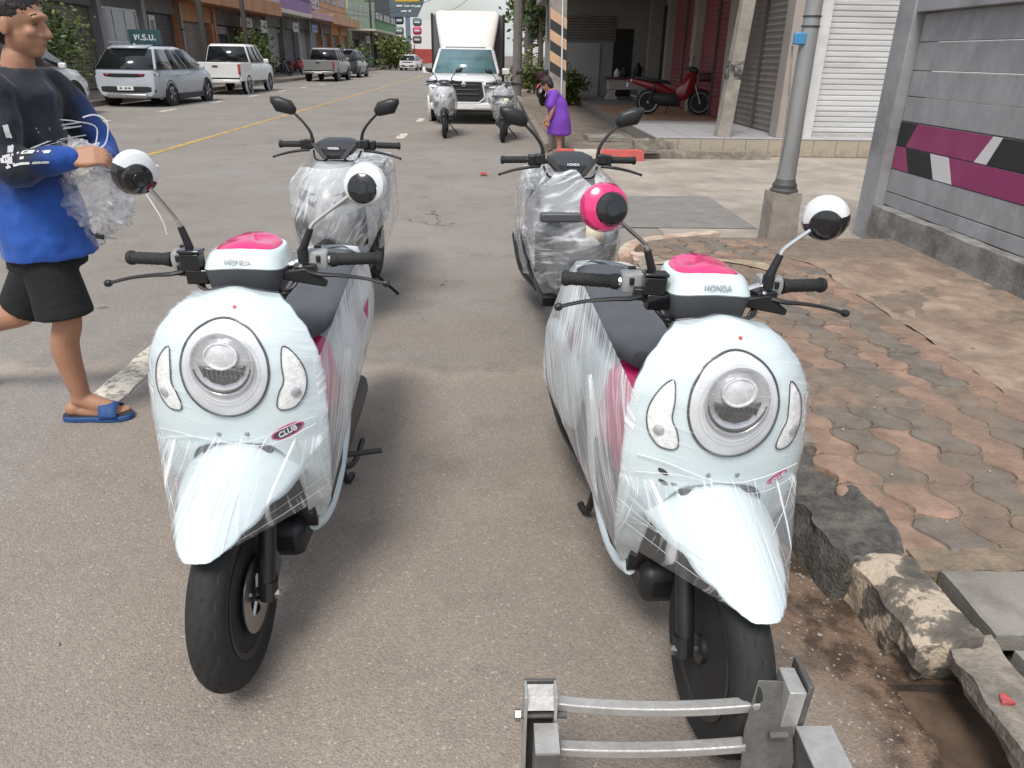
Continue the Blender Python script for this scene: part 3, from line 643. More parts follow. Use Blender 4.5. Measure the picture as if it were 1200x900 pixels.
def retro_scooter(label, loc, yaw, lean, steer, left_mirror, sticker, film_dir):
    root = thing('scooter', label, 'scooter', loc, yaw, 'white retro scooters wrapped in clear film'); root.rotation_euler = (0, lean, yaw)
    S = steer_matrix(steer)
    # --- front wheel, fork, fender
    wheel(root, 'front_wheel', (0, 0, .24), .24, .092, .158, 5, blackp, disc=.052, xf=S)
    for sx in (-1, 1):
        MB().tube([(sx*.078, 0, .24), (sx*.078, .06, .36), (sx*.072, .17, .58)], [.021, .023, .019], 12).tube([(sx*.083, -.004, .225), (sx*.083, .012, .27)], .024, 10).build('fork_leg', blackp, root, xf=S)
    MB().tube([(-.115, 0, .24), (.115, 0, .24)], .0075, 8).lathe([(.013, -.112), (.013, -.1)], (0, 0, .24), (1, 0, 0), 6).lathe([(.013, .1), (.013, .112)], (0, 0, .24), (1, 0, 0), 6).build('axle_bolt', steel, root, xf=S)
    cal = MB().box((.072, .075, .285), (.036, .05, .085), rx=.5); cal.tube(bez([(.075, .08, .33), (.095, .1, .45), (.06, .16, .6)], 5), .005, 6); cal.build('brake_caliper', greyp, root, bevel=.006, xf=S)
    fe = MB(); fe.grid(fender_pt, 28, 30); fe.build('front_fender', mint, root, solid=.004, xf=S)
    # --- front shield and what sits on it
    ap = apron_mesh(); apo = ap.build('front_shield', mint, root, solid=.006)
    MB().add([apron_pt(s*.985, (j/16)*.93, -.012)+Vector((0, .028, 0)) for j in range(17) for s in SS], [(j*len(SS)+i, j*len(SS)+i+1, (j+1)*len(SS)+i+1, (j+1)*len(SS)+i) for j in range(16) for i in range(len(SS)-1)]).build('inner_shield', greyp, root)
    # dark well behind the arch
    MB().grid(lambda a, b: Vector(((a-.5)*.30, .235+.05*b, .62-.36*b)), 6, 6).build('splash_guard', blackp, root, solid=.01)
    hx, hz = .108, .119
    ring = [apron_xz(*p)+apron_n(*p)*.003 for p in ell(*HC, hx, hz, 56)]
    hl = MB(); hl.tube(ring+[ring[0]], .0030, 8, caps=False); hlo = hl.build('headlight', M('lamp_rim', (.06, .062, .066), .3), root)
    nrm = apron_n(*HC); cen = apron_xz(*HC); axx = Vector((1, 0, 0)); ayy = nrm.cross(axx)
    if ayy.z < 0: ayy = -ayy
    def dish(rx, rz, dz, ox=0, oz=0, prof=((1, 0), (.8, .5), (.5, .85), (.15, 1), (.0, 1)), dep=.03, inv=-1, base=0.):
        mb = MB(); n_ = 44; vs = []; fs = []
        for r, h in prof:
            for k in range(n_):
                g = 2*math.pi*k/n_; vs.append(cen+axx*(ox+rx*r*math.cos(g))+ayy*(oz+rz*r*math.sin(g))+nrm*(base+inv*dep*h))
        for j in range(len(prof)-1):
            for k in range(n_): fs.append((j*n_+k, j*n_+(k+1) % n_, (j+1)*n_+(k+1) % n_, (j+1)*n_+k))
        return mb.add(vs, fs)
    # pale bezel laid over the shield, inner lamp bowls, dome lens
    patch(ell(*HC, hx*.985, hz*.985, 40), .0025, .004, rings=(1, .96, .9, .8, .7)).build('bezel', M('lamp_bezel', (.70, .72, .74), .3, .05, var=.1, scale=9), hlo)
    dish(.076, .078, 0, 0, .018, prof=((1.0, .0), (1.03, -.5), (.97, -.5), (.9, .1), (.6, .5), (.0, .6)), dep=.008, base=.009).build('reflector', bowl, hlo)
    dish(.041, .034, 0, 0, .040, prof=((1, .4), (1.02, -.9), (.93, -1.0), (.85, -.4), (.5, -.9), (.0, -1.1)), dep=.007, base=.009).build('upper_lamp', M('lamp_chrome', (.74, .74, .76), .25, .3, var=.3, scale=45, bump=.2, bscale=50), hlo)
    lo_o = [(-.058, .006), (-.05, -.016), (-.028, -.038), (0, -.046), (.028, -.038), (.05, -.016), (.058, .006), (.03, -.001), (0, -.003), (-.03, -.001)]
    MB().prism(lo_o, cen+ayy*.012+nrm*.008, axx, ayy, nrm*.006).build('lower_lamp', darklens, hlo, bevel=.003)
    for rr_, zz_ in ((.089, .006), (.080, .008)): MB().tube([cen+axx*(rr_*math.cos(g))+ayy*(.008+rr_*1.06*math.sin(g))+nrm*zz_ for g in [2*math.pi*k/40 for k in range(41)]], .0006, 6, caps=False).build('lamp_ring', MATS['lamp_bezel'], hlo)
    for k in range(-4, 5): MB().box(cen+axx*(k*.0115)+ayy*(.012-.020+.0015*k*k*.3)+nrm*.0145, (.0022, .004, .026)).build('lamp_fin', steel, hlo)
    cr_ = [cen+axx*(.071*math.cos(g))+ayy*(.022+.072*math.sin(g))+nrm*.013 for g in [math.pi*(1.06+k/20*.88) for k in range(21)]]
    MB().tube(cr_, [.0015, .0038, .0015], 6).build('lamp_trim', greyp, hlo)
    dish(hx*.97, hz*.97, 0, prof=((1, 0), (.97, .25), (.9, .5), (.75, .75), (.5, .92), (.25, .99), (0, 1)), dep=.019, inv=1, base=.004).build('lens', lens, hlo)
    for sx in (-1, 1):
        o_ = spline2([(sx*.140, .853), (sx*.165, .832), (sx*.182, .80), (sx*.189, .762), (sx*.182, .725), (sx*.160, .698), (sx*.130, .694), (sx*.119, .708), (sx*.127, .742), (sx*.139, .768), (sx*.137, .81)], 4)
        tl = patch(o_, .002, .001).build('turn_signal', orange_bulb, root)
        rg = [apron_xz(*p)+apron_n(*p)*.0035 for p in o_]; MB().tube(rg+[rg[0]], .0018, 6, caps=False).build('signal_rim', greyp, tl)
        patch(o_, .004, .008).build('lens', lens, tl)
        dx = Vector((0, 0, 0)); q = apron_xz(sx*.163, .738); qn = apron_n(sx*.163, .738); MB().lathe([(.012, .003), (.013, .007), (.006, .010), (.0005, .010)], q, qn, 16).build('bulb', bowl, tl)
        # screws
        q = apron_xz(sx*.036, .63); qn = apron_n(sx*.036, .63); MB().lathe([(.006, 0), (.006, .002), (.004, .0035), (.0005, .0015)], q, qn, 14).build('screw', steel, apo)
    q = apron_xz(.02, .941); MB().lathe([(.0045, .0), (.0045, .003), (.0005, .004)], q, apron_n(.02, .941), 12).build('red_dot', M('red_dot', (.6, .05, .03), .5), apo)
    if sticker == 'badge':
        bx_, bz_, ra = .135, .632, .42
        patch(ell(bx_, bz_, .044, .017, 30, ra), .0015).build('badge', M('badge_pink', (.55, .06, .20), .4, var=.35, scale=90), apo)
        patch(ell(bx_, bz_, .038, .0125, 30, ra), .0022).build('badge_plate', M('badge_black', (.03, .03, .035), .4, var=.2), apo)
        text_on_apron('badge_lettering', 'CLUB', .021, M('badge_white', (.75, .72, .75), .4), apo, bx_, bz_, ra, .0035)
    else:
        for (x, z, a_, b_, r_) in ((-.142, .632, .014, .006, -.55), (-.137, .603, .013, .0052, -.5), (-.112, .600, .008, .0045, -.4)):
            patch(ell(x, z, a_, b_, 18, r_), .0012).build('vent_sticker', blackg, apo)
        patch(ell(.15, .612, .030, .011, 24, .42), .0015).build('badge', M('badge_pink', (.55, .06, .20), .4), apo)
        text_on_apron('badge_lettering', 'CLUB', .017, M('badge_white', (.75, .72, .75), .4), apo, .15, .612, .42, .003)
    # --- side trim loops, footboard, floor
    for sx in (-1, 1):
        pth = bez([(sx*.138, .285, .262), (sx*.150, .36, .238), (sx*.158, .47, .245), (sx*.163, .58, .30), (sx*.165, .66, .39), (sx*.166, .72, .50), (sx*.168, .80, .60)], 6)
        MB().tube(pth, [.020, .017, .014, .014, .018, .022, .02], 10, flat=1.15).build('side_trim', mint, root)
        MB().add([(sx*.138, .285, .27), (sx*.152, .40, .26), (sx*.158, .55, .31), (sx*.158, .68, .45), (sx*.150, .62, .47), (sx*.15, .45, .40), (sx*.15, .33, .42)], [tuple(range(7))]).build('floor_side', greyp, root, solid=.012)
    MB().bx(-.145, .145, .29, .70, .285, .315).build('footboard', blackp, root, bevel=.01)
    MB().bx(-.12, .12, .22, .72, .18, .29).build('underframe', blackp, root, bevel=.03)
    # pink panel in front of the seat box
    MB().loft([supsec(y, w_, zb, zt, 3, 20) for y, w_, zb, zt in ((.585, .09, .40, .58), (.60, .125, .33, .655), (.64, .142, .31, .69), (.74, .15, .30, .70))]).build('knee_panel', pink, root)
    # --- rear body, seat
    rb = MB().loft([supsec(y, w_, zb, zt, 2.7, 24, wt) for y, w_, zb, zt, wt in ((.68, .130, .48, .66, 1), (.74, .158, .42, .685, .95), (.88, .172, .40, .70, .92), (1.05, .182, .415, .715, .9), (1.22, .182, .45, .735, .88), (1.38, .168, .50, .755, .86), (1.52, .135, .555, .765, .85), (1.62, .085, .60, .76, .8), (1.65, .05, .63, .74, .8))]).build('rear_body', mint, root)
    MB().loft([supsec(y, w_, zb, zt, 2.8, 24, .92) for y, w_, zb, zt in ((.615, .05, .70, .745), (.635, .10, .69, .762), (.70, .135, .69, .772), (.85, .15, .70, .765), (.98, .152, .71, .775), (1.10, .150, .72, .805), (1.28, .135, .735, .812), (1.42, .105, .745, .80), (1.47, .06, .75, .79))]).build('seat', seatm, root)
    MB().tube(bez([(-.12, 1.40, .745), (-.115, 1.52, .755), (-.07, 1.60, .76), (0, 1.625, .762), (.07, 1.60, .76), (.115, 1.52, .755), (.12, 1.40, .745)], 6), .012, 10).build('grab_rail', greyp, root)
    MB().loft([supsec(y, w_, zb, zt, 2.4, 16) for y, w_, zb, zt in ((1.60, .07, .625, .70), (1.655, .065, .63, .70), (1.68, .04, .645, .69))]).build('tail_light', redl, root)
    for sx in (-1, 1):
        patchc = MB(); patchc.grid(lambda a, b: Vector((sx*(.184+.001), 1.0+.11*a+.03*b, .60+.07*b+.02*a)), 3, 3); patchc.build('side_badge', M('badge_pink', (.55, .06, .20), .4), root)
    text('side_lettering', 'CLUB 12', .035, blackg, root, frame4((-.1865, 1.06, .645), (0, -.97, -.2), (0, -.2, .97)), .0008, .2); 
    # --- engine, rear wheel, exhaust, stands
    wheel(root, 'rear_wheel', (0, 1.25, .24), .24, .115, .158, 5, blackp, n=60)
    MB().loft([supsec(y, w_, zb, zt, 3, 16, 1, .07) for y, w_, zb, zt in ((.72, .05, .20, .32), (.85, .06, .16, .34), (1.15, .055, .17, .31), (1.32, .05, .19, .29))]).build('engine_case', M('engine_metal', (.12, .12, .12), .5, .6, var=.2), root)
    MB().tube(bez([(-.06, .80, .20), (-.10, 1.0, .19), (-.125, 1.2, .24), (-.13, 1.5, .32)], 6), [.02, .025, .042, .045], 14).build('exhaust', blackp, root)
    MB().loft([supsec(y, w_, z-h_, z+h_, 2.6, 18, 1, -.168) for y, w_, z, h_ in ((.90, .010, .46, .06), (.93, .026, .455, .11), (1.05, .034, .45, .135), (1.25, .036, .46, .135), (1.40, .030, .48, .11), (1.47, .012, .50, .06))]).build('side_cowl', mint, root)
    MB().loft([supsec(y, w_, zb, zt, 2.2, 14) for y, w_, zb, zt in ((1.42, .065, .42, .46), (1.55, .06, .36, .42), (1.70, .055, .22, .30))]).build('rear_mudguard', blackp, root)
    MB().tube(bez([(.10, .68, .22), (.15, .78, .17), (.15, .98, .16)], 4), .011, 8).build('side_stand', blackp, root)
    cs = MB(); cs.tube(bez([(-.10, .97, .012), (-.09, .90, .03), (-.07, .84, .2), (.07, .84, .2), (.09, .90, .03), (.10, .97, .012)], 5), .013, 8); cs.build('centre_stand', blackp, root)
    MB().tube(bez([(.09, .66, .27), (.20, .70, .262), (.27, .72, .262)], 4), .010, 8).build('foot_peg', blackp, root)
    # --- headset
    H0 = Vector((0, .455, 0))
    def box4(z, w_, yf, yb, n=28, p=3.6):
        out = []
        for k in range(n):
            g = 2*math.pi*k/n; c_, s_ = math.cos(g), math.sin(g); x = math.copysign(abs(c_)**(2/p), c_); y = math.copysign(abs(s_)**(2/p), s_)
            out.append(Vector((x*w_, (yf+yb)/2+y*(yb-yf)/2, z-.012*x*x)))
        return out
    hg = MB().loft([box4(z, w_, yf, yb) for z, w_, yf, yb in ((.912, .058, .392, .52), (.922, .075, .372, .53), (.958, .098, .360, .54), (1.003, .107, .356, .55), (1.005, .104, .360, .55))]).build('headset_cover', greyp, root, xf=S)
    MB().loft([box4(z, w_, yf, yb) for z, w_, yf, yb in ((1.0055, .1055, .356, .55), (1.009, .1075, .354, .551), (1.028, .103, .364, .552), (1.044, .096, .378, .553), (1.050, .091, .384, .553), (1.053, .08, .395, .55))]).build('headset_top', mint, hg, xf=S)
    MB().loft([box4(z, w_, yf, yb, 28, 2.8) for z, w_, yf, yb in ((1.047, .082, .390, .556), (1.054, .082, .392, .557), (1.060, .075, .403, .555), (1.0645, .058, .423, .545), (1.066, .02, .46, .51))]).build('speedometer_hood', pink, hg, xf=S)
    MB().loft([box4(z, w_, yf, yb, 24, 5) for z, w_, yf, yb in ((.922, .052, .362, .45), (.936, .062, .352, .45), (.950, .058, .352, .45))]).build('headset_vent', blackg, hg, xf=S)
    for sx in (-1, 1): MB().lathe([(.005, 0), (.005, .003), (.001, .004)], (sx*.036, .352, .942), (0, -1, .1), 10).build('screw', steel, hg, xf=S)
    text('maker_lettering', 'HONDA', .0185, M('faint_letter', (.34, .36, .37), .4), hg, S @ frame4((0, .3565, 1.025), (1, 0, 0), (0, .52, .85)), .0012, 0, .0002)
    bar = MB().tube(bez([(-.30, .49, 1.0), (-.16, .455, 1.005), (-.08, .45, .985), (.08, .45, .985), (.16, .455, 1.005), (.30, .49, 1.0)], 6), .011, 10).build('handlebar', chrome, root, xf=S)
    for sx in (-1, 1):
        a_, b_ = Vector((sx*.215, .468, 1.003)), Vector((sx*.345, .502, .999)); d = b_-a_
        gr = MB().tube([a_+d*(k/14) for k in range(15)], [.0165+.0012*(k % 2) for k in range(15)], 14); gr.lathe([(.019, 0), (.021, .004), (.019, .02)], a_, d, 16); gr.lathe([(.019, 0), (.0205, .006), (.019, .014), (.012, .018)], b_-d*.06, d, 16)
        gr.build('grip', griprub, bar, xf=S)
        sw = MB().loft([[Vector((sx*x, .468+y, 1.005+z)) for y, z in ((-.022*k, -.024*k), (.022*k, -.026*k), (.027*k, 0), (.022*k, .024*k), (0, .029*k), (-.022*k, .022*k), (-.028*k, 0))] for x, k in ((.150, .8), (.155, 1.), (.185, 1.05), (.205, 1.0), (.212, .8))]).build('switch_housing', silver, bar, xf=S, bevel=.002)
        MB().box((sx*.183, .475, 1.036), (.018, .014, .012)).build('switch_button', blackp, sw, xf=S, bevel=.002); MB().box((sx*.19, .443, 1.012), (.012, .014, .018)).build('switch_button', blackp, sw, xf=S, bevel=.002)
        lv = bez([(sx*.165, .415, .985), (sx*.20, .402, .980), (sx*.25, .405, .976), (sx*.315, .412, .966), (sx*.375, .410, .952)], 6)
        le = MB().tube(lv, [.010, .009, .0075, .0065, .0065], 8, flat=.7); le.lathe([(.0005, -.011), (.008, -.008), (.0105, 0), (.008, .008), (.0005, .011)], lv[-1], (sx*.9, 0, -.2), 12); le.build('brake_lever', blackp, bar, xf=S)
        pv = MB().box((sx*.155, .435, .985), (.058, .045, .03), rz=sx*.2).tube([(sx*.15, .42, .965), (sx*.15, .42, 1.0)], .013, 10)
        if sx > 0: pv.prism([(0, 0), (.06, .01), (.115, -.028), (.112, -.042), (.04, -.03), (-.01, -.02)], (sx*.10, .405, .985), (1, 0, 0), (0, 0, 1), (0, .022, 0))
        pv.build('lever_bracket', blackp, bar, xf=S, bevel=.003)
        for q in range(3):
            MB().tube(bez([(sx*.14, .43, .975), (sx*(.125-.01*q), .40, .945-.01*q), (sx*.09, .40, .935-.012*q), (sx*.06, .42, .94)], 6), .0045, 8).build('cable', blackp, bar, xf=S)
        MB().lathe([(.0065, -.004), (.0065, .003), (.004, .005)], (sx*.148, .414, .998), (0, -.5, .8), 8).build('bolt', steel, bar, xf=S)
    rsv = MB().box((-.140, .415, 1.012), (.056, .036, .046), rz=-.05).box((-.140, .415, 1.040), (.062, .042, .010), rz=-.05).box((-.128, .412, .972), (.06, .03, .04)).build('brake_reservoir', blackg, bar, xf=S, bevel=.004)
    return root, S
def apron_samples(off=.004, k=2):
    return [apron_pt(s*1.0, j/20, off) for s in SS[::k] for j in range(0, 21, 2)]
# ---------------- film over a retro scooter
def wrap_retro(root, S, pre, side, extra_strands, seed):
    rr = random.Random(seed)
    # thin layer lying on the shield
    MB.build(apron_mesh(.0055, 1.0, .985), 'shield_film', film(pre+'_film_shield', .02, .36, (1, 0, -.12), 140, .01, .006, lo=.60, hi=.80, bstr=.08, nrm=(0, -1, .2), stretch_n=.05), root)
    fpts = [S @ (fender_pt(a/16, b/24)+Vector((0, -.003, .004))) for a in range(17) for b in range(0, 24)]
    legs = [apron_pt(s, t, .003) for s in (-1, -.97, .97, 1) for t in (.5, .56, .62, .68, .74, .8)]
    hull_obj('fender_film', fpts+legs+[apron_pt(s, .95, .01) for s in (-.6, -.3, 0, .3, .6)], film(pre+'_film_fender', .09, .62, (.0 if side > 0 else -.0, -.83, -.55), 120, .008, .008, lo=.58, hi=.72, nrm=(0, -.55, .83), stretch_n=.05), root,
             drop=lambda c, n_: n_.y > .25 or (n_.z < -.55 and c.z < .45) or n_.z < -.85, wr=.0006, wscale=30)
    # film stretched from the shield edges round the seat box and tail
    for sx in (-1, 1):
        A = [apron_pt(sx*s, t, .003) for s in (.93, 1.0) for t in (.2, .28, .35, .42, .5, .6, .7, .8, .9, .97)]
        Bp = []
        for y, w_, zb, zt, wt in ((.88, .172, .40, .70, .92), (1.05, .182, .415, .715, .9), (1.22, .182, .45, .735, .88), (1.38, .168, .50, .755, .86), (1.52, .135, .555, .765, .85), (1.62, .085, .60, .76, .8)):
            Bp += [p+Vector((sx*.008, 0, .004)) for p in supsec(y, w_, zb, zt, 2.7, 20, wt) if p.x*sx > -.01]
        if sx < 0: Bp += [Vector((-.206, y, z)) for y in (1.0, 1.2, 1.38) for z in (.36, .46, .56)]
        Bp += [Vector((sx*x, y, z)) for x, y, z in ((.150, 1.10, .812), (.135, 1.28, .818), (.105, 1.42, .81), (.04, 1.45, .81))]
        def drop(c, n_, sx=sx):
            if n_.x*sx < -.05 or n_.z < -.6: return True
            return n_.z > .6 and c.y < .72
        hull_obj('side_film', A+Bp, film(pre+'_film_side%d' % sx, .28, .70, (.1*sx, .72, .62), 95, .006, .006, lo=.54, hi=.69, nrm=(1, 0, 0), stretch_n=.04, dens_scale=3), root, drop=drop, wr=.0012, wscale=30, strdir=(.1*sx, .72, .62))
    # stretched strings of rolled film from the fender to the shield
    st = MB()
    for k in range(extra_strands):
        sx = rr.choice((-1, 1)); a_ = apron_pt(sx*rr.uniform(.86, 1.0), rr.uniform(.5, .8), .008); f_ = S @ (fender_pt(.5+sx*rr.uniform(.25, .5), rr.uniform(.2, .95))+Vector((0, 0, .004)))
        m_ = (a_+f_)/2+Vector((sx*.004, -.004, .0)); st.tube([a_, m_, f_], rr.uniform(.0003, .0008), 5)
    for k in range(2):
        z = rr.uniform(.60, .64); st.tube([apron_pt(-1+2*q/14, .0, 0)*0+apron_xz((-1+2*q/14)*.204, z+.02*math.sin(q*.5+k)+(.03*(q/14-.5))*side)+Vector((0, -.010, 0)) for q in range(15)], rr.uniform(.0006, .0016), 5)
    st.build('film_strands', film('strand_film', .55, .4, (0, 1, 0), 60, .1), root)
def make_retro(label, loc, yaw, lean, steer, which):
    root, S = retro_scooter(label, loc, yaw, lean, steer, None, 'badge' if which == 0 else 'vents', None)
    whitem = M('mirror_white', (.74, .76, .76), .25, var=.03, coat=.5)
    bar = root
    if which == 0:
        mirror(root, (-.150, .44, 1.035), (-.240, .40, 1.245), None, blackg, whitem, (-.72, .68, .12), S, blackg, accent_dir=(.5, .2, .8))
        mirror(root, (.150, .44, 1.035), (.335, .43, 1.212), None, blackg, whitem, (.05, 1, -.22), S, whitem, accent_dir=(.2, 0, .9))
    else:
        mirror(root, (-.140, .44, 1.035), (-.292, .40, 1.198), None, blackg, pink, (-.05, 1, -.2), S, pink, accent_dir=(-.9, 0, .3))
        mirror(root, (.165, .44, 1.035), (.285, .45, 1.185), None, blackg, whitem, (.50, .86, .1), S, blackg, accent_dir=(-.35, 0, .9))
    wrap_retro(root, S, 'left' if which == 0 else 'right', 1 if which == 0 else -1, 9, 5+which)
    return root
SL = make_retro('white scooter in clear film with a pink badge, nearest the man in blue', (-.658, 1.53, 0), math.radians(-.6), math.radians(-.6), 0.0, 0)
SR = make_retro('white scooter in clear film with one pink mirror, beside the kerb', (.528, 1.33, 0), math.radians(6.0), math.radians(3.0), math.radians(-1), 1)
# ================================================================== SPORT SCOOTERS (behind, loosely wrapped)
bodyw = M('pearl_white_body', (.62, .64, .66), .3, var=.05, coat=.4); bodyg = M('grey_body', (.16, .165, .175), .35, var=.1, coat=.3)
def shell(secs, n=24, p=2.6):
    """loft stacked in z: (z, half width, y front, y back)"""
    out = []
    for z, w_, yf, yb in secs:
        L = []
        for k in range(n):
            g = 2*math.pi*k/n; c_, s_ = math.cos(g), math.sin(g); x = math.copysign(abs(c_)**(2/p), c_); y = math.copysign(abs(s_)**(2/p), s_)
            L.append(Vector((x*w_*(1-.45*max(0, -y)), (yf+yb)/2+y*(yb-yf)/2, z)))
        out.append(L)
    return MB().loft(out)
def sport_scooter(label, filmseed, bodymat):
    root = thing('scooter', label, 'scooter', group='grey wrapped scooters with black mirrors')
    wheel(root, 'front_wheel', (0, 0, .27), .27, .09, .20, 5, blackp, disc=.05, n=72)
    for sx in (-1, 1): MB().tube([(sx*.07, 0, .27), (sx*.07, .17, .62)], [.02, .022], 10).build('fork_leg', blackp, root)
    MB().grid(lambda a, b: Vector(((a-.5)*.15*(1-.3*b), .30*math.cos(math.radians(60+85*b))*1.0+0.0, .27+.305*math.sin(math.radians(60+85*b))-.05*(2*abs(a-.5))**2)), 8, 14).build('front_fender', blackp, root, solid=.004)
    sh = shell([(.40, .10, .16, .34), (.50, .15, .09, .36), (.62, .19, .03, .36), (.72, .205, .01, .36), (.80, .19, .04, .37), (.88, .16, .12, .40), (.95, .11, .22, .42)]).build('front_shield', bodymat, root)
    for sx in (-1, 1):
        MB().add([(sx*.03, .045, .80), (sx*.15, .10, .84), (sx*.165, .11, .78), (sx*.06, .025, .745)], [(0, 1, 2, 3)]).build('headlight', darklens, sh, solid=.01)
        MB().add([(sx*.12, .055, .70), (sx*.21, .12, .74), (sx*.205, .15, .52), (sx*.15, .12, .50)], [(0, 1, 2, 3)]).build('side_blade', blackp, sh, solid=.012)
    MB().bx(-.14, .14, .32, .78, .27, .33).build('footboard', blackp, root, bevel=.01)
    MB().loft([supsec(y, w_, zb, zt, 2.6, 20, .9) for y, w_, zb, zt in ((.70, .10, .40, .70), (.85, .16, .38, .74), (1.1, .18, .42, .76), (1.4, .15, .54, .80), (1.65, .08, .66, .80))]).build('rear_body', bodymat, root)
    MB().loft([supsec(y, w_, zb, zt, 2.8, 20, .9) for y, w_, zb, zt in ((.68, .08, .72, .77), (.8, .13, .72, .785), (1.05, .15, .73, .79), (1.2, .14, .76, .84), (1.5, .10, .79, .85))]).build('seat', seatm, root)
    wheel(root, 'rear_wheel', (0, 1.28, .27), .27, .10, .20, 5, blackp, n=48)
    MB().tube(bez([(-.1, .85, .22), (-.15, 1.2, .27), (-.16, 1.6, .38)], 6), [.025, .05, .05], 12).build('exhaust', blackp, root)
    MB().tube(bez([(.08, .72, .22), (.16, .76, .12), (.25, .82, .012)], 4), .011, 8).build('side_stand', blackp, root)
    # headset: broad V shaped black cowl with a name plate
    hs = MB()
    out = []
    for z, w_, yf, yb in ((.96, .05, .36, .50), (.985, .09, .33, .53), (1.02, .125, .335, .55), (1.05, .115, .38, .555), (1.065, .08, .43, .55)):
        L = []
        for k in range(24):
            g = 2*math.pi*k/24; c_, s_ = math.cos(g), math.sin(g); x = math.copysign(abs(c_)**(2/3.2), c_); y = math.copysign(abs(s_)**(2/3.2), s_)
            L.append(Vector((x*w_, (yf+yb)/2+y*(yb-yf)/2, z)))
        out.append(L)
    hd = MB().loft(out).build('headset_cover', M('satin_black_cowl', (.035, .037, .042), .45, var=.1), root)
    for sx in (-1, 1): MB().prism([(.0, .0), (.035, 0), (.105, .085), (.075, .09)], (sx*.03, .332, .965), (sx, .0, 0), (0, .35, .94), (0, -.012, .004)).build('cowl_rib', blackp, hd, bevel=.003)
    MB().box((0, .338, 1.022), (.072, .012, .020), rx=-.35).build('name_plate', blackg, hd)
    text('maker_lettering', 'HONDA', .017, chrome, hd, frame4((0, .3305, 1.024), (1, 0, 0), (0, .36, .93)), .0008, 0, .0008)
    br = MB().tube(bez([(-.31, .49, 1.03), (-.16, .46, 1.03), (0, .45, 1.0), (.16, .46, 1.03), (.31, .49, 1.03)], 6), .012, 8).build('handlebar', blackp, root)
    for sx in (-1, 1):
        MB().tube([(sx*.225, .475, 1.03), (sx*.35, .502, 1.025)], .018, 12).lathe([(.021, 0), (.022, .012), (.012, .016)], (sx*.345, .50, 1.025), (sx, .2, 0), 12).build('grip', griprub, br)
        MB().box((sx*.185, .465, 1.03), (.07, .055, .052)).box((sx*.16, .43, 1.04), (.05, .05, .05)).build('switch_housing', blackp, br, bevel=.006)
        MB().tube(bez([(sx*.16, .42, 1.005), (sx*.22, .405, 1.0), (sx*.30, .41, .985), (sx*.37, .405, .965)], 5), [.009, .006], 8).lathe([(.001, -.009), (.009, 0), (.001, .009)], (sx*.372, .405, .964), (1, 0, 0), 8).build('brake_lever', blackp, br)
        MB().tube(bez([(sx*.14, .43, 1.0), (sx*.12, .38, .96), (sx*.07, .36, .95), (sx*.04, .40, .97)], 5), .006, 8).build('cable', blackp, br)
        # mirror: angular black shell
        hp = Vector((sx*.30, .45, 1.245)); rot = Matrix.Rotation(sx*-.22, 4, 'Y')
        o1 = [(-.075, -.030), (-.055, -.040), (.035, -.042), (.075, .005), (.078, .030), (.030, .042), (-.045, .036), (-.078, .0)]
        secs = []
        for yy, k in ((-.030, .55), (-.022, .85), (-.006, 1.0), (.004, 1.0), (.006, .95)):
            secs.append([rot @ Vector((sx*x*k, yy, z*k))+hp for x, z in o1])
        mr_ = MB().loft(secs).build('mirror', blackp, root, smooth=50)
        MB().tube(bez([(sx*.145, .44, 1.04), (sx*.15, .44, 1.095), (sx*.185, .44, 1.15), (sx*.245, .445, 1.21)], 5), [.012, .009, .0075, .0075], 8).build('mirror_stem', blackp, mr_)
        MB().add([rot @ Vector((sx*x*.93, .0085, z*.93))+hp for x, z in o1], [tuple(range(8))]).build('mirror_glass', mirrg, mr_)
    return root
def loose_wrap(root, seed, fm, fm2):
    rr = random.Random(seed); P = []
    for z, w_, yf, yb in ((.42, .17, .08, .40), (.55, .225, -.0, .5), (.70, .255, -.03, .55), (.84, .23, .0, .5), (.93, .19, .10, .46), (.985, .13, .24, .46)):
        for k in range(16):
            g = 2*math.pi*k/16; P.append(Vector((math.cos(g)*w_*(1+rr.uniform(-.06, .06)), (yf+yb)/2+math.sin(g)*(yb-yf)/2+rr.uniform(-.02, .02), z+rr.uniform(-.02, .02))))
    o = hull_obj('front_film', P, fm, root, drop=lambda c, n_: n_.z < -.7 or n_.z > .9, wr=.006, wscale=14)
    o2 = hull_obj('rear_film', [Vector((sx*w_, y, z)) for sx in (-1, 1) for y, w_, z in ((.42, .25, .62), (.42, .20, .88), (.45, .2, .42), (.7, .2, .36), (.8, .22, .76), (1.1, .235, .50), (1.1, .22, .80), (1.45, .17, .60), (1.5, .14, .87), (1.68, .08, .72))], fm2, root, drop=lambda c, n_: n_.z < -.6 or n_.y < -.6, wr=.005, wscale=14)
    for q in (o, o2):
        NR = [v.normal.copy() for v in q.data.vertices]
        for v, nr in zip(q.data.vertices, NR):
            d = noise.noise_vector(v.co*6+Vector((seed, 0, 0)))*.012; r = abs(noise.noise(v.co*17+Vector((seed, 3, 0)))); v.co += d+Vector((0, 0, 0)); v.co += nr*(.012*(.35-r))
fA = film('loose_film_a', .20, .75, (.5, .2, 1), 40, .05, .10, crumple=3.6, lo=.55, hi=.80, nrm=(0, -1, 0), stretch_n=.2, dens_scale=6); fB = film('loose_film_b', .17, .78, (1, .3, .3), 40, .04, .10, crumple=3.2, lo=.55, hi=.82, nrm=(0, -1, 0), stretch_n=.2, dens_scale=5)
SC2 = sport_scooter('white and grey scooter loosely wrapped in film, behind the pink-badged white scooter', 1, M('silver_grey_body', (.40, .41, .42), .35, var=.05, coat=.3)); loose_wrap(SC2, 1, fA, fB)
SC3 = sport_scooter('film-wrapped scooter with a dark front band, behind the scooter with the pink mirror', 2, bodyg)
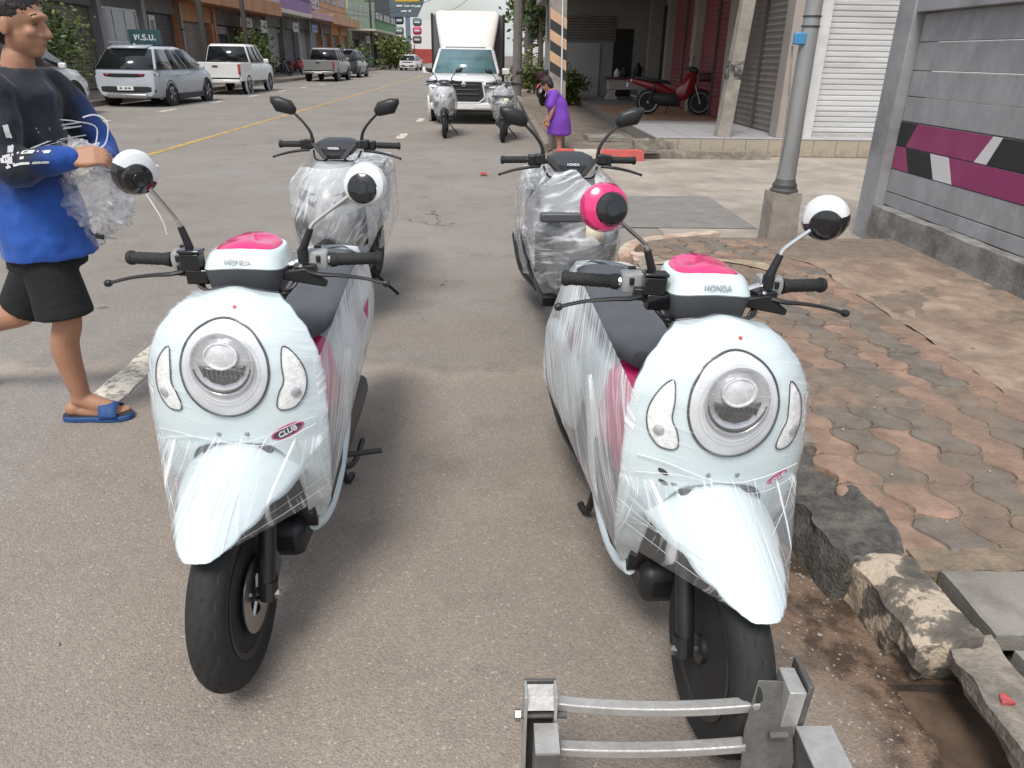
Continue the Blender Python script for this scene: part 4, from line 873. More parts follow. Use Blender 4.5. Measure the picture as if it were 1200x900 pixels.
MB().bx(-.20, .20, -.01, .03, .80, .845).build('dark_band', greyp, SC3, bevel=.01)
MB().grid(lambda a, b: Vector((.02+.09*a, -.022, .70+.09*b)), 2, 2).build('paper_tag', M('cream_paper', (.62, .56, .43), .7), SC3, solid=.002)
loose_wrap(SC3, 2, fB, fA)
def put(o, hx_, hy, yaw):
    """place by headset position"""
    o.rotation_euler = (0, 0, yaw); o.location = (hx_+math.sin(yaw)*.45, hy-math.cos(yaw)*.45, 0)
def pxw(u, v, zz):  # headset pixel at height zz
    return gnd(u, v, zz)
q = pxw(396, 170, 1.03); put(SC2, q.x, q.y, math.radians(-2))
q = pxw(668, 188, 1.03); put(SC3, q.x, q.y, math.radians(3))
for (u, v, src, lab, yw) in ((521, 162, SC2, 'film-wrapped scooter parked before the truck on the yellow-line side', 2), (589, 167, SC3, 'film-wrapped scooter parked before the truck on the pavement side', -3)):
    c_ = copy_tree(src); c_['label'] = lab; g_ = gnd(u, v); c_.location = (g_.x, g_.y+.05, 0); c_.rotation_euler = (0, 0, math.radians(yw)); c_['group'] = 'grey wrapped scooters with black mirrors'
# ================================================================== VEHICLES
carw = M('car_white', (.70, .70, .69), .25, var=.03, scale=2, coat=.6); cars = M('car_silver_blue', (.40, .43, .47), .3, 0, var=.02, scale=.5, detail=1, coat=.5); carg = M('car_grey', (.20, .20, .195), .3, 0, var=.03, scale=.5, detail=1, coat=.5); cark = M('car_black', (.02, .02, .022), .2, var=.1, coat=.6)
glassd = M('dark_glass', (.012, .014, .016), .06, var=.1, spec=.7); glassc = M('tinted_windscreen', (.10, .19, .21), .06, var=.25, scale=1.5, spec=.8)
trim = M('car_trim', (.018, .018, .018), .6); tlr = M('tail_lamp_red', (.32, .012, .014), .15, coat=.5); alloy = M('alloy', (.34, .34, .345), .35, .7, var=.1); plate = M('number_plate', (.68, .68, .66), .5, var=.05); hlamp = M('head_lamp', (.5, .52, .54), .12, .4, var=.3, scale=12)
def car_wheel(parent, c, R, w, side):
    c = Vector(c); t = MB(); hw = w/2
    t.lathe([(R*.62, -hw*.9), (R*.9, -hw), (R*.98, -hw*.8), (R, -hw*.4), (R, hw*.4), (R*.98, hw*.8), (R*.9, hw), (R*.62, hw*.9)], c, (1, 0, 0), 28, closed=True); wh = t.build('wheel', rubber, parent)
    r = MB(); r.lathe([(R*.66, side*hw*.7), (R*.66, side*hw*.92), (R*.60, side*hw*.95), (R*.56, side*hw*.6), (.001, side*hw*.5)], c, (1, 0, 0), 28)
    r.build('rim', trim, wh)
    for k in range(5):
        g = 2*math.pi*k/5; d = Vector((0, math.cos(g), math.sin(g))); e = Vector((side*hw*.92, 0, 0))
        for dg in (-.13, .13):
            d2 = Vector((0, math.cos(g+dg), math.sin(g+dg))); MB().tube([c+e+d*.03, c+e+d2*R*.61], .016, 5).build('spoke', alloy, wh)
def poly_body(sta):
    """sta: (y, zb, zs (shoulder), zt, w_low, w_mid, w_top)"""
    secs = []
    for y, zb, zs, zt, wl, wm, wt in sta:
        h = [(wl*.9, zb), (wl, zb+.05), (wm, zb+(zs-zb)*.45), (wm, zs-.03), (wm*.985, zs+.01), (wt, zt)]
        secs.append([Vector((x, y, z)) for x, z in h]+[Vector((-x, y, z)) for x, z in h[::-1]])
    return MB().loft(secs)
def cabin(root, mat, W, zb, zr, ys, wr, glass=glassd, split=(.5,), name='cabin'):
    """ys: base rear, roof rear, roof front, base front"""
    b0, r0, r1, b1 = ys; wb = W/2-.03; w2 = wr/2
    secs = []
    def ring(y, z, w_): return Vector((w_, y, z))
    mb = MB(); nseg = 4
    base = [(-wb, b0, zb), (wb, b0, zb), (wb, b1, zb), (-wb, b1, zb)]; roof = [(-w2, r0, zr), (w2, r0, zr), (w2, r1, zr), (-w2, r1, zr)]
    mid = [((a[0]*.25+c[0]*.75), a[1]*.22+c[1]*.78, a[2]*.1+c[2]*.9) for a, c in zip(base, roof)]
    mb.loft([[Vector(p) for p in base], [Vector(p) for p in mid], [Vector((p[0]*.93, p[1]*.94+(r0+r1)/2*.06, p[2])) for p in roof]])
    cb = mb.build(name, mat, root, bevel=.07)
    def pane(nm, q, off, inset):
        q = [Vector(p) for p in q]; c = sum(q, Vector())/4; n_ = (q[1]-q[0]).cross(q[3]-q[0]).normalized()
        MB().add([c+(p-c)*inset+n_*off for p in q], [(0, 1, 2, 3)]).build(nm, glass if nm != 'windscreen' else glass, cb, solid=.006)
    pane('rear_window', [base[0], base[1], mid[1], mid[0]], .012, .93)
    pane('windscreen', [base[2], base[3], mid[3], mid[2]], .012, .9)
    for sx, (i, j) in ((1, (1, 2)), (-1, (3, 0))):
        A, Bq, C, D = Vector(base[i]), Vector(base[j]), Vector(mid[j]), Vector(mid[i]); cuts = [0]+list(split)+[1]
        if sx < 0: cuts = [1-x for x in cuts[::-1]]
        for a_, b_ in zip(cuts, cuts[1:]):
            pane('side_window', [A.lerp(Bq, a_+.006), A.lerp(Bq, b_-.006), D.lerp(C, b_-.006), D.lerp(C, a_+.006)], .012, .94)
    return cb
def make_suv(label, mat, loc, rz, L=4.45, W=1.87, H=1.615):
    root = thing('parked_suv', label, 'car', loc, rz); h = W/2; s = L/4.45; k = H/1.615
    bd = poly_body([(0, .30*k, .80*k, .94*k, h*.80, h*.88, h*.80), (.12*s, .26*k, .86*k, 1.0*k, h*.92, h*.97, h*.9), (.5*s, .22*k, .88*k, 1.03*k, h*.96, h, h*.93), (2.0*s, .20*k, .88*k, 1.0*k, h*.96, h, h*.93), (3.3*s, .20*k, .87*k, .99*k, h*.96, h, h*.9), (4.0*s, .22*k, .80*k, .92*k, h*.94, h*.96, h*.84), (4.35*s, .27*k, .68*k, .80*k, h*.84, h*.86, h*.7), (4.45*s, .33*k, .6*k, .7*k, h*.7, h*.74, h*.6)]).build('body', mat, root, smooth=50)
    cabin(root, mat, W, .985*k, H, (.06*s, .72*s, 2.30*s, 3.55*s), W*.66, split=(.30, .62))
    MB().add([(-h*.56, .50*s, H-.07), (h*.56, .50*s, H-.07), (h*.60, .86*s, H+.006), (-h*.60, .86*s, H+.006)], [(0, 1, 2, 3)]).build('spoiler', mat, root, solid=.04)
    MB().loft([[Vector((x, y+.10*(abs(x)/h)**3, z)) for x in [h*.93*(-1+2*q/12) for q in range(13)]] for y, z in ((-.018, .90*k), (-.028, .885*k), (-.022, .82*k), (-.005, .80*k))], closed=False).build('light_bar', trim, root)
    for sx in (-1, 1):
        MB().add([(sx*h*.44, -.028, .885*k), (sx*h*.82, .045, .915*k), (sx*h*.985, .30, .90*k), (sx*h*.985, .16, .80*k), (sx*h*.8, .035, .80*k), (sx*h*.5, -.026, .84*k)], [tuple(range(6))]).build('tail_light', tlr, root, solid=.02)
        MB().bx(sx*h*.985-.02, sx*h*.985+.03, 1.25*s, 3.15*s, .17*k, .33*k).build('sill', trim, root, bevel=.02)
        MB().box((sx*(h+.09), 3.05*s, 1.03*k), (.17, .10, .13)).build('door_mirror', mat, root, bevel=.03)
        for q in (1.35, 2.25): MB().box((sx*(h+.005), q*s, .86*k), (.02, .2, .035)).build('door_handle', mat, root, bevel=.008)
        for q in (.72, 1.78, 2.85): MB().add([(sx*(h+.002), q*s, .30*k), (sx*(h+.002), q*s+.012, .30*k), (sx*(h*.99+.004), q*s+.012, .90*k), (sx*(h*.99+.004), q*s, .90*k)], [(0, 1, 2, 3)]).build('door_gap', trim, root)
        for y in (.85*s, 3.55*s):
            MB().lathe([(.40*k, -.05), (.40*k, .012), (.36*k, .02), (.36*k, -.05)], (sx*(h*.985), y, .335*k), (sx, 0, 0), 28, closed=True).build('wheel_arch', trim, root)
            MB().lathe([(.0005, -.12), (.37*k, -.12), (.37*k, .006), (.0005, .006)], (sx*(h*.985), y, .335*k), (sx, 0, 0), 28).build('wheel_well', trim, root)
            car_wheel(root, (sx*(h-.10), y, .335*k), .335*k, .22, sx)
    MB().loft([[Vector((x, y+.12*(abs(x)/h)**4, z)) for x in [h*.9*(-1+2*q/10) for q in range(11)]] for y, z in ((-.02, .56*k), (-.045, .54*k), (-.045, .43*k), (-.02, .40*k))], closed=False).build('bumper_insert', trim, root)
    MB().bx(-h*.62, h*.62, -.05, .06, .24*k, .36*k).build('skid_plate', alloy, root, bevel=.03)
    MB().bx(-.23, .23, -.062, -.045, .455*k, .57*k).build('number_plate', plate, root)
    [MB().bx(x-.03, x+.03, -.066, -.063, .49*k, .535*k).build('plate_print', trim, root) for x in (-.13, .02, .12)]
    MB().box((0, .95*s, H+.04), (.05, .13, .08), taper=.4).build('antenna_fin', mat, root)
    return root
def make_pickup(label, mat, loc, rz, canopy=False, k=1.):
    root = thing('pickup_truck', label, 'truck', loc, rz); h = .925*k
    poly_body([(1.58*k, .42*k, 1.02*k, 1.12*k, h*.95, h, h*.93), (3.3*k, .40*k, 1.02*k, 1.12*k, h*.95, h, h*.92), (3.75*k, .40*k, 1.02*k, 1.13*k, h*.95, h, h*.86), (4.7*k, .42*k, .98*k, 1.08*k, h*.95, h*.98, h*.82), (5.05*k, .46*k, .86*k, .97*k, h*.88, h*.92, h*.74), (5.2*k, .50*k, .78*k, .86*k, h*.78, h*.84, h*.66)]).build('body', mat, root, smooth=45)
    # bed: three walls and floor
    for sx in (-1, 1): MB().bx(sx*h*.965-.035, sx*h*.965+.035, .06*k, 1.575*k, .48*k, 1.13*k).build('bed_side', mat, root, bevel=.02)
    MB().bx(-h*.93, h*.93, .02*k, .055*k, .60*k, 1.13*k).build('tailgate', mat, root, bevel=.02)
    MB().bx(-h*.93, h*.93, .05*k, 1.57*k, .56*k, .60*k).build('bed_floor', trim, root)
    MB().box((-.0*k, .012*k, 1.0*k), (.2*k, .03, .05)).build('tailgate_handle', trim, root)
    MB().bx(-h*.96, h*.96, -.10*k, .04*k, .42*k, .55*k).build('rear_bumper', alloy if mat != carw else carw, root, bevel=.03)
    MB().bx(-.22, .22, -.116*k, -.102*k, .44*k, .54*k).build('number_plate', plate, root)
    cabin(root, mat, h*2, 1.10*k, 1.78*k, (1.62*k, 1.74*k, 3.0*k, 3.85*k), h*1.44, split=(.40, .74))
    for sx in (-1, 1):
        MB().bx(sx*h*.955-.045, sx*h*.955+.045, -.012*k, .06*k, .72*k, 1.08*k).build('tail_light', tlr, root, bevel=.015)
        MB().box((sx*(h+.11), 3.35*k, 1.17*k), (.2, .1, .16)).build('door_mirror', mat, root, bevel=.03)
        for q in (2.0, 2.85): MB().box((sx*(h+.006), q*k, .98*k), (.02, .2, .04)).build('door_handle', mat, root, bevel=.008)
        MB().bx(sx*h*.98-.05, sx*h*.98+.05, 1.9*k, 3.6*k, .36*k, .41*k).build('side_step', trim, root)
        for y in (1.05*k, 4.15*k):
            MB().lathe([(.43*k, -.05), (.43*k, .015), (.385*k, .02), (.385*k, -.05)], (sx*h*.985, y, .375*k), (sx, 0, 0), 28, closed=True).build('wheel_arch', mat if mat == carw else trim, root)
            MB().lathe([(.0005, -.1), (.40*k, -.1), (.40*k, .006), (.0005, .006)], (sx*h*.985, y, .375*k), (sx, 0, 0), 28).build('wheel_well', trim, root)
            car_wheel(root, (sx*(h-.11), y, .36*k), .36*k, .24, sx)
    return root
make_suv('light silver-blue SUV with a dark full-width tail light bar, parked by the leafy bush', cars, (-10.50, 22.85, 0), math.radians(-2))
make_pickup('white double-cab pickup parked in front of the silver-blue SUV', carw, (-10.42, 30.1, 0), math.radians(1))
sv = make_suv('white SUV with alloy wheels parked next to the green bush behind the man', carw, (-11.35, 16.05, 0), math.radians(-1), 4.75, 1.86, 1.80)
make_pickup('grey double-cab pickup parked farther along the shophouses', carg, (-9.95, 45.5, 0), math.radians(-1))
make_suv('black SUV parked ahead of the grey pickup', cark, (-10.0, 53.5, 0), math.radians(-1), 4.6, 1.85, 1.72)
make_suv('small white car far down the road beside the sign pylon', carw, (-8.6, 80, 0), math.radians(-4), 4.4, 1.75, 1.47)
# ---------------- delivery truck facing us
TK = make_pickup('white delivery truck with a tall box body and roof fairing, facing up the road', carw, (-.70, 23.75, 0), math.pi, k=.98); TK.name = 'delivery_truck'
for o in list(TK.children):
    if o.name.split('.')[0] in ('bed_side', 'tailgate', 'tailgate_handle', 'tail_light', 'rear_bumper', 'number_plate'): bpy.data.objects.remove(o)
    elif o.name.split('.')[0] == 'cabin':
        for c_ in o.children:
            if c_.name.startswith('windscreen'): c_.data.materials.clear(); c_.data.materials.append(glassc)
def tk(mb, nm, mat, **kw): return mb.build(nm, mat, TK, **kw)
tk(MB().bx(-.96, .96, -.3, 1.55, .75, 2.52), 'cargo_box', M('box_grey', (.12, .12, .125), .6, var=.1), bevel=.02)
tk(MB().bx(-.98, .98, -.34, -.305, .72, 2.54), 'box_door', carw)
for sx in (-1, 1): tk(MB().bx(sx*.975-.03, sx*.975+.03, 1.50, 1.56, .75, 2.54), 'box_frame', trim)
# rounded fairing over the cab: wide at the top, narrow at the bottom
fz = [(1.46, .66, 2.62), (1.58, .69, 2.60), (1.70, .71, 2.56), (2.0, .765, 2.42), (2.3, .82, 2.25), (2.48, .845, 2.08), (2.56, .83, 1.98), (2.60, .76, 1.86)]
secs = []
for z, w_, y in fz:
    secs.append([Vector((w_*math.sin(g)*1.0 if abs(g) < 1.5 else math.copysign(w_, g), y+.0-.16*(abs(g)/1.57)**4, z)) for g in [math.copysign(abs(-1+2*q/16)**.75, -1+2*q/16)*1.57 for q in range(17)]])
fr_ = MB().loft(secs, closed=False); fr_.add([p for p in secs[-1]]+[Vector((p.x, 1.5, p.z)) for p in secs[-1]], [(i, i+1, 18+i, 17+i) for i in range(16)])
for sgn, i in ((-1, 0), (1, 16)): fr_.add([s_[i] for s_ in secs]+[Vector((s_[i].x, 1.56, s_[i].z)) for s_ in secs], [(k_, k_+1, len(secs)+k_+1, len(secs)+k_) for k_ in range(len(secs)-1)])
fo = tk(fr_, 'roof_fairing', M('fairing_white', (.70, .68, .645), .45, var=.04), smooth=60)
MB().tube([Vector((w_, y, z)) for w_, y, z in [( .70*(-1+2*q/16), 2.572-.16*abs(-1+2*q/16)**4, 1.69) for q in range(17)]], .008, 6).build('fairing_seam', carg, fo)
# front end (local y increases towards us after rotation: front is at y ~ 5.1)
gz = [(-.44, .98), (.44, .98), (.50, .62), (.36, .50), (-.36, .50), (-.50, .62)]
FY = 5.135
tk(MB().prism([(x*.98, z*.98) for x, z in gz], (0, FY-.06, 0), (1, 0, 0), (0, 0, 1), (0, .10, 0)), 'grille', trim, bevel=.02)
for z in (.88, .78, .68): tk(MB().bx(-.36, .36, FY+.04, FY+.06, z-.012, z+.012), 'grille_bar', M('grille_grey', (.07, .07, .075), .4), bevel=.004)
tk(MB().tube([Vector((x*1.0, FY+.035, z*.985)) for x, z in gz+[gz[0]]], .022, 6, caps=False), 'grille_frame', carw)
tk(MB().lathe([(.055, 0), (.058, .012), (.04, .02), (.001, .02)], (0, FY+.055, .90), (0, 1, 0), 20), 'badge', chrome)
for sx in (-1, 1):
    tk(MB().add([(sx*.45, FY+.03, .94), (sx*.72, FY-.06, .99), (sx*.86, FY-.30, 1.0), (sx*.87, FY-.28, .86), (sx*.74, FY-.03, .80), (sx*.48, FY+.04, .82)], [tuple(range(6))]), 'headlight', hlamp, solid=.03)
    tk(MB().add([(sx*.56, FY+.045, .62), (sx*.78, FY-.01, .66), (sx*.80, FY-.02, .48), (sx*.60, FY+.05, .46)], [(0, 1, 2, 3)]), 'fog_light', carg, solid=.02)
tk(MB().bx(-.80, .80, FY-.15, FY+.055, .33, .50), 'front_bumper', carw, bevel=.05)
tk(MB().bx(-.25, .25, FY+.056, FY+.07, .36, .47), 'number_plate', plate)
tk(MB().bx(-.70, .70, FY-.2, FY+.0, .22, .32), 'air_dam', trim, bevel=.03)
tk(MB().box((0, 3.55, 1.705), (1.0, .02, .05), rx=-.9), 'windscreen_banner', plate)
# ================================================================== BUILDINGS, LEFT SIDE
paveL = M('left_pavement', (.24, .205, .175), .9, var=.25, scale=1.5, bump=.3, bscale=20)
struct(MB().bx(-15.2, -11.65, -5, 140, -.02, .13).build('left_pavement', paveL))
struct(MB().bx(-11.65, -11.5, -5, 140, -.02, .15).build('left_kerb', kerbm))
FX = -14.6
def shutter(parent, y0, y1, z0, z1, mat, x, name='shutter', side=1, pitch=.11):
    """roller shutter: real ribs"""
    n = max(3, int((z1-z0)/pitch)); mb = MB(); vs = []
    for k in range(n*3+1):
        ph = k % 3; zz = z0+(z1-z0)*k/(n*3); vs += [(x+side*(.014 if ph == 1 else 0), y0, zz), (x+side*(.014 if ph == 1 else 0), y1, zz)]
    mb.add(vs, [(2*k, 2*k+1, 2*k+3, 2*k+2) for k in range(n*3)])
    return mb.build(name, mat, parent, smooth=0)
def shut_mat(n_, c): return M('shutter_'+n_, c, .55, .1, var=.2, scale=1.4, dirt=tuple(x*.6 for x in c), dscale=.8, stretch=(1, 1, .3))
sgrey, sbrown, sdark, solive = shut_mat('grey', (.27, .255, .24)), shut_mat('brown', (.21, .17, .14)), shut_mat('dark', (.085, .08, .08)), shut_mat('olive', (.19, .17, .12))
wgrey = M('grey_render', (.31, .295, .30), .85, var=.15, scale=1, bump=.1, bscale=20, dirt=(.22, .21, .21), dscale=.6)
wdark = M('dark_render', (.16, .145, .14), .85, var=.2, scale=1, dirt=(.1, .09, .085), dscale=.7)
worange = M('orange_paint', (.44, .215, .11), .75, var=.12, scale=1, dirt=(.34, .15, .07), dscale=.8); wpink = M('pink_render', (.52, .335, .38), .8, var=.1, scale=1, dirt=(.42, .29, .31), dscale=.7)
wlilac = M('lilac_render', (.50, .42, .47), .8, var=.1, scale=1); wpeach = M('peach_render', (.55, .32, .19), .8, var=.1, scale=1, dirt=(.42, .24, .15), dscale=.7); wgreen = M('pale_green_render', (.36, .46, .31), .8, var=.12, scale=1); wblack = M('charcoal_cladding', (.075, .078, .082), .7, var=.15, scale=2)
cream = M('cream_render', (.55, .50, .42), .8, var=.1, scale=1); purple = M('purple_rail', (.27, .18, .34), .6); winf = M('window_frame', (.62, .62, .62), .5); paneg = M('grey_pane', (.24, .25, .265), .12, var=.3, scale=.8, spec=.7); paned = M('dark_pane', (.035, .04, .045), .08, var=.3, scale=.8, spec=.7); innerd = M('interior_shade', (.03, .027, .025), .9)  # innerd: near-black colour stands in for the shade inside openings
greenb = M('green_rail', (.12, .22, .13), .6)
def winbox(parent, y0, y1, z0, z1, x, cols, rows, pane, fr=.05, name='window'):
    """window facing +x with frame bars, each pane its own mesh"""
    mb = MB()
    mb.bx(x, x+.05, y0, y1, z0, z0+fr).bx(x, x+.05, y0, y1, z1-fr, z1).bx(x, x+.05, y0, y0+fr, z0+fr, z1-fr).bx(x, x+.05, y1-fr, y1, z0+fr, z1-fr)
    for k in range(1, cols): yy = y0+(y1-y0)*k/cols; mb.bx(x+.003, x+.047, yy-fr/2, yy+fr/2, z0+fr, z1-fr)
    for k in range(1, rows): zz = z0+(z1-z0)*k/rows; mb.bx(x+.006, x+.044, y0+fr, y1-fr, zz-fr/2, zz+fr/2)
    w_ = mb.build(name, winf, parent)
    for i in range(cols):
        for j in range(rows):
            MB().bx(x-.01, x+.02, y0+(y1-y0)*i/cols+fr*.5, y0+(y1-y0)*(i+1)/cols-fr*.5, z0+(z1-z0)*j/rows+fr*.5, z0+(z1-z0)*(j+1)/rows-fr*.5).build('pane', pane, w_)
    return w_
def shophouse(label, y0, y1, bays, upmat, pil, slabmat, slabz=(3.55, 3.95), proj=1.25, top=7.6, upwin=paned, rail=None, setback=.25):
    b = thing('shophouse', label, 'building', (FX, (y0+y1)/2, 0)); oy = (y0+y1)/2
    def bl(mb, nm, mat, **k): return mb.xf(Matrix.Translation((-FX, -oy, 0))).build(nm, mat, b, **k)
    bl(MB().bx(FX-9, FX-.35, y0+.02, y1-.02, 0, top), 'block', wdark)
    bl(MB().bx(FX-.3, FX+proj, y0, y1, slabz[0], slabz[1]), 'canopy', slabmat, bevel=.02)
    bl(MB().bx(FX-.34, FX+.0, y0, y1, slabz[1]+.003, top), 'upper_wall', upmat)
    n = len(bays); dy = (y1-y0)/n
    for k, (kind, sm) in enumerate(bays):
        a, c = y0+dy*k, y0+dy*(k+1); sub = thing
        bl(MB().bx(FX-.25, FX+.12, a-.0, a+.32, 0, slabz[0]-.003), 'pillar', pil, bevel=.02)
        bl(MB().bx(FX-.33, FX-.02, a+.323, c-.003, slabz[0]-.75, slabz[0]-.004), 'lintel', wdark if kind != 'frame' else pil)
        if kind == 'frame': bl(MB().bx(FX-.25, FX+.06, c-.35, c-.004, 0, slabz[0]-.755), 'jamb', pil)
        if kind in ('shutter', 'frame'):
            q = shutter(b, a+.33, c-(.36 if kind == 'frame' else .01), .15, slabz[0]-.76, sm, FX-setback); q.location = (-FX, -oy, 0)
        elif kind == 'window':
            bl(MB().bx(FX-.33, FX-.1, a+.323, c-.003, .0, slabz[0]-.753), 'wall', wgrey)
            q = winbox(b, a+.5, c-.25, .55, 3.0, FX-.1, 3, 2, paneg, .07); q.location = (-FX, -oy, 0)
        elif kind == 'open':
            bl(MB().bx(FX-.34, FX-.30, a+.33, c-.01, .15, slabz[0]-.76), 'recess_shade', innerd)  # flat dark panel, the shade of the open recess put into its colour
            for t in (.3, .62): bl(MB().bx(FX-.29, FX-.2, a+dy*t, a+dy*t+.12, .15, slabz[0]-.77), 'post', wdark)
            bl(MB().bx(FX-.1, FX-.04, a+.7, a+2.2, 2.35, 2.72), 'shop_board', M('dull_board', (.22, .19, .16), .7, var=.3, scale=5))
        nw = 2
        for j in range(nw):
            wa = a+dy*(.14+.42*j); q = winbox(b, wa, wa+dy*.30, slabz[1]+.95, slabz[1]+2.5, FX+.003, 2, 1, upwin, .06); q.location = (-FX, -oy, 0)
    if rail:
        for k in range(int((y1-y0)/.16)): bl(MB().bx(FX+proj-.09, FX+proj-.05, y0+.05+k*.16, y0+.09+k*.16, slabz[1]+.003, slabz[1]+.9), 'baluster', rail)
        bl(MB().bx(FX+proj-.11, FX+proj-.03, y0+.02, y1-.02, slabz[1]+.903, slabz[1]+.97), 'handrail', rail)
    bl(MB().bx(FX-.4, FX+.25, y0, y1, top+.003, top+.3), 'cornice', slabmat)
    return b
shophouse('grey shophouse with brown roller doors beside the leafy bush', 19.0, 30.4, [('shutter', sbrown), ('shutter', solive), ('shutter', solive)], wgrey, M('tan_pillar', (.27, .22, .18), .85, var=.2, scale=2), wgrey, slabz=(3.7, 4.0))
shophouse('grey shophouse with a white-framed shop window', 30.4, 38.0, [('window', sgrey), ('shutter', sdark)], wgrey, wgrey, wgrey, slabz=(3.75, 4.05))
shophouse('shophouse with an orange door frame and orange canopy edge', 38.0, 52.0, [('frame', sbrown), ('open', sdark), ('open', sdark)], worange, worange, worange, slabz=(3.55, 4.3))
shophouse('lilac shophouse with a purple balcony railing', 52.0, 60.5, [('shutter', sgrey), ('shutter', sdark)], wlilac, wdark, cream, slabz=(3.8, 4.05), rail=purple)
shophouse('pink shophouse with grey roller doors', 60.5, 68.5, [('shutter', sgrey), ('shutter', sgrey)], wpink, wgrey, wpink, slabz=(3.85, 4.3))
shophouse('peach-orange shophouse at the end of the pink row', 68.5, 81.5, [('shutter', sbrown), ('frame', sbrown), ('frame', sgrey)], wpeach, worange, wpeach, slabz=(3.75, 4.5))
shophouse('pale green shophouse behind a cream canopy', 83.0, 101.0, [('open', sdark), ('shutter', solive), ('open', sdark)], wgreen, wgreen, cream, slabz=(3.6, 3.8), proj=2.6, rail=greenb)
shophouse('charcoal clad building past the green shophouse', 101.0, 123.0, [('open', sdark), ('open', sdark), ('open', sdark)], wblack, wblack, cream, slabz=(3.4, 3.65), proj=2.2, top=9.5)
# small signs on the left
bs = thing('shop_sign', 'dark teal signboard with white Thai letters over the silver-blue SUV', 'sign', (-12.9, 28.0, .13))
teal = M('teal_board', (.03, .075, .085), .5, var=.15, scale=3); letw = M('sign_white', (.55, .62, .62), .6)
p0, p1 = atX(154, 50, -12.9), atX(186, 36, -12.9)
sgY = 27.4; a0, a1 = atY(153, 52, sgY), atY(187, 35, sgY)
bs.location = ((a0.x+a1.x)/2, sgY, .13)
cw, ch = a1.x-a0.x, a1.z-a0.z
MB().bx(-cw/2, cw/2, -.03, .03, a0.z-.13, a1.z-.13).build('board', teal, bs)
text('lettering', 'พ.ร.บ.', ch*.66, letw, bs, frame4((0, -.033, (a0.z+a1.z)/2-.13), (1, 0, 0), (0, 0, 1)), .002, 0, .006)
for sx in (-1, 1): MB().tube([(sx*cw*.4, .0, 0), (sx*cw*.4, 0, a0.z-.12)], .025, 8).build('post', trim, bs)
po = thing('poster', 'small pale poster on the grey shophouse pillar', 'poster', (FX+.15, 34.4, 1.9)); po.location = (FX-.085+.02, 0, 0)
pa = atX(179, 30, FX+.14); po.location = (FX+.14, pa.y, pa.z)
MB().bx(-.015, .0, -.30, .30, -.40, .40).build('sheet', M('paper', (.55, .54, .52), .7, var=.2, scale=8), po)
MB().bx(.001, .006, -.18, .18, -.22, .22).build('print', M('poster_print', (.20, .20, .22), .7, var=.6, scale=14), po)
# ---------------- sign pylon
py = thing('sign_pylon', 'tall sign pylon with a dark board, yellow band and round plates', 'sign', (0, 0, 0))
PYY = 88.0; pc = atY(479, 70, PYY); py.location = (pc.x, PYY, 0)
def rel(u, v): q = atY(u, v, PYY); return (q.x-pc.x, q.z)
navy = M('sign_slate', (.10, .125, .15), .5, var=.1); 
xl, zt = rel(456, -14); xr, zb = rel(490, 20)
MB().prism([rel(455, -14), rel(499, -14), rel(496, 4), rel(489, 20), rel(458, 20)], (0, -.25, 0), (1, 0, 0), (0, 0, 1), (0, .5, 0)).build('board', navy, py)
MB().prism([rel(463, -8), rel(494, -8), rel(492, 2), rel(463, 2)], (0, -.28, 0), (1, 0, 0), (0, 0, 1), (0, .02, 0)).build('yellow_band', M('sign_yellow', (.60, .38, .02), .5), py)
for (u0, u1, v) in ((465, 472, 7), (474, 480, 7), (482, 493, 7.4), (470, 477, 13), (479, 482, 13)):
    x0, z0 = rel(u0, v+1); x1, z1 = rel(u1, v-1); MB().bx(x0, x1, -.27, -.25, z0, z1).build('print', letw, py)
a, b_ = rel(475, 20), rel(482, 66); MB().bx(a[0], b_[0], -.2, .2, 0, a[1]+.1).build('column', M('column_blue', (.14, .20, .26), .5), py)
for (u, v, cc) in ((468, 24, (.05, .07, .08)), (468, 36, (.12, .17, .16)), (489, 26, (.10, .14, .16)), (489, 36, (.55, .05, .12)), (489, 46.5, (.09, .065, .05))):
    x0, z0 = rel(u-5, v+4.6); x1, z1 = rel(u+5, v-4.6); pl = MB().bx(x0, x1, -.2, .2, z0, z1).build('round_plate', M('plate_%d' % (u*100+v), cc, .5), py, bevel=.35)
    MB().bx(x0+(x1-x0)*.2, x0+(x1-x0)*.8, -.23, -.2, z0+(z1-z0)*.4, z0+(z1-z0)*.62).build('plate_print', letw, pl)
a, b_ = rel(485, 52), rel(486, 66); MB().bx(a[0], b_[0]+.05, -.05, .05, 0, a[1]).build('pole', trim, py)
# pale shed and red base line far behind the pylon
fb = thing('far_shed', 'large white building with a red band closing the street view', 'building', (-10, 150, 0))
l0, l1 = atY(470, 20, 150), atY(530, 62, 150)
MB().bx(l0.x+10, l1.x+10, 0, 6, 0, 7.2).build('wall', M('shed_white', (.66, .64, .63), .7, var=.05, scale=.3), fb); MB().bx(l0.x+10, l1.x+10, -.15, 0, 0, 2.4).build('red_band', M('shed_red', (.33, .05, .045), .6, var=.2, scale=1), fb)
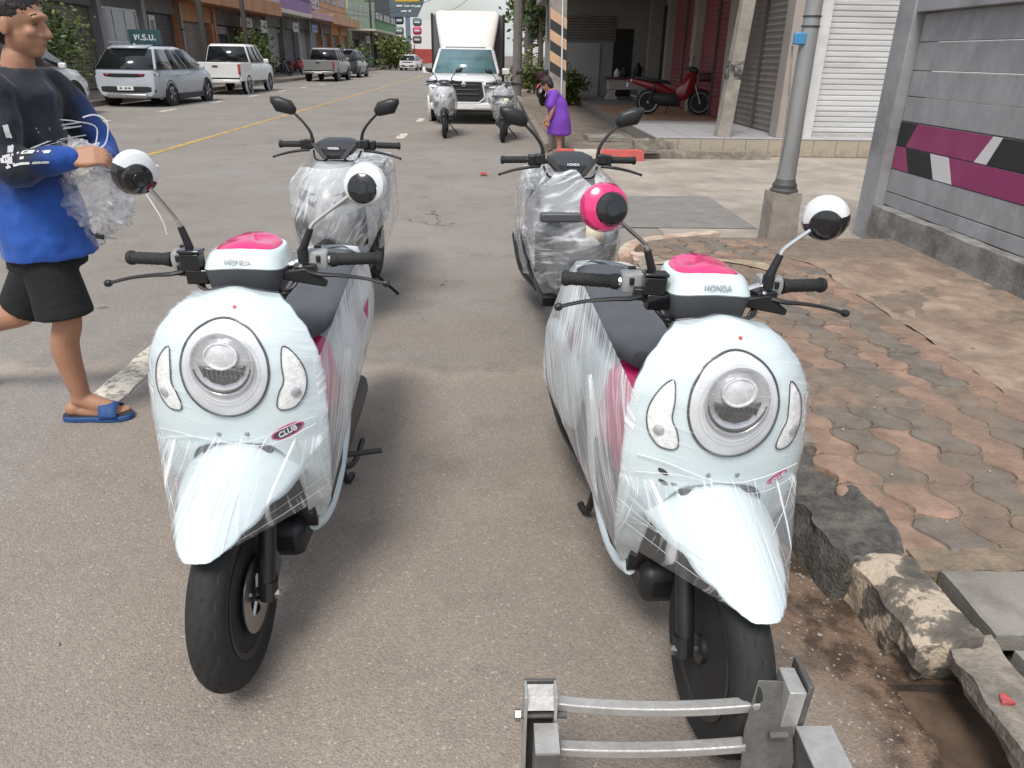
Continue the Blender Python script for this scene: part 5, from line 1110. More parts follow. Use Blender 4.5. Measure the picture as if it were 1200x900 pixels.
# ================================================================== RIGHT SIDE: porch building
tilew = M('white_tile', (.46, .455, .47), .3, var=.1, scale=1.2, spec=.5); tileo = M('clay_tile', (.42, .25, .16), .45, var=.18, scale=2); tileb = M('beige_tile', (.40, .345, .27), .6, var=.2, scale=3, dirt=(.25, .2, .15), dscale=3); grout = M('grout', (.2, .18, .16), .9)
PZ_ = .30
porch = MB().bx(2.75, 8.5, 13.02, 30, -.02, PZ_-.008).build('porch', grout); struct(porch)
tw = MB().bx(-.292, .292, -.292, .292, -.01, 0).mesh('tile', tilew); to = MB().bx(-.292, .292, -.292, .292, -.01, 0).mesh('tile', tileo); tb = MB().bx(-.19, .19, -.008, 0, -.13, .13).mesh('edge_tile', tileb)
for i in range(9):
    for j in range(15):
        x, y = 3.06+.6*i, 13.33+.6*j
        if x > 8.3: continue
        o = bpy.data.objects.new('tile', tw if j < 6 else to); sc.collection.objects.link(o); o.parent = porch; o.location = (x, y, PZ_+random.uniform(-.001, .001))
for i in range(15):
    o = bpy.data.objects.new('edge_tile', tb); sc.collection.objects.link(o); o.parent = porch; o.location = (2.95+.39*i, 13.018, .145); o.rotation_euler = (0, random.uniform(-.01, .01), 0)
# step kerbs in front of the porch
tag(rock('stone_step', 2.35, 3.0, 12.75, 13.0, 0, .27, kerbm, .03, 31, 10, 6, 5), 'rough grey stone lump at the corner of the tiled porch', 'stone')
tag(rock('stone_step', 2.5, 4.6, 12.55, 12.74, 0, .13, kerbm, .02, 32, 26, 5, 3), 'long low concrete ledge below the tiled porch', 'ledge')
# red and white kerb
rk = M('red_kerb_paint', (.60, .10, .09), .75, var=.2, scale=6, dirt=(.45, .12, .10), dscale=4); wk = M('white_kerb_paint', (.58, .55, .49), .8, var=.2, scale=6, dirt=(.4, .36, .3), dscale=4)
rkb = thing('kerb', 'red and white painted kerb in front of the paved strip', 'kerb', (1.6, 12.3, 0))
for x0, x1, m_ in ((1.02, 1.30, rk), (1.302, 1.72, wk), (1.722, 2.42, rk)):
    r_ = rock('painted_block', x0-1.6, x1-1.6, -.12, .12, -.02, .16, m_, .006, 33, 8, 5, 4, parent=rkb); r_['label'] = 'red painted kerb block' if m_ == rk else 'white painted kerb block'
# paved strip along the road up to the truck
struct(sheet('far_pavement', 1.0, 2.74, 12.45, 60, .10, M('far_paving', (.215, .175, .14), .9, var=.3, scale=3, bump=.5, bscale=14, dirt=(.14, .115, .09), dscale=1.2), 6, 60, .03, 1.2))
struct(rock('far_kerb', .88, 1.02, 13.2, 60, -.02, .14, kerbm, .01, 34, 3, 160, 3))
tag(rock('loose_slab', 1.75, 2.45, 14.2, 14.95, .10, .17, slabm, .012, 35, 8, 8, 2), 'loose pale concrete slab lying on the paved strip', 'slab')
# porch building facade, faces the road (plane x = FR)
FR = 4.95
pbld = thing('shophouse', 'shophouse with red and brown roller doors behind the tiled porch', 'building', (FR, 18, 0))
def rb_(mb, nm, mat, **k): return mb.xf(Matrix.Translation((-FR, -18, 0))).build(nm, mat, pbld, **k)
sred = shut_mat('red', (.27, .075, .085)); sbr2 = shut_mat('brown2', (.19, .172, .155)); swht = M('shutter_white', (.60, .60, .595), .55, .1, var=.08, scale=1.2, dirt=(.42, .41, .40), dscale=.8, stretch=(.3, 1, 2))
wcr = M('porch_render', (.33, .29, .26), .8, var=.15, scale=1.2)
rb_(MB().bx(FR+.35, FR+8, 14.35, 30, 0, 7.5), 'block', wcr); rb_(MB().bx(FR+.2, FR+.345, 13.2, 14.34, PZ_, 5), 'end_wall', wcr)
for y, w_ in ((13.18, .36), (16.52, .32), (19.52, .34), (22.62, .3), (25.2, .3)): rb_(MB().bx(FR-.08, FR+.34, y, y+w_, PZ_, 3.2), 'pillar', wcr if y > 1 else M('white_column', (.60, .59, .585), .7, var=.08, scale=1), bevel=.01)
def shY(y0, y1, m_, x=FR+.12):
    q = shutter(pbld, y0, y1, PZ_+.01, 3.0, m_, x, side=-1, pitch=.10); q.location = (-FR, -18, 0)
    MB().bx(x-FR-.05, x-FR-.015, (y0+y1)/2-.03-18, (y0+y1)/2+.03-18, PZ_+.01, 3.0).build('guide_rail', sdark, pbld)
shY(13.55, 16.51, sbr2); shY(16.85, 19.51, sred); shY(19.87, 22.61, sred)
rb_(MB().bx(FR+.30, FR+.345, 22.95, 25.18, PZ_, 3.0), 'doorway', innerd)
rb_(MB().bx(FR-3.4, FR+.35, 14.4, 30, 3.203, 3.45), 'overhang', wcr)
rb_(MB().bx(FR-3.4, FR-3.25, 14.4, 30, 3.45, 7.5), 'upper_wall', wcr)
for y in (16, 21, 26):
    q = winbox(pbld, y, y+2, 4.4, 6.2, FR-3.46, 2, 1, paned, .06); q.location = (-FR, -18, 0)
# return wall of the porch facing us, farther back
GY = 27.2
bw = thing('back_shop', 'grey shop wall with louvred top and roller door at the end of the porch', 'building', (3.6, GY, 0))
def gb(mb, nm, mat, **k): return mb.xf(Matrix.Translation((-3.6, -GY, 0))).build(nm, mat, bw, **k)
gb(MB().bx(1.75, FR+.3, GY, GY+.3, PZ_, 3.2), 'wall', M('plain_wall', (.30, .295, .285), .8, var=.12, scale=1))
for k in range(9): gb(MB().box((2.95, GY-.04, 2.05+.085*k), (2.3, .05, .06), rx=.5), 'louvre_slat', M('louvre', (.22, .20, .18), .6, var=.1))
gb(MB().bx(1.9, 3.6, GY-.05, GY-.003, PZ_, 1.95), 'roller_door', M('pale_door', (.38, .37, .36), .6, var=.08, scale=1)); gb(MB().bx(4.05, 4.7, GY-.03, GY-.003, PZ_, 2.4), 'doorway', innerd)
# white shuttered house facing us
wh_ = thing('white_house', 'white building with a wide white roller shutter facing the street', 'building', (7, 13.75, 0))
def wb(mb, nm, mat, **k): return mb.xf(Matrix.Translation((-7, -13.75, 0))).build(nm, mat, wh_, **k)
whitec = M('white_column', (.60, .59, .585), .7)
wb(MB().bx(5.36, 5.63, 13.50, 13.838, PZ_-.3, 5), 'column', whitec, bevel=.01); wb(MB().bx(7.55, 12, 13.55, 13.84, 0, 5), 'wall', whitec); wb(MB().bx(5.633, 7.547, 13.56, 13.84, 3.1, 5), 'lintel', whitec); wb(MB().bx(5.75, 12, 13.86, 14.34, 0, 5), 'rear_wall', wcr); wb(MB().bx(5.633, 7.547, 13.5, 13.84, .0, PZ_+.05), 'sill', M('sill_stone', (.42, .40, .37), .8, var=.2, scale=4))
n = 31
for k in range(n): wb(MB().prism([(0, 0), (.0, .088), (-.022, .072), (-.022, .018)], (5.635, 13.74, PZ_+.052+k*.0885), (0, 1, 0), (0, 0, 1), (1.91, 0, 0)), 'shutter_slat', swht)
# ---------------------------------------------------------------- poles
concp = M('concrete_pole', (.30, .27, .235), .88, var=.22, scale=5, bump=.4, bscale=50, dirt=(.19, .17, .15), dscale=3)
b0, b1 = gnd(842, 181), atY(873, 0, 13.45)
cp_ = thing('utility_pole', 'leaning square concrete pole with a black patch beside the porch', 'pole', (b0.x, b0.y, 0))
dx = (b1.x-b0.x)/b1.z
MB().loft([[Vector((dx*z+sx*w_, sy*w_, z)) for sx, sy in ((-1, -1), (1, -1), (1, 1), (-1, 1))] for z, w_ in ((-.05, .118), (2.4, .105), (6, .08))]).build('shaft', concp, cp_, bevel=.012)
MB().loft([[Vector((dx*z+sx*w_, sy*w_, z)) for sx, sy in ((-1, -1), (1, -1), (1, 1), (-1, 1))] for z, w_ in ((1.22, .1165), (1.5, .1155))]).build('black_patch', worn('black_stain', (.04, .04, .04), .44, .6, 9), cp_)
# lamp pole on concrete block
lb = gnd(915, 284, .10); lp = thing('street_lamp', 'grey metal lamp pole on a square concrete footing near the painted wall', 'lamp post', (lb.x, lb.y+.12, .05))
ft = rock('footing', -.125, .125, -.12, .12, 0, .46, concp, .008, 41, 8, 8, 10, parent=lp, shape=lambda p, a, b, c: Vector((p.x*(1-.06*c), p.y*(1-.06*c), p.z)))
galv = M('galvanised', (.33, .34, .34), .5, .35, var=.2, scale=6, dirt=(.24, .22, .19), dscale=3, stretch=(1, 1, .3))
top = atY(955, 0, lp.location.y); tx_ = (top.x-lp.location.x)/(top.z-.51)
MB().lathe([(.115, .455), (.115, .475), (.10, .49), (.10, .52), (.085, .54), (.082, .56), (.078, .565)], (0, 0, 0), (0, 0, 1), 24).build('base_collar', M('dark_collar', (.07, .068, .065), .6), lp)
MB().tube([(0, 0, .55), (tx_*.5, 0, 1.05), (tx_*1.45, 0, 2.0), (tx_*6, 0, 6.5)], [.078, .070, .062, .045], 20).build('shaft', galv, lp)
for z in (1.72, 1.79): MB().lathe([(.072, -.004), (.072, .004)], (tx_*(z-.5), 0, z), (0, 0, 1), 16).build('wire_tie', trim, lp)
MB().box((tx_*1.1-.085, -.035, 1.63), (.09, .05, .085)).build('blue_box', M('blue_box', (.06, .26, .50), .5), lp, bevel=.008)
MB().tube(bez([(-.12+tx_*1.05, 0, 1.58), (-.09+tx_*.9, -.03, 1.1), (-.08+tx_*.3, -.02, .62)], 5), .008, 6).build('cable', concp, lp)
# striped pole
sp_b = gnd(651, 180); sp_ = thing('striped_pole', 'square concrete pole with a black and peach diagonal striped band', 'pole', (sp_b.x+.02, sp_b.y+.12, .05)); sy_ = sp_.location.y
t1 = atY(654, 0, sy_); ddx = (t1.x-sp_.location.x)/t1.z
hw_ = .135
MB().loft([[Vector((ddx*z+sx*hw_, s2*hw_, z)) for sx, s2 in ((-1, -1), (1, -1), (1, 1), (-1, 1))] for z in (0, 3, 7)]).build('shaft', concp, sp_, bevel=.01)
zlo, zhi = atY(652, 93, sy_).z-.05, atY(652, 25, sy_).z-.05
pe = M('peach_paint', (.55, .36, .22), .7, var=.12, scale=6); bk = M('stripe_black', (.03, .03, .03), .7)
for face in (0, 1):
    zz = zlo; k = 0; st = .155; slope = .13
    while zz < zhi:
        a_, c_ = zz, min(zz+st, zhi+.1)
        if face == 0: vs = [(ddx*zz-hw_, -hw_-.004, a_+slope), (ddx*zz+hw_, -hw_-.004, a_-slope*.2), (ddx*c_+hw_, -hw_-.004, c_-slope*.2), (ddx*c_-hw_, -hw_-.004, c_+slope)]
        else: vs = [(ddx*zz+s_*(hw_+.004), y_, z_) for s_, y_, z_ in ((1, -hw_, a_-slope*.2), (1, hw_, a_-slope*1.4), (1, hw_, c_-slope*1.4), (1, -hw_, c_-slope*.2))]
        MB().add(vs, [(0, 1, 2, 3)]).build('stripe', bk if k % 2 == 0 else pe, sp_); zz += st; k += 1
MB().tube([(ddx*z+.06, -hw_-.03, z) for z in (0, 1.2, 3, 6)], .014, 8).build('conduit', M('white_pipe', (.6, .6, .6), .5), sp_)
# distant utility poles, cross arms and wires
for (u, Y, lab) in ((606, 30, 'grey utility pole with cross arms just past the truck'), (618, 40, 'farther utility pole in front of the green trees')):
    bx_ = atY(u, 70, Y); up_ = thing('utility_pole', lab, 'pole', (bx_.x, Y, 0)); MB().tube([(0, 0, 0), (.05, 0, 9)], [.19, .13], 10).build('shaft', M('pole_grey', (.17, .155, .14), .9, var=.2, scale=3), up_)
    for z in (3.6, 4.3, 5.2, 6.4): MB().bx(-.9, .9, -.05, .05, z, z+.1).build('cross_arm', trim, up_)
    MB().box((.3, -.2, 4.0), (.4, .4, .8)).build('transformer', M('pole_grey', (.17, .155, .14), .9), up_, bevel=.05)
for k, (y, lab) in enumerate(((41.5, 'thin dark pole in front of the orange-framed shophouse'), (84, 'dark pole between the peach and green shophouses'), (35.5, 'dark pole beside the poster on the grey shophouse'))):
    up_ = thing('utility_pole', lab, 'pole', (-12.6, y, .1)); MB().tube([(0, 0, 0), (0, 0, 8.5)], [.13, .1], 10).build('shaft', M('pole_dark', (.07, .065, .06), .9), up_)
    MB().bx(-.5, .5, -.04, .04, 6.2, 6.3).build('cross_arm', trim, up_)
wr_ = M('wire', (.02, .02, .02), .6)
for k, (p, q, sag) in enumerate((((-12.6, 41.5, 5.6), (-12.6, 84, 5.3), .5), ((-12.6, 41.5, 5.2), (-12.6, 84, 5.0), .6), ((-12.6, 84, 5.4), (1.5, 34, 5.6), .6), ((-12.6, 84, 5.0), (1.4, 30, 5.0), .5), ((1.3, 30, 6.3), (2.2, 40, 6.2), .3), ((1.3, 30, 5.2), (2.2, 40, 5.2), .3), ((1.3, 30, 4.3), (5, 22, 4.2), .25), ((-6, 100, 6.5), (1.2, 30, 5.8), .9))):
    p, q = Vector(p), Vector(q); mb = MB().tube([p.lerp(q, t/16)-Vector((0, 0, 4*sag*(t/16)*(1-t/16))) for t in range(17)], .018, 5)
    tag(mb.build('overhead_wire', wr_), ('black overhead wire along the orange and pink shophouses' if k < 2 else 'black overhead wire crossing the street above the truck' if k in (2, 3, 7) else 'black overhead wire between the two grey utility poles' if k < 6 else 'black overhead wire from the utility pole to the porch building'), 'wire', 'overhead wires')
# ---------------------------------------------------------------- vegetation
def leafmat(n_, c):
    m, nn, l, b = newmat(n_); oi = nn.new('ShaderNodeTexNoise'); oi.inputs['Scale'].default_value = 5; oi.inputs['Detail'].default_value = 3; tcn = nn.new('ShaderNodeTexCoord'); l.new(tcn.outputs['Object'], oi.inputs['Vector'])
    r = nn.new('ShaderNodeValToRGB'); r.color_ramp.elements[0].position = .3; r.color_ramp.elements[0].color = (*[x*.5 for x in c], 1); r.color_ramp.elements[1].position = .7; r.color_ramp.elements[1].color = (c[0]*1.5, c[1]*1.4, c[2]*1.2, 1)
    l.new(oi.outputs[0], r.inputs[0]); l.new(r.outputs[0], b.inputs['Base Color']); b.inputs['Roughness'].default_value = .6
    b.inputs['Transmission Weight'].default_value = 0.0; return m
lf1, lf2, lf3 = leafmat('leaf_mid', (.085, .125, .035)), leafmat('leaf_dark', (.04, .075, .022)), leafmat('leaf_light', (.13, .16, .04)); barkm = M('bark', (.11, .085, .06), .9, var=.3, scale=10)
def foliage(rr, c, r, n, size, mat, parent, name='foliage', elong=2.0):
    mb = MB(); cl = []
    for k in range(max(6, n//70)):
        d = Vector((rr.gauss(0, 1), rr.gauss(0, 1), rr.gauss(0, 1))).normalized(); q = rr.random()**.45; cl.append((Vector((d.x*r[0]*q, d.y*r[1]*q, d.z*r[2]*q)), rr.uniform(.16, .34)*min(r)*1.2))
    vs = []; fs = []
    for k in range(n):
        cc, cr_ = rr.choice(cl); p = Vector(c)+cc+Vector((rr.gauss(0, cr_), rr.gauss(0, cr_), rr.gauss(0, cr_)*.8))
        a = Vector((rr.gauss(0, 1), rr.gauss(0, 1), rr.gauss(0, .6)-.2)).normalized(); b = a.orthogonal().normalized(); b = (Matrix.Rotation(rr.uniform(0, 6.28), 3, a) @ b); s = size*rr.uniform(.6, 1.3); o = len(vs)
        vs += [p, p+a*s*.5*elong*.5+b*s*.32, p+a*s*elong*.6, p+a*s*.5*elong*.5-b*s*.32]; fs.append((o, o+1, o+2, o+3))
    mb.add(vs, fs); return mb.build(name, mat, parent, smooth=0, weld=False)
def bush(label, loc, r, n, size, mats, seed, cat='bush', name='bush'):
    rr = random.Random(seed); t = thing(name, label, cat, loc)
    st = MB()
    for k in range(7): a = rr.uniform(0, 6.28); st.tube(bez([(0, 0, 0), (math.cos(a)*r[0]*.25, math.sin(a)*r[1]*.25, r[2]*.7), (math.cos(a)*r[0]*.6, math.sin(a)*r[1]*.6, r[2]*1.4)], 3), [.03, .01], 5)
    st.build('stems', barkm, t)
    for m_ in mats: foliage(rr, (0, 0, r[2]*1.05), r, n//len(mats), size, m_, t)
    return t
g_ = gnd(95, 118, .13)
bush('large leafy green bush between the white and silver-blue SUVs', (-13.2, 23.3, .13), (1.15, 1.9, 1.28), 5200, .12, (lf1, lf2, lf3), 1)
bush('green bush in front of the roller doors past the white pickup', (-12.7, 42.5, .13), (.9, 1.3, 1.15), 3200, .16, (lf1, lf2, lf3), 2)
bush('yellowish shrub at the foot of the sign pylon', (-10.0, 82, .0), (1.5, 2, 1.4), 1500, .35, (lf3, lf1), 3)
bush('low dark hedge past the black SUV', (-11.6, 66, .1), (1.0, 2.2, 1.0), 1300, .3, (lf2, lf1), 4)
def tree(label, loc, h, cr_, n, size, mats, seed):
    rr = random.Random(seed); t = thing('tree', label, 'tree', loc); tr_ = MB().tube(bez([(0, 0, 0), (rr.uniform(-.2, .2), 0, h*.4), (rr.uniform(-.3, .3), 0, h*.8)], 4), [.16, .06], 8)
    for k in range(6): a = rr.uniform(0, 6.28); tr_.tube(bez([(0, 0, h*.4), (math.cos(a)*cr_[0]*.4, math.sin(a)*cr_[1]*.4, h*.62), (math.cos(a)*cr_[0]*.8, math.sin(a)*cr_[1]*.8, h*.85)], 3), [.06, .015], 5)
    tr_.build('trunk', barkm, t); cw_ = foliage(rr, (0, 0, h*.72), cr_, n//2, size, mats[0], t, 'crown'); foliage(rr, (0, 0, h*.72), cr_, n//2, size, mats[1], t, 'crown'); return t
q = atY(634, 60, 38); tree('tall narrow green tree behind the striped pole', (q.x, 38, .1), 6.4, (.95, 1.2, 2.4), 3200, .26, (lf1, lf2), 11)
q = atY(622, 70, 47); tree('pale green tree farther along the right pavement', (q.x, 47, .1), 5.2, (1.4, 1.8, 1.9), 2200, .32, (lf3, lf1), 12)
for k, (u, Y, s) in enumerate(((627, 33, .5), (672, 25, .42), (618, 38, .7))):
    q = atY(u, 70, Y); bush(('low leafy plant on the far pavement strip', 'dark green plant at the end of the porch', 'shrub by the far utility pole')[k], (q.x, Y, .1 if k != 1 else .29), (s, s, s*1.1), 700, .17, (lf1, lf3), 20+k, 'plant', 'garden_plant')

# ---------------------------------------------------------------- small things on the left facades
cl = random.Random(9)
for (y, z, w_, h_, col, lab) in ((46.2, 3.0, 2.2, .5, (.30, .27, .22), 'long faded shop board under the orange canopy'), (49.6, 2.9, 1.2, .7, (.45, .44, .42), 'pale square shop board under the orange canopy'), (57.5, 3.1, 1.6, .6, (.38, .36, .34), 'grey shop board under the lilac balcony'), (63.5, 3.2, 1.8, .55, (.16, .22, .34), 'blue shop board on the pink shophouse'), (90, 2.9, 2.6, .7, (.48, .47, .45), 'white shop board under the cream canopy'), (108, 2.7, 3.0, .8, (.42, .45, .50), 'pale blue shop board on the charcoal building')):
    t = thing('shop_board', lab, 'sign', (FX+.7, y, z)); MB().bx(-.03, .03, -w_/2, w_/2, -h_/2, h_/2).build('board', M('board_%d' % int(y), col, .6, var=.2, scale=4), t, bevel=.01)
    for q in (-.35, .35): MB().tube([(0, w_*q, h_/2), (0, w_*q, h_/2+.5)], .015, 6).build('hanger', trim, t)
    for k in range(3): MB().bx(.031, .036, -w_*.32+k*w_*.22, -w_*.32+k*w_*.22+w_*.15, -h_*.12, h_*.14).build('print', M('board_print', (.10, .09, .09), .7), t)
for (y, lab) in ((36.2, 'white air conditioner on the grey shophouse wall'), (59.3, 'white air conditioner on the lilac shophouse'), (66.6, 'white air conditioner on the pink shophouse')):
    t = thing('air_conditioner', lab, 'air conditioner', (FX+.22, y, 5.0)); MB().bx(-.2, .2, -.42, .42, -.3, .3).build('case', winf, t, bevel=.02); MB().lathe([(.22, 0), (.24, .012), (.05, .02), (.001, .02)], (.2, -.1, 0), (1, 0, 0), 18).build('fan_grille', trim, t)
for (y, lab) in ((52.05, 'grey downpipe between the orange and lilac shophouses'), (68.5, 'grey downpipe between the pink and peach shophouses'), (38.05, 'grey downpipe beside the orange door frame')):
    t = thing('downpipe', lab, 'pipe', (FX+.19, y, 0)); MB().tube([(0, 0, .1), (0, 0, 3.5)], .06, 8).build('pipe', M('pvc_grey', (.30, .30, .31), .6), t)
    for z in (.9, 2.4): MB().lathe([(.075, -.03), (.075, .03)], (0, 0, z), (0, 0, 1), 10).build('bracket', trim, t)
# ================================================================== PEOPLE
def fuse(mb, name, mat, parent, voxel=.009, it=6, smooth=.6):
    me = mb.mesh(name, mat, 0, weld=False); o = bpy.data.objects.new(name, me)
    r = o.modifiers.new('r', 'REMESH'); r.mode = 'VOXEL'; r.voxel_size = voxel; r.use_smooth_shade = True
    if it: m_ = o.modifiers.new('s', 'SMOOTH'); m_.factor = smooth; m_.iterations = it
    ev = eval_mesh(o)
    ev.name = name; ev.materials.clear(); ev.materials.append(mat)
    for p in ev.polygons: p.use_smooth = True
    q = bpy.data.objects.new(name, ev); sc.collection.objects.link(q); q.parent = parent; return q
def ball(mb, c, r, n=14, rot=None):
    c = Vector(c); vs = []; fs = []; r = r if isinstance(r, tuple) else (r, r, r); m = n//2+2
    for j in range(m+1):
        t = math.pi*j/m
        for k in range(n):
            g = 2*math.pi*k/n; p = Vector((r[0]*math.sin(t)*math.cos(g), r[1]*math.sin(t)*math.sin(g), r[2]*math.cos(t))); vs.append(c+(rot @ p if rot else p))
    for j in range(m):
        for k in range(n): fs.append((j*n+k, j*n+(k+1) % n, (j+1)*n+(k+1) % n, (j+1)*n+k))
    mb.add(vs, fs); return mb
def limb(mb, pts, rs, n=14, flat=1.):
    P = bez(pts, 5); N = len(P); R = [LERP([(k/(len(rs)-1), rs[k]) for k in range(len(rs))], i/(N-1)) for i in range(N)]
    mb.tube(P, R, n, flat=flat)
    for i in (0, -1): ball(mb, P[i], R[i]*.98)
    return mb
def skinmat(n_, c):
    m = M(n_, c, .55, var=.12, scale=9, bump=.08, bscale=120); b = m.node_tree.nodes['Principled BSDF']; b.inputs['Subsurface Weight'].default_value = .12; b.inputs['Subsurface Radius'].default_value = (.02, .008, .004); return m
skin = skinmat('skin', (.40, .205, .125)); hairm = M('hair', (.016, .012, .010), .55, var=.4, scale=60, bump=.5, bscale=140)
def hand(mb, w_, fwd, up, s=1., curl=.9):
    """palm and five fingers; fwd: finger direction, up: back of the hand"""
    fwd = Vector(fwd).normalized(); up = Vector(up).normalized(); side = fwd.cross(up).normalized(); up = side.cross(fwd); w_ = Vector(w_)
    for k in range(-2, 3): limb(mb, [w_+side*k*.008*s, w_+fwd*.045*s+side*k*.016*s, w_+fwd*.085*s+side*k*.017*s], [.016*s, .014*s, .012*s], 8)
    for k, L in ((-1.5, .070), (-.5, .082), (.5, .078), (1.5, .062)):
        b = w_+fwd*.085*s+side*k*.021*s; d1 = (fwd*math.cos(curl*.5)-up*math.sin(curl*.5)); d2 = (fwd*math.cos(curl*1.4)-up*math.sin(curl*1.4)); d3 = (fwd*math.cos(curl*2.1)-up*math.sin(curl*2.1)); L *= s
        limb(mb, [b, b+d1*L*.45, b+d1*L*.45+d2*L*.35, b+d1*L*.45+d2*L*.35+d3*L*.25], [.0095*s, .009*s, .008*s, .007*s], 8)
    b = w_+fwd*.025*s-side*.03*s; limb(mb, [b, b-side*.02*s+fwd*.03*s-up*.015*s, b-side*.012*s+fwd*.06*s-up*.03*s], [.013*s, .0105*s, .008*s], 8)
def head(mb, c, fwd, s=1.):
    """head centre c, looking along fwd"""
    c = Vector(c); f = Vector(fwd).normalized(); z = Vector((0, 0, 1)); z = (z-f*z.dot(f)).normalized(); sd = f.cross(z); R_ = Matrix((f, sd, z)).transposed()
    P = lambda a, b, d: c+f*a*s+sd*b*s+z*d*s
    ball(mb, P(-.012, 0, .03), (.098*s, .078*s, .095*s), 18, R_); ball(mb, P(.012, 0, -.03), (.075*s, .066*s, .085*s), 16, R_); ball(mb, P(.050, 0, -.082), (.032*s, .036*s, .028*s), 12, R_)
    limb(mb, [P(.082, 0, .022), P(.100, 0, -.012), P(.106, 0, -.024)], [.010*s, .013*s, .015*s], 8); ball(mb, P(.088, .014, -.028), .010*s); ball(mb, P(.088, -.014, -.028), .010*s)
    ball(mb, P(.082, 0, -.052), (.013*s, .024*s, .007*s), 10, R_); ball(mb, P(.080, 0, -.064), (.013*s, .021*s, .008*s), 10, R_)
    limb(mb, [P(.078, -.045, .030), P(.088, -.02, .036), P(.089, .02, .036), P(.078, .045, .030)], [.010*s, .011*s, .011*s, .010*s], 8)
    for b in (-1, 1): ball(mb, P(-.012, b*.078, -.012), (.020*s, .009*s, .033*s), 10, R_); ball(mb, P(.058, b*.040, -.02), (.024*s, .022*s, .022*s), 10, R_)
    return P, R_
def face_parts(body, P, s):
    ew = M('eye_lid', (.12, .06, .045), .5); ed = M('eye_dark', (.02, .012, .01), .2)
    for b in (-1, 1):
        e = ball(MB(), P(.0745, b*.031, .010), (.0085*s, .0125*s, .0035*s), 12).build('eye', ew, body); ball(MB(), P(.0812, b*.0315, .010), .003*s, 10).build('iris', ed, e)
        limb(MB(), [P(.082, b*.014, .036), P(.083, b*.032, .042), P(.072, b*.052, .036)], [.0035*s, .0045*s, .002*s], 6).build('eyebrow', hairm, body)
    ball(MB(), P(.0915, 0, -.058), (.004*s, .020*s, .0022*s), 10).build('mouth', M('lip_line', (.16, .06, .05), .5), body)
# ---------------- man in blue
o0 = Vector((-1.86, 3.03, 0)); MAN_DX = .045
man = thing('person', 'man in a blue and black jersey, black shorts and sandals carrying plastic film', 'person', o0)
L_ = lambda x, y, z: Vector((x, y, z))-o0
hipN, hipF = L_(-1.90, 2.985, .86), L_(-1.91, 3.12, .86); kneeN, ankN = L_(-1.835, 2.97, .485), L_(-1.872, 3.0, .105); kneeF, ankF = L_(-2.14, 3.2, .45), L_(-2.60, 3.27, .26)
shN, elN, wrN = L_(-1.87, 2.88, 1.375), L_(-1.835, 2.845, 1.12), L_(-1.66, 2.95, 1.14); shF, elF, wrF = L_(-1.84, 3.27, 1.375), L_(-1.72, 3.32, 1.14), L_(-1.64, 3.14, 1.10)
sk = MB()
limb(sk, [hipN, hipN.lerp(kneeN, .5)+Vector((.02, 0, 0)), kneeN, kneeN.lerp(ankN, .35)+Vector((-.03, 0, 0)), ankN], [.085, .075, .056, .056, .037])
limb(sk, [hipF, hipF.lerp(kneeF, .5)+Vector((.02, 0, 0)), kneeF, kneeF.lerp(ankF, .35)+Vector((-.03, 0, 0)), ankF], [.085, .075, .056, .056, .037])
def foot(mb, a, fwd, up, s=1.):
    fwd = Vector(fwd).normalized(); up = Vector(up).normalized(); sd = fwd.cross(up)
    ball(mb, a-fwd*.045-up*.062, (.04, .036, .034)); limb(mb, [a-up*.012-fwd*.012, a+fwd*.06-up*.045, a+fwd*.125-up*.068], [.038, .038, .028], 12)
    limb(mb, [a-fwd*.04-up*.07, a+fwd*.06-up*.078, a+fwd*.12-up*.08], [.028, .034, .034], 10)
    for k in range(5):
        b = a+fwd*(.125-.006*abs(k-1))+sd*(k-2)*.0175-up*.083; limb(mb, [b, b+fwd*(.038-.005*k)+up*.004, b+fwd*(.058-.006*k)-up*.003], [.012-.0012*k, .0105-.001*k, .009-.0008*k], 8)
fN = Vector((.97, .08, .0)); foot(sk, ankN+Vector((0, 0, .012)), fN, (0, 0, 1)); fF = Vector((.8, .1, -.6)); foot(sk, ankF, fF, Vector((.6, 0, .8)))
ball(sk, L_(-1.91, 3.06, .92), (.125, .155, .12)); limb(sk, [L_(-1.91, 3.06, .95), L_(-1.91, 3.07, 1.15), L_(-1.88, 3.08, 1.36)], [.115, .115, .10], 16); limb(sk, [L_(-1.875, 3.08, 1.36), L_(-1.845, 3.08, 1.49)], [.062, .055])
limb(sk, [shN, elN, wrN], [.055, .043, .028]); limb(sk, [shF, elF, wrF], [.055, .043, .028])
hand(sk, wrN, (.9, .18, .12), (.1, -.75, .65)); hand(sk, wrF, (.95, -.1, -.1), (.1, .5, .85))
HP, HR = head(sk, L_(-1.815, 3.08, 1.605), (1, .05, -.12))
body = fuse(sk, 'body', skin, man, .0065, 4, .5)
face_parts(body, HP, 1.)
hm = MB(); ball(hm, HP(-.022, 0, .050), (.100, .084, .092), 18, HR); ball(hm, HP(-.05, 0, -.005), (.062, .080, .075), 14, HR); hh = fuse(hm, 'hair', hairm, body, .006, 2)
NR = [v.normal.copy() for v in hh.data.vertices]
for v, nr in zip(hh.data.vertices, NR): v.co += nr*(noise.noise(v.co*90)*.005+noise.noise(v.co*220)*.003)
MB().tube([HP(.03, -.082, .012), HP(0, -.088, .02), HP(-.03, -.086, .0), HP(-.03, -.084, -.02)], .004, 6).build('ear_wire', blackp, body)
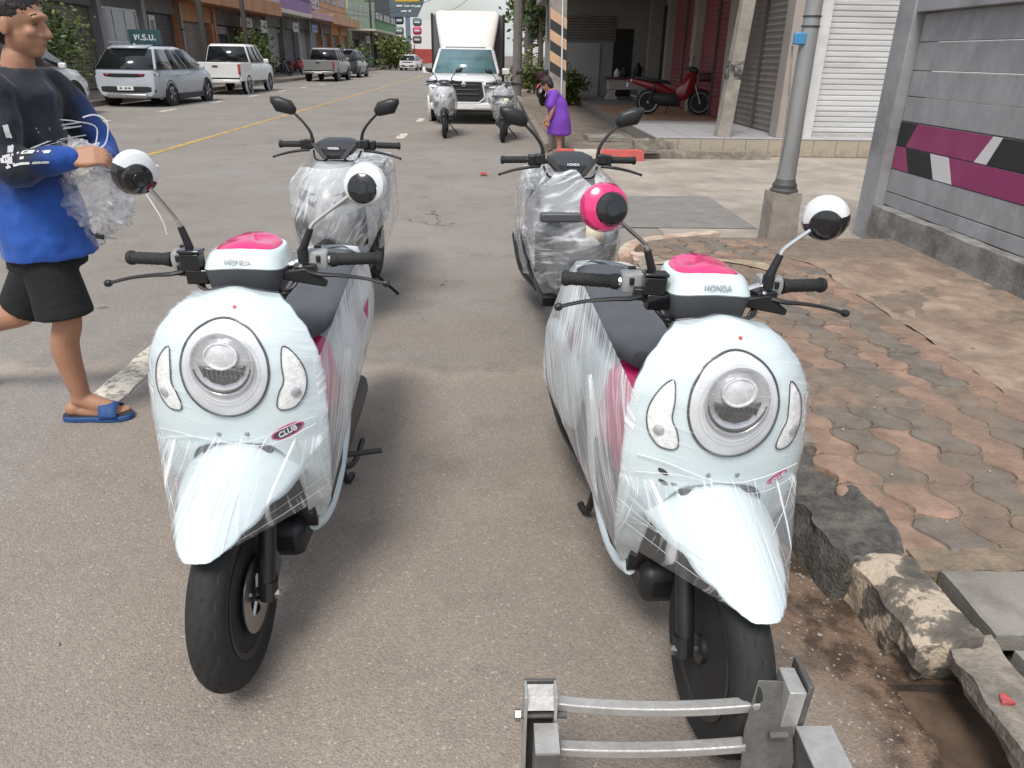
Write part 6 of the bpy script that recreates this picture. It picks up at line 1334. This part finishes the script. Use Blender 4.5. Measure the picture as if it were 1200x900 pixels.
# jersey: navy upper body, blue lower body and forearms, white print
def jersey():
    m, n, l, b = newmat('jersey'); tc = n.new('ShaderNodeTexCoord'); sp = n.new('ShaderNodeSeparateXYZ'); l.new(tc.outputs['Object'], sp.inputs[0])
    nz = n.new('ShaderNodeTexNoise'); nz.inputs['Scale'].default_value = 7; nz.inputs['Detail'].default_value = 5; l.new(tc.outputs['Object'], nz.inputs['Vector'])
    a = n.new('ShaderNodeMath'); a.operation = 'MULTIPLY_ADD'; l.new(nz.outputs[0], a.inputs[0]); a.inputs[1].default_value = .10; l.new(sp.outputs[2], a.inputs[2])
    xs = n.new('ShaderNodeMath'); xs.operation = 'MULTIPLY_ADD'; l.new(sp.outputs[0], xs.inputs[0]); xs.inputs[1].default_value = -1.0; l.new(a.outputs[0], xs.inputs[2])
    mn = n.new('ShaderNodeMath'); mn.operation = 'MINIMUM'; l.new(a.outputs[0], mn.inputs[0])
    x2 = n.new('ShaderNodeMath'); x2.operation = 'MULTIPLY_ADD'; l.new(sp.outputs[0], x2.inputs[0]); x2.inputs[1].default_value = -1.6; x2.inputs[2].default_value = 1.33
    l.new(x2.outputs[0], mn.inputs[1])
    r = n.new('ShaderNodeValToRGB'); e = r.color_ramp.elements; e[0].position = .0; e[0].color = (.010, .075, .36, 1); e[1].position = 1.; e[1].color = (.010, .012, .022, 1)
    mr = n.new('ShaderNodeMapRange'); mr.inputs[1].default_value = 1.02; mr.inputs[2].default_value = 1.16; l.new(mn.outputs[0], mr.inputs[0]); l.new(mr.outputs[0], r.inputs[0]); l.new(r.outputs[0], b.inputs['Base Color'])
    b.inputs['Roughness'].default_value = .75; b.inputs['Sheen Weight'].default_value = .15
    n2 = n.new('ShaderNodeTexNoise'); n2.inputs['Scale'].default_value = 9; n2.inputs['Detail'].default_value = 3; l.new(tc.outputs['Object'], n2.inputs['Vector'])
    bp = n.new('ShaderNodeBump'); bp.inputs['Strength'].default_value = .5; bp.inputs['Distance'].default_value = .03; l.new(n2.outputs[0], bp.inputs['Height']); l.new(bp.outputs[0], b.inputs['Normal']); return m
js = MB()
def osec(z, cx, cy, rx, ry, n=22): return [L_(cx+rx*math.cos(2*math.pi*k/n)*(1+.03*math.sin(5*2*math.pi*k/n+z*20)), cy+ry*math.sin(2*math.pi*k/n), z) for k in range(n)]
js.loft([osec(.745, -1.88, 3.05, .172, .195), osec(.77, -1.88, 3.05, .172, .195), osec(.90, -1.89, 3.055, .158, .185), osec(1.08, -1.90, 3.07, .140, .172), osec(1.25, -1.895, 3.075, .138, .175), osec(1.36, -1.885, 3.08, .135, .19), osec(1.425, -1.87, 3.08, .085, .12), osec(1.455, -1.86, 3.08, .068, .07)])
limb(js, [shN+Vector((0, .04, .005)), elN, elN.lerp(wrN, .5)+Vector((0, 0, .005)), wrN-Vector((.012, 0, 0))], [.074, .066, .060, .047], 16); limb(js, [shF-Vector((0, .03, 0)), elF, wrF-Vector((.03, 0, 0))], [.085, .068, .048], 16)
js_o = fuse(js, 'jersey', jersey(), man, .009, 8, .6)
NR = [v.normal.copy() for v in js_o.data.vertices]
for v, nr in zip(js_o.data.vertices, NR):
    q = v.co; d = noise.noise(Vector((q.x*5, q.y*5, q.z*14)))*.010+noise.noise(Vector((q.x*16, q.y*16, q.z*5)))*.006+noise.noise(q*26)*.003; v.co += nr*d
# white print along the sleeve
pw = M('print_white', (.68, .68, .68), .7)
from mathutils.bvhtree import BVHTree
def bvh(o): return BVHTree.FromPolygons([v.co.copy() for v in o.data.vertices], [tuple(p.vertices) for p in o.data.polygons])
jb = bvh(js_o)
rr = random.Random(12)
def print_marks(parent, bv, path, nmk, size, mat, name='sleeve_print'):
    P = bez(path, 8)
    for k in range(nmk):
        c = P[int(k*(len(P)-1)/max(1, nmk-1))]; t = (P[min(len(P)-1, int(k*(len(P)-1)/max(1, nmk-1))+1)]-P[max(0, int(k*(len(P)-1)/max(1, nmk-1))-1)]).normalized(); up = Vector((0, -1, 0)).cross(t).normalized()
        for (a0, a1, b0, b1) in rr.sample([(-.5, -.25, -.9, .9), (.2, .48, -.9, .9), (-.4, .4, .55, .95), (-.4, .4, -.95, -.6), (-.3, .3, -.15, .2)], 3):
            vs = []
            for (x, z) in ((a0, b0), (a1, b0), (a1, b1), (a0, b1)):
                q = c+t*(x+.12*z)*size+up*z*size; h = bv.ray_cast(Vector((q.x, -.6, q.z)), Vector((0, 1, 0)))
                vs.append((h[0] if h[0] else q)+Vector((0, -.003, 0)))
            MB().add(vs, [(0, 1, 2, 3)]).build(name, mat, parent)
print_marks(js_o, jb, [elN+Vector((.03, 0, .028)), elN.lerp(wrN, .4)+Vector((0, 0, .03)), elN.lerp(wrN, .75)+Vector((0, 0, .022))], 7, .024, pw)
print_marks(js_o, jb, [shN.lerp(elN, .45)+Vector((.03, 0, 0)), shN.lerp(elN, .95)+Vector((.02, 0, .02))], 4, .028, pw)
print_marks(js_o, jb, [L_(-1.76, 3, 1.24), L_(-1.75, 3, 1.19)], 2, .02, pw)
print_marks(js_o, jb, [L_(-2.0, 3, 1.12), L_(-2.02, 3, 1.0), L_(-2.0, 3, .93)], 4, .035, M('print_magenta', (.28, .03, .12), .7))
# shorts
stt = MB(); stt.loft([osec(.70, -1.90, 3.05, .145, .165), osec(.84, -1.89, 3.05, .140, .160), osec(.96, -1.89, 3.06, .115, .14)])
for a, b in ((hipN, kneeN), (hipF, kneeF)): stt.tube(bez([a, a.lerp(b, .5)+Vector((.01, 0, 0)), a.lerp(b, .96)], 5), [.092, .102, .113], 22); ball(stt, a, .092)
sh_o = fuse(stt, 'shorts', M('black_cloth', (.010, .010, .011), .85, var=.3, scale=30, bump=.3, bscale=60), man, .009, 6)
# sandals
sdm = M('blue_foam', (.02, .075, .23), .7, var=.15, scale=20); sdk = M('sandal_dark', (.03, .035, .045), .8)
for a, f, up_, z_ in ((ankN+Vector((0, 0, .012)), fN, Vector((0, 0, 1)), 0), (ankF, fF, Vector((.6, 0, .8)), 0)):
    f = f.normalized(); up_ = up_.normalized(); sdv = f.cross(up_); c = a-up_*.117
    out = [(-.10, 0), (-.09, .03), (-.04, .042), (.03, .042), (.10, .052), (.16, .05), (.195, .03), (.205, 0)]; out = out+[(x, -y) for x, y in out[-2:0:-1]]
    so_ = MB().prism(out, c, f, sdv, up_*.026).build('sandal', sdm, man, bevel=.006)
    MB().prism([(x*.97, y*.9) for x, y in out], c+up_*.0265, f, sdv, up_*.002).build('insole', sdk, so_)
    MB().loft([[c+f*(.075+.075*t)+sdv*(.056*math.cos(g))+up_*(.022+(.072-.022*t)*math.sin(g)) for g in [math.pi*k/12 for k in range(13)]] for t in (0, .33, .66, 1)], closed=False).build('strap', sdm, so_, solid=.005)
man.location.x += MAN_DX
# ---------------- plastic film in his hands
bagm = film('loose_clear_film', .10, .5, direction=(.3, .2, 1), freq=22, stretch=.2, warp=.3, crumple=8, lo=.5, hi=.8, dens_scale=9, tint=(.97, .97, .97), bstr=.2)
bo = thing('plastic_sheet', 'crumpled clear plastic film bunched in the man\'s hands', 'plastic film', (-1.665, 3.10, .88))
def crumple(c, r, seed, amp, name, nu=44, nv=26):
    mb = MB(); S = Vector((seed, seed*2, 0))
    def fn(a, b):
        g = 2*math.pi*a; t = math.pi*(.03+.94*b); d = Vector((math.sin(t)*math.cos(g), math.sin(t)*math.sin(g), math.cos(t)))
        k = 1+amp*(noise.noise(d*2.2+S)+.6*noise.noise(d*5+S)+.4*(abs(noise.noise(d*9+S))*2-.5))
        return Vector(c)+Vector((d.x*r[0], d.y*r[1], d.z*r[2]))*k
    mb.grid(fn, nu*2, nv*2); return mb.build(name, bagm, bo, smooth=75)
crumple((-.03, .02, .08), (.17, .12, .155), 3, .32, 'sheet'); crumple((-.04, .0, .23), (.14, .10, .075), 8, .38, 'gathered_top')
stf = film('strand_film', .55, .4, (0, 1, 0), 60, .1)
for pts in (([(.06, 0, .26), (.10, -.01, .36), (.03, -.02, .385), (-.03, -.02, .39)]), ([(.05, 0, .27), (.12, -.01, .30), (.15, -.02, .38), (.11, -.02, .41), (.06, -.02, .40)]), ([(.10, 0, .22), (.20, -.01, .18), (.29, -.02, .02), (.30, -.01, -.06)]), ([(-.10, -.1, .12), (-.06, -.11, -.02), (-.05, -.12, -.12), (-.11, -.13, -.14)]), ([(.12, 0, .24), (.24, -.01, .235), (.32, -.02, .22)])):
    MB().tube(bez(pts, 6), .0013, 6, flat=2.2).build('loose_strand', stf, bo)
# small black key on a ring by his hip
kq = atY(120, 277, 3.0); ky = thing('key', 'small black key fob hanging beside the man\'s blue jersey', 'key', kq)
MB().box((-.01, 0, 0), (.035, .012, .022), ry=.2).build('fob', blackp, ky, bevel=.004); MB().box((.03, 0, -.006), (.05, .003, .006), ry=.12).build('blade', steel, ky); MB().tube(bez([(-.03, .0, .004), (-.06, .03, .01), (-.08, .06, .02)], 4), .003, 6).build('cord', blackp, ky)
# ---------------- child-sized person in purple by the striped pole
gp = gnd(652, 183); o1 = Vector((gp.x+.0, gp.y+.1, .0)); pp = thing('person', 'person in a loose purple shirt leaning forward beside the striped pole', 'person', o1)
pk = MB()
for sx in (-1, 1): limb(pk, [(.02, sx*.08, .58), (.03, sx*.085, .34), (.05, sx*.09, .08)], [.075, .055, .035]); foot(pk, Vector((.05, sx*.09, .095)), (-1, 0, 0), (0, 0, 1))
limb(pk, [(.03, 0, .58), (.0, 0, .82), (-.10, 0, .98)], [.12, .12, .09], 14); limb(pk, [(-.10, 0, .98), (-.16, 0, 1.05)], [.05, .045])
for sx in (-1, 1): limb(pk, [(-.08, sx*.15, .95), (-.10, sx*.20, .74), (-.16, sx*.17, .56)], [.045, .036, .026]); hand(pk, (-.16, sx*.17, .56), (-.35, -sx*.1, -.9), (-.3, sx*.9, 0), .85)
PP2, PR2 = head(pk, (-.20, 0, 1.11), (-.80, .3, -.55), .88)
pb_ = fuse(pk, 'body', skin, pp, .009, 4); face_parts(pb_, PP2, .88)
hm = MB(); ball(hm, PP2(-.025, 0, .04), (.100, .084, .088), 14, PR2); ball(hm, PP2(-.07, 0, -.03), (.05, .075, .08), 12, PR2); fuse(hm, 'hair', hairm, pb_, .011, 3)
pj = MB(); pj.loft([[Vector((cx+rx*math.cos(2*math.pi*k/20), ry*math.sin(2*math.pi*k/20), z)) for k in range(20)] for z, cx, rx, ry in ((.33, .04, .20, .20), (.36, .04, .205, .21), (.6, .03, .185, .21), (.85, -.02, .16, .20), (.97, -.085, .12, .16), (1.03, -.12, .06, .07))])
for sx in (-1, 1): limb(pj, [(-.07, sx*.12, .96), (-.13, sx*.185, .80)], [.085, .075], 12)
po_ = fuse(pj, 'shirt', M('purple_cloth', (.16, .045, .38), .8, var=.15, scale=8, bump=.3, bscale=25), pp, .012, 6)
NR = [v.normal.copy() for v in po_.data.vertices]
for v, nr in zip(po_.data.vertices, NR): q = v.co; v.co += nr*(noise.noise(Vector((q.x*8, q.y*8, q.z*5)))*.014)
# ================================================================== MOTORCYCLES, FURNITURE
def motorcycle(label, col, seed=0):
    root = thing('motorcycle', label, 'motorcycle', group='parked motorcycles'); cm = M('moto_paint_%d' % seed, col, .25, var=.05, coat=.5)
    wheel(root, 'front_wheel', (0, 0, .28), .28, .075, .215, 5, alloy, disc=.045, n=48); wheel(root, 'rear_wheel', (0, 1.22, .28), .28, .085, .215, 5, alloy, n=48)
    for sx in (-1, 1): MB().tube([(sx*.06, 0, .28), (sx*.06, .20, .78)], .018, 8).build('fork_leg', steel, root); MB().tube([(sx*.11, 1.22, .28), (sx*.12, 1.10, .66)], .022, 8).build('shock', trim, root)
    MB().grid(lambda a, b: Vector(((a-.5)*.12, .31*math.cos(math.radians(55+105*b)), .28+.315*math.sin(math.radians(55+105*b))-.03*(2*abs(a-.5))**2)), 6, 12).build('front_fender', cm, root, solid=.004)
    MB().loft([supsec(y, w_, zb, zt, 2.6, 16) for y, w_, zb, zt in ((.12, .05, .60, .95), (.20, .12, .46, 1.0), (.33, .16, .32, .92), (.44, .14, .30, .74), (.58, .07, .36, .62))]).build('leg_shield', cm, root)
    MB().loft([supsec(y, w_, zb, zt, 2.4, 14) for y, w_, zb, zt in ((.42, .055, .44, .60), (.62, .06, .40, .54), (.80, .08, .42, .62), (.95, .11, .48, .70), (1.2, .11, .54, .74), (1.5, .08, .64, .78), (1.68, .04, .72, .79))]).build('body', cm, root)
    MB().loft([supsec(y, w_, zb, zt, 2.8, 16) for y, w_, zb, zt in ((.72, .06, .66, .72), (.82, .11, .68, .76), (1.1, .13, .70, .79), (1.4, .12, .74, .83), (1.55, .08, .76, .83))]).build('seat', trim, root)
    MB().loft([supsec(y, w_, zb, zt, 2.6, 14) for y, w_, zb, zt in ((.48, .08, .20, .44), (.62, .12, .18, .50), (.9, .12, .20, .52), (1.12, .09, .26, .48))]).build('engine', M('moto_engine', (.03, .03, .03), .5, .2), root)
    MB().tube(bez([(.10, .6, .25), (.12, .85, .20), (.13, 1.2, .30), (.13, 1.6, .42)], 6), [.018, .02, .045, .05], 12).build('exhaust', M('moto_exhaust', (.25, .25, .25), .35, .7), root)
    MB().loft([supsec(y, w_, zb, zt, 2.4, 14) for y, w_, zb, zt in ((.10, .07, .90, 1.0), (.17, .12, .88, 1.05), (.28, .10, .93, 1.06), (.33, .06, .96, 1.05))]).build('headset', trim, root)
    MB().tube(bez([(-.33, .36, 1.03), (-.15, .28, 1.02), (.15, .28, 1.02), (.33, .36, 1.03)], 5), .012, 8).build('handlebar', trim, root)
    for sx in (-1, 1):
        MB().tube([(sx*.22, .30, 1.03), (sx*.25, .29, 1.18)], .006, 6).build('mirror_stem', trim, root); MB().lathe([(.01, -.015), (.05, -.01), (.055, .005), (.001, .008)], (sx*.26, .29, 1.22), (0, 1, .1), 14).build('mirror', trim, root)
        MB().lathe([(.001, .0), (.028, .006), (.03, .02), (.001, .03)], (sx*.10, 1.64, .74), (0, 1, 0), 12).build('turn_signal', orange_bulb, root)
    MB().loft([supsec(y, w_, zb, zt, 3.5, 16, 1.15) for y, w_, zb, zt in ((-.22, .11, .76, .92), (-.20, .13, .74, .93), (.0, .14, .73, .93), (.05, .12, .75, .92))]).build('front_basket', M('basket_dark_red', (.06, .02, .022), .6), root)
    MB().lathe([(.04, 0), (.045, .015), (.001, .02)], (0, 1.70, .72), (0, 1, 0), 12).build('tail_light', redl, root)
    MB().bx(-.06, .06, 1.72, 1.735, .60, .69).build('number_plate', plate, root); MB().tube([(-.08, .75, .22), (-.2, .82, .02)], .012, 6).build('side_stand', trim, root)
    return root
RM = motorcycle('red motorcycle with a front basket standing on the tiled porch', (.20, .010, .016), 1)
fw_ = gnd(818, 135, PZ_); rw_ = gnd(757, 134, PZ_); yaw_ = math.atan2(-(rw_.x-fw_.x), rw_.y-fw_.y); RM.location = (fw_.x, fw_.y, PZ_); RM.rotation_euler = (0, math.radians(3), yaw_)
def tint(root, old, new):
    for c in root.children_recursive:
        if c.type == 'MESH' and c.data.materials and c.data.materials[0] == old: c.data = c.data.copy(); c.data.materials[0] = new
for (x, y, z, rz, lab, col) in ((-13.0, 51.0, .13, 95, 'dark motorcycle parked by the lilac shophouse', (.05, .05, .055)), (-13.1, 55.0, .13, 80, 'red motorcycle parked by the lilac shophouse', (.25, .02, .03)), (1.55, 24.5, .10, -30, 'grey motorcycle parked behind the film-wrapped scooters', (.16, .16, .165)), (1.75, 28, .10, -60, 'red scooter parked near the low green plant', (.35, .02, .03))):
    c = copy_tree(RM); c['label'] = lab; c.location = (x, y, z); c.rotation_euler = (0, .03, math.radians(rz)); tint(c, MATS['moto_paint_1'], M('moto_'+lab[:6]+str(int(y)), col, .3, coat=.4))
# tables on the porch
tq = gnd(735, 117, PZ_); tt = thing('stone_table', 'pale stone table with a dark slab top on the porch', 'table', (tq.x, tq.y+.2, PZ_)); stm = M('pink_stone', (.48, .42, .39), .7, var=.12, scale=6)
MB().bx(-.72, .62, -.35, .35, .60, .66).build('table_top', M('dark_slab', (.07, .03, .03), .5), tt, bevel=.01); MB().bx(-.62, .55, -.28, .28, .30, .597).build('apron', stm, tt, bevel=.01)
for x in (-.5, .42): MB().loft([[Vector((x+sx*w_, sy*.24, z)) for sx, sy in ((-1, -1), (1, -1), (1, 1), (-1, 1))] for z, w_ in ((0, .17), (.06, .15), (.14, .09), (.24, .10), (.298, .15))]).build('leg', stm, tt)
tz = PZ_+.66
def clutter(nm, lab, cat, x, h, r, m_): 
    t = thing(nm, lab, cat, (tq.x+x, tq.y+.2, tz)); MB().lathe([(r*.8, 0), (r, h*.15), (r*.95, h*.6), (r*.5, h*.85), (r*.45, h)], (0, 0, 0), (0, 0, 1), 14).build('body', m_, t); MB().tube(bez([(r*.8, 0, h*.3), (r*1.4, 0, h*.5), (r*.8, 0, h*.75)], 4), r*.12, 6).build('handle', m_, t)
clutter('kettle', 'white kettle on the stone table', 'kettle', -.35, .24, .10, M('enamel', (.6, .6, .58), .3)); clutter('black_jug', 'dark jug on the stone table', 'jug', -.12, .30, .11, trim); clutter('black_jug', 'tall dark jug at the far end of the stone table', 'jug', .3, .42, .13, trim)
bq = gnd(684, 108, PZ_); bt = thing('side_table', 'black table with slim legs by the pale roller door', 'table', (bq.x, bq.y, PZ_)); MB().bx(-.34, .34, -.3, .3, .66, .74).build('table_top', trim, bt, bevel=.01)
for x in (-.3, .3):
    for y in (-.26, .26): MB().bx(x-.035, x+.035, y-.035, y+.035, 0, .657).build('leg', trim, bt)
for k, x in enumerate((-.15, .12)):
    t = thing('vase', ('slim dark vase on the black side table', 'round dark vase on the black side table')[k], 'vase', (bq.x+x, bq.y, PZ_+.74)); MB().lathe([(.06, 0), (.09, .08), (.08, .16+.03*k), (.04, .22), (.06, .27)], (0, 0, 0), (0, 0, 1), 14).build('body', M('vase_dark', (.05, .05, .05), .4), t)
# ================================================================== STEEL STAND at the bottom
rawst = M('raw_steel', (.46, .45, .43), .42, .5, var=.15, scale=30, bump=.15, bscale=90); darkst = M('dark_steel', (.13, .125, .118), .5, .4, var=.25, scale=20, bump=.2, bscale=80)
sb = gnd(780, 890, .10); stand = thing('steel_stand', 'bare steel wheel stand with two bars and bolted end plates', 'stand', (sb.x, sb.y, 0)); SB = stand.location.copy()
def sp3(u, v, z): return gnd(u, v, z)-SB
def bar(z, v0, v1, u0, u1, sag, w_, nm):
    A, B = sp3(u0, v0, z), sp3(u1, v1, z); secs = []
    for k in range(13):
        t = k/12; p = A.lerp(B, t)-Vector((0, 0, sag*4*t*(1-t))); secs.append([p+Vector((0, a, b)) for a, b in ((-w_, .010), (w_, .010), (w_, -.012), (-w_, -.012))])
    MB().loft(secs).build(nm, rawst, stand, bevel=.003)
bar(.30, 823, 824, 650, 889, .016, .013, 'bar'); bar(.22, 876, 872, 655, 872, .010, .013, 'bar')
def plate3(nm, pts, th, m_): 
    P = [Vector(p) for p in pts]; n_ = (P[1]-P[0]).cross(P[2]-P[0]).normalized(); k = len(P); MB().add(P+[p+n_*th for p in P], [tuple(range(k-1, -1, -1)), tuple(range(k, 2*k))]+[(i, (i+1) % k, k+(i+1) % k, k+i) for i in range(k)]).build(nm, m_, stand, bevel=.0015)
# left post: channel with two flanges and a lower front foot
a, b = sp3(614, 793, .36), sp3(652, 793, .36); wx = (b.x-a.x); ax = a.x; ay = a.y
MB().bx(ax, ax+wx, ay-.004, ay+.004, .0, .352).build('web', darkst, stand, bevel=.001)
for x in (ax, ax+wx-.006): MB().bx(x, x+.006, ay-.05, ay-.0045, .0, .355).build('flange', rawst, stand, bevel=.001)
MB().box((ax+wx*.5, ay-.030, .335), (wx-.013, .05, .006), rx=.9).build('cap_plate', rawst, stand)
MB().bx(ax+wx*.28, ax+wx*1.02, ay-.125, ay-.054, .0, .285).build('foot_tube', darkst, stand, bevel=.003); MB().box((ax+wx*.65, ay-.089, .2875), (wx*.72, .07, .004)).build('foot_cap', rawst, stand)
bx0 = ax+wx; MB().tube([(ax-.02, ay-.030, .285), (bx0+.022, ay-.030, .285)], .007, 10).build('bolt', darkst, stand); MB().lathe([(.013, 0), (.013, .012)], (ax-.018, ay-.030, .285), (1, 0, 0), 6).build('nut', steel, stand)
# right post: gusset plate, channel and foot
c = sp3(895, 800, .34); cx, cy = c.x, c.y
plate3('gusset', [(cx-.016, cy-.008, .355), (cx+.05, cy-.012, .355), (cx+.06, cy-.075, .20), (cx+.03, cy-.13, .06), (cx-.055, cy-.12, .03), (cx-.045, cy-.05, .26)], .006, darkst)
MB().box((cx+.045, cy-.012, .20), (.035, .07, .32), ry=.05).build('channel', rawst, stand, bevel=.002); MB().box((cx+.072, cy-.0, .20), (.012, .085, .34), ry=.05).build('flange', darkst, stand, bevel=.002)
MB().bx(cx+.062, cx+.135, cy-.15, cy-.05, 0, .265).build('foot_tube', darkst, stand, bevel=.003); MB().box((cx+.0985, cy-.10, .268), (.075, .102, .005)).build('foot_cap', rawst, stand)
MB().tube([(cx-.002, cy-.07, .27), (cx+.035, cy-.07, .27)], .008, 10).build('bolt', darkst, stand); MB().lathe([(.011, 0), (.011, .012)], (cx+.083, cy-.02, .31), (1, 0, 0), 6).build('nut', steel, stand)
# ================================================================== LITTER
lq = gnd(567, 206); lt = thing('litter', 'scrap of red plastic lying on the road between the wrapped scooters', 'litter', lq); mb = MB()
mb.grid(lambda a, b: Vector(((a-.5)*.10, (b-.5)*.09, .03+.03*noise.noise(Vector((a*4, b*4, 1)))+.02*noise.noise(Vector((a*9, b*9, 2))))), 10, 10); mb.build('scrap', M('red_plastic', (.45, .03, .035), .4), lt, smooth=0, solid=.001)
stn = M('pebble_grey', (.30, .27, .235), .9, var=.3, scale=20); pr_ = random.Random(4)
pm_ = []
for k in range(4):
    mb = MB(); ball(mb, (0, 0, .4), (1, .8, .6), 8); mb.v = [p+noise.noise_vector(p*1.3+Vector((k*5, 0, 0)))*.35 for p in mb.v]; pm_.append(mb.mesh('pebble', stn, 40))
gr = MB()
for k in range(90):
    if k < 50: x, y, z = pr_.uniform(.70, 1.03), pr_.uniform(.95, 2.6), 0
    elif k < 65: x, y, z = pr_.uniform(1.35, 2.3), pr_.uniform(1.8, 3.2), .128
    else: x, y, z = pr_.uniform(-1.4, .9), pr_.uniform(1.3, 3.4), 0
    s = pr_.uniform(.0025, .0075); m4 = Matrix.Translation((x, y, z)) @ Matrix.Rotation(pr_.uniform(0, 6), 4, 'Z') @ Matrix.Scale(s, 4)
    q = pm_[k % 4]; gr.add([m4 @ v.co for v in q.vertices], [tuple(p.vertices) for p in q.polygons])
tag(gr.build('grit', stn, weld=False), 'scattered grit in the gutter and on the paving', 'grit', kind='stuff')
bpy.data.scenes.remove(TMP)
bpy.context.view_layer.update()
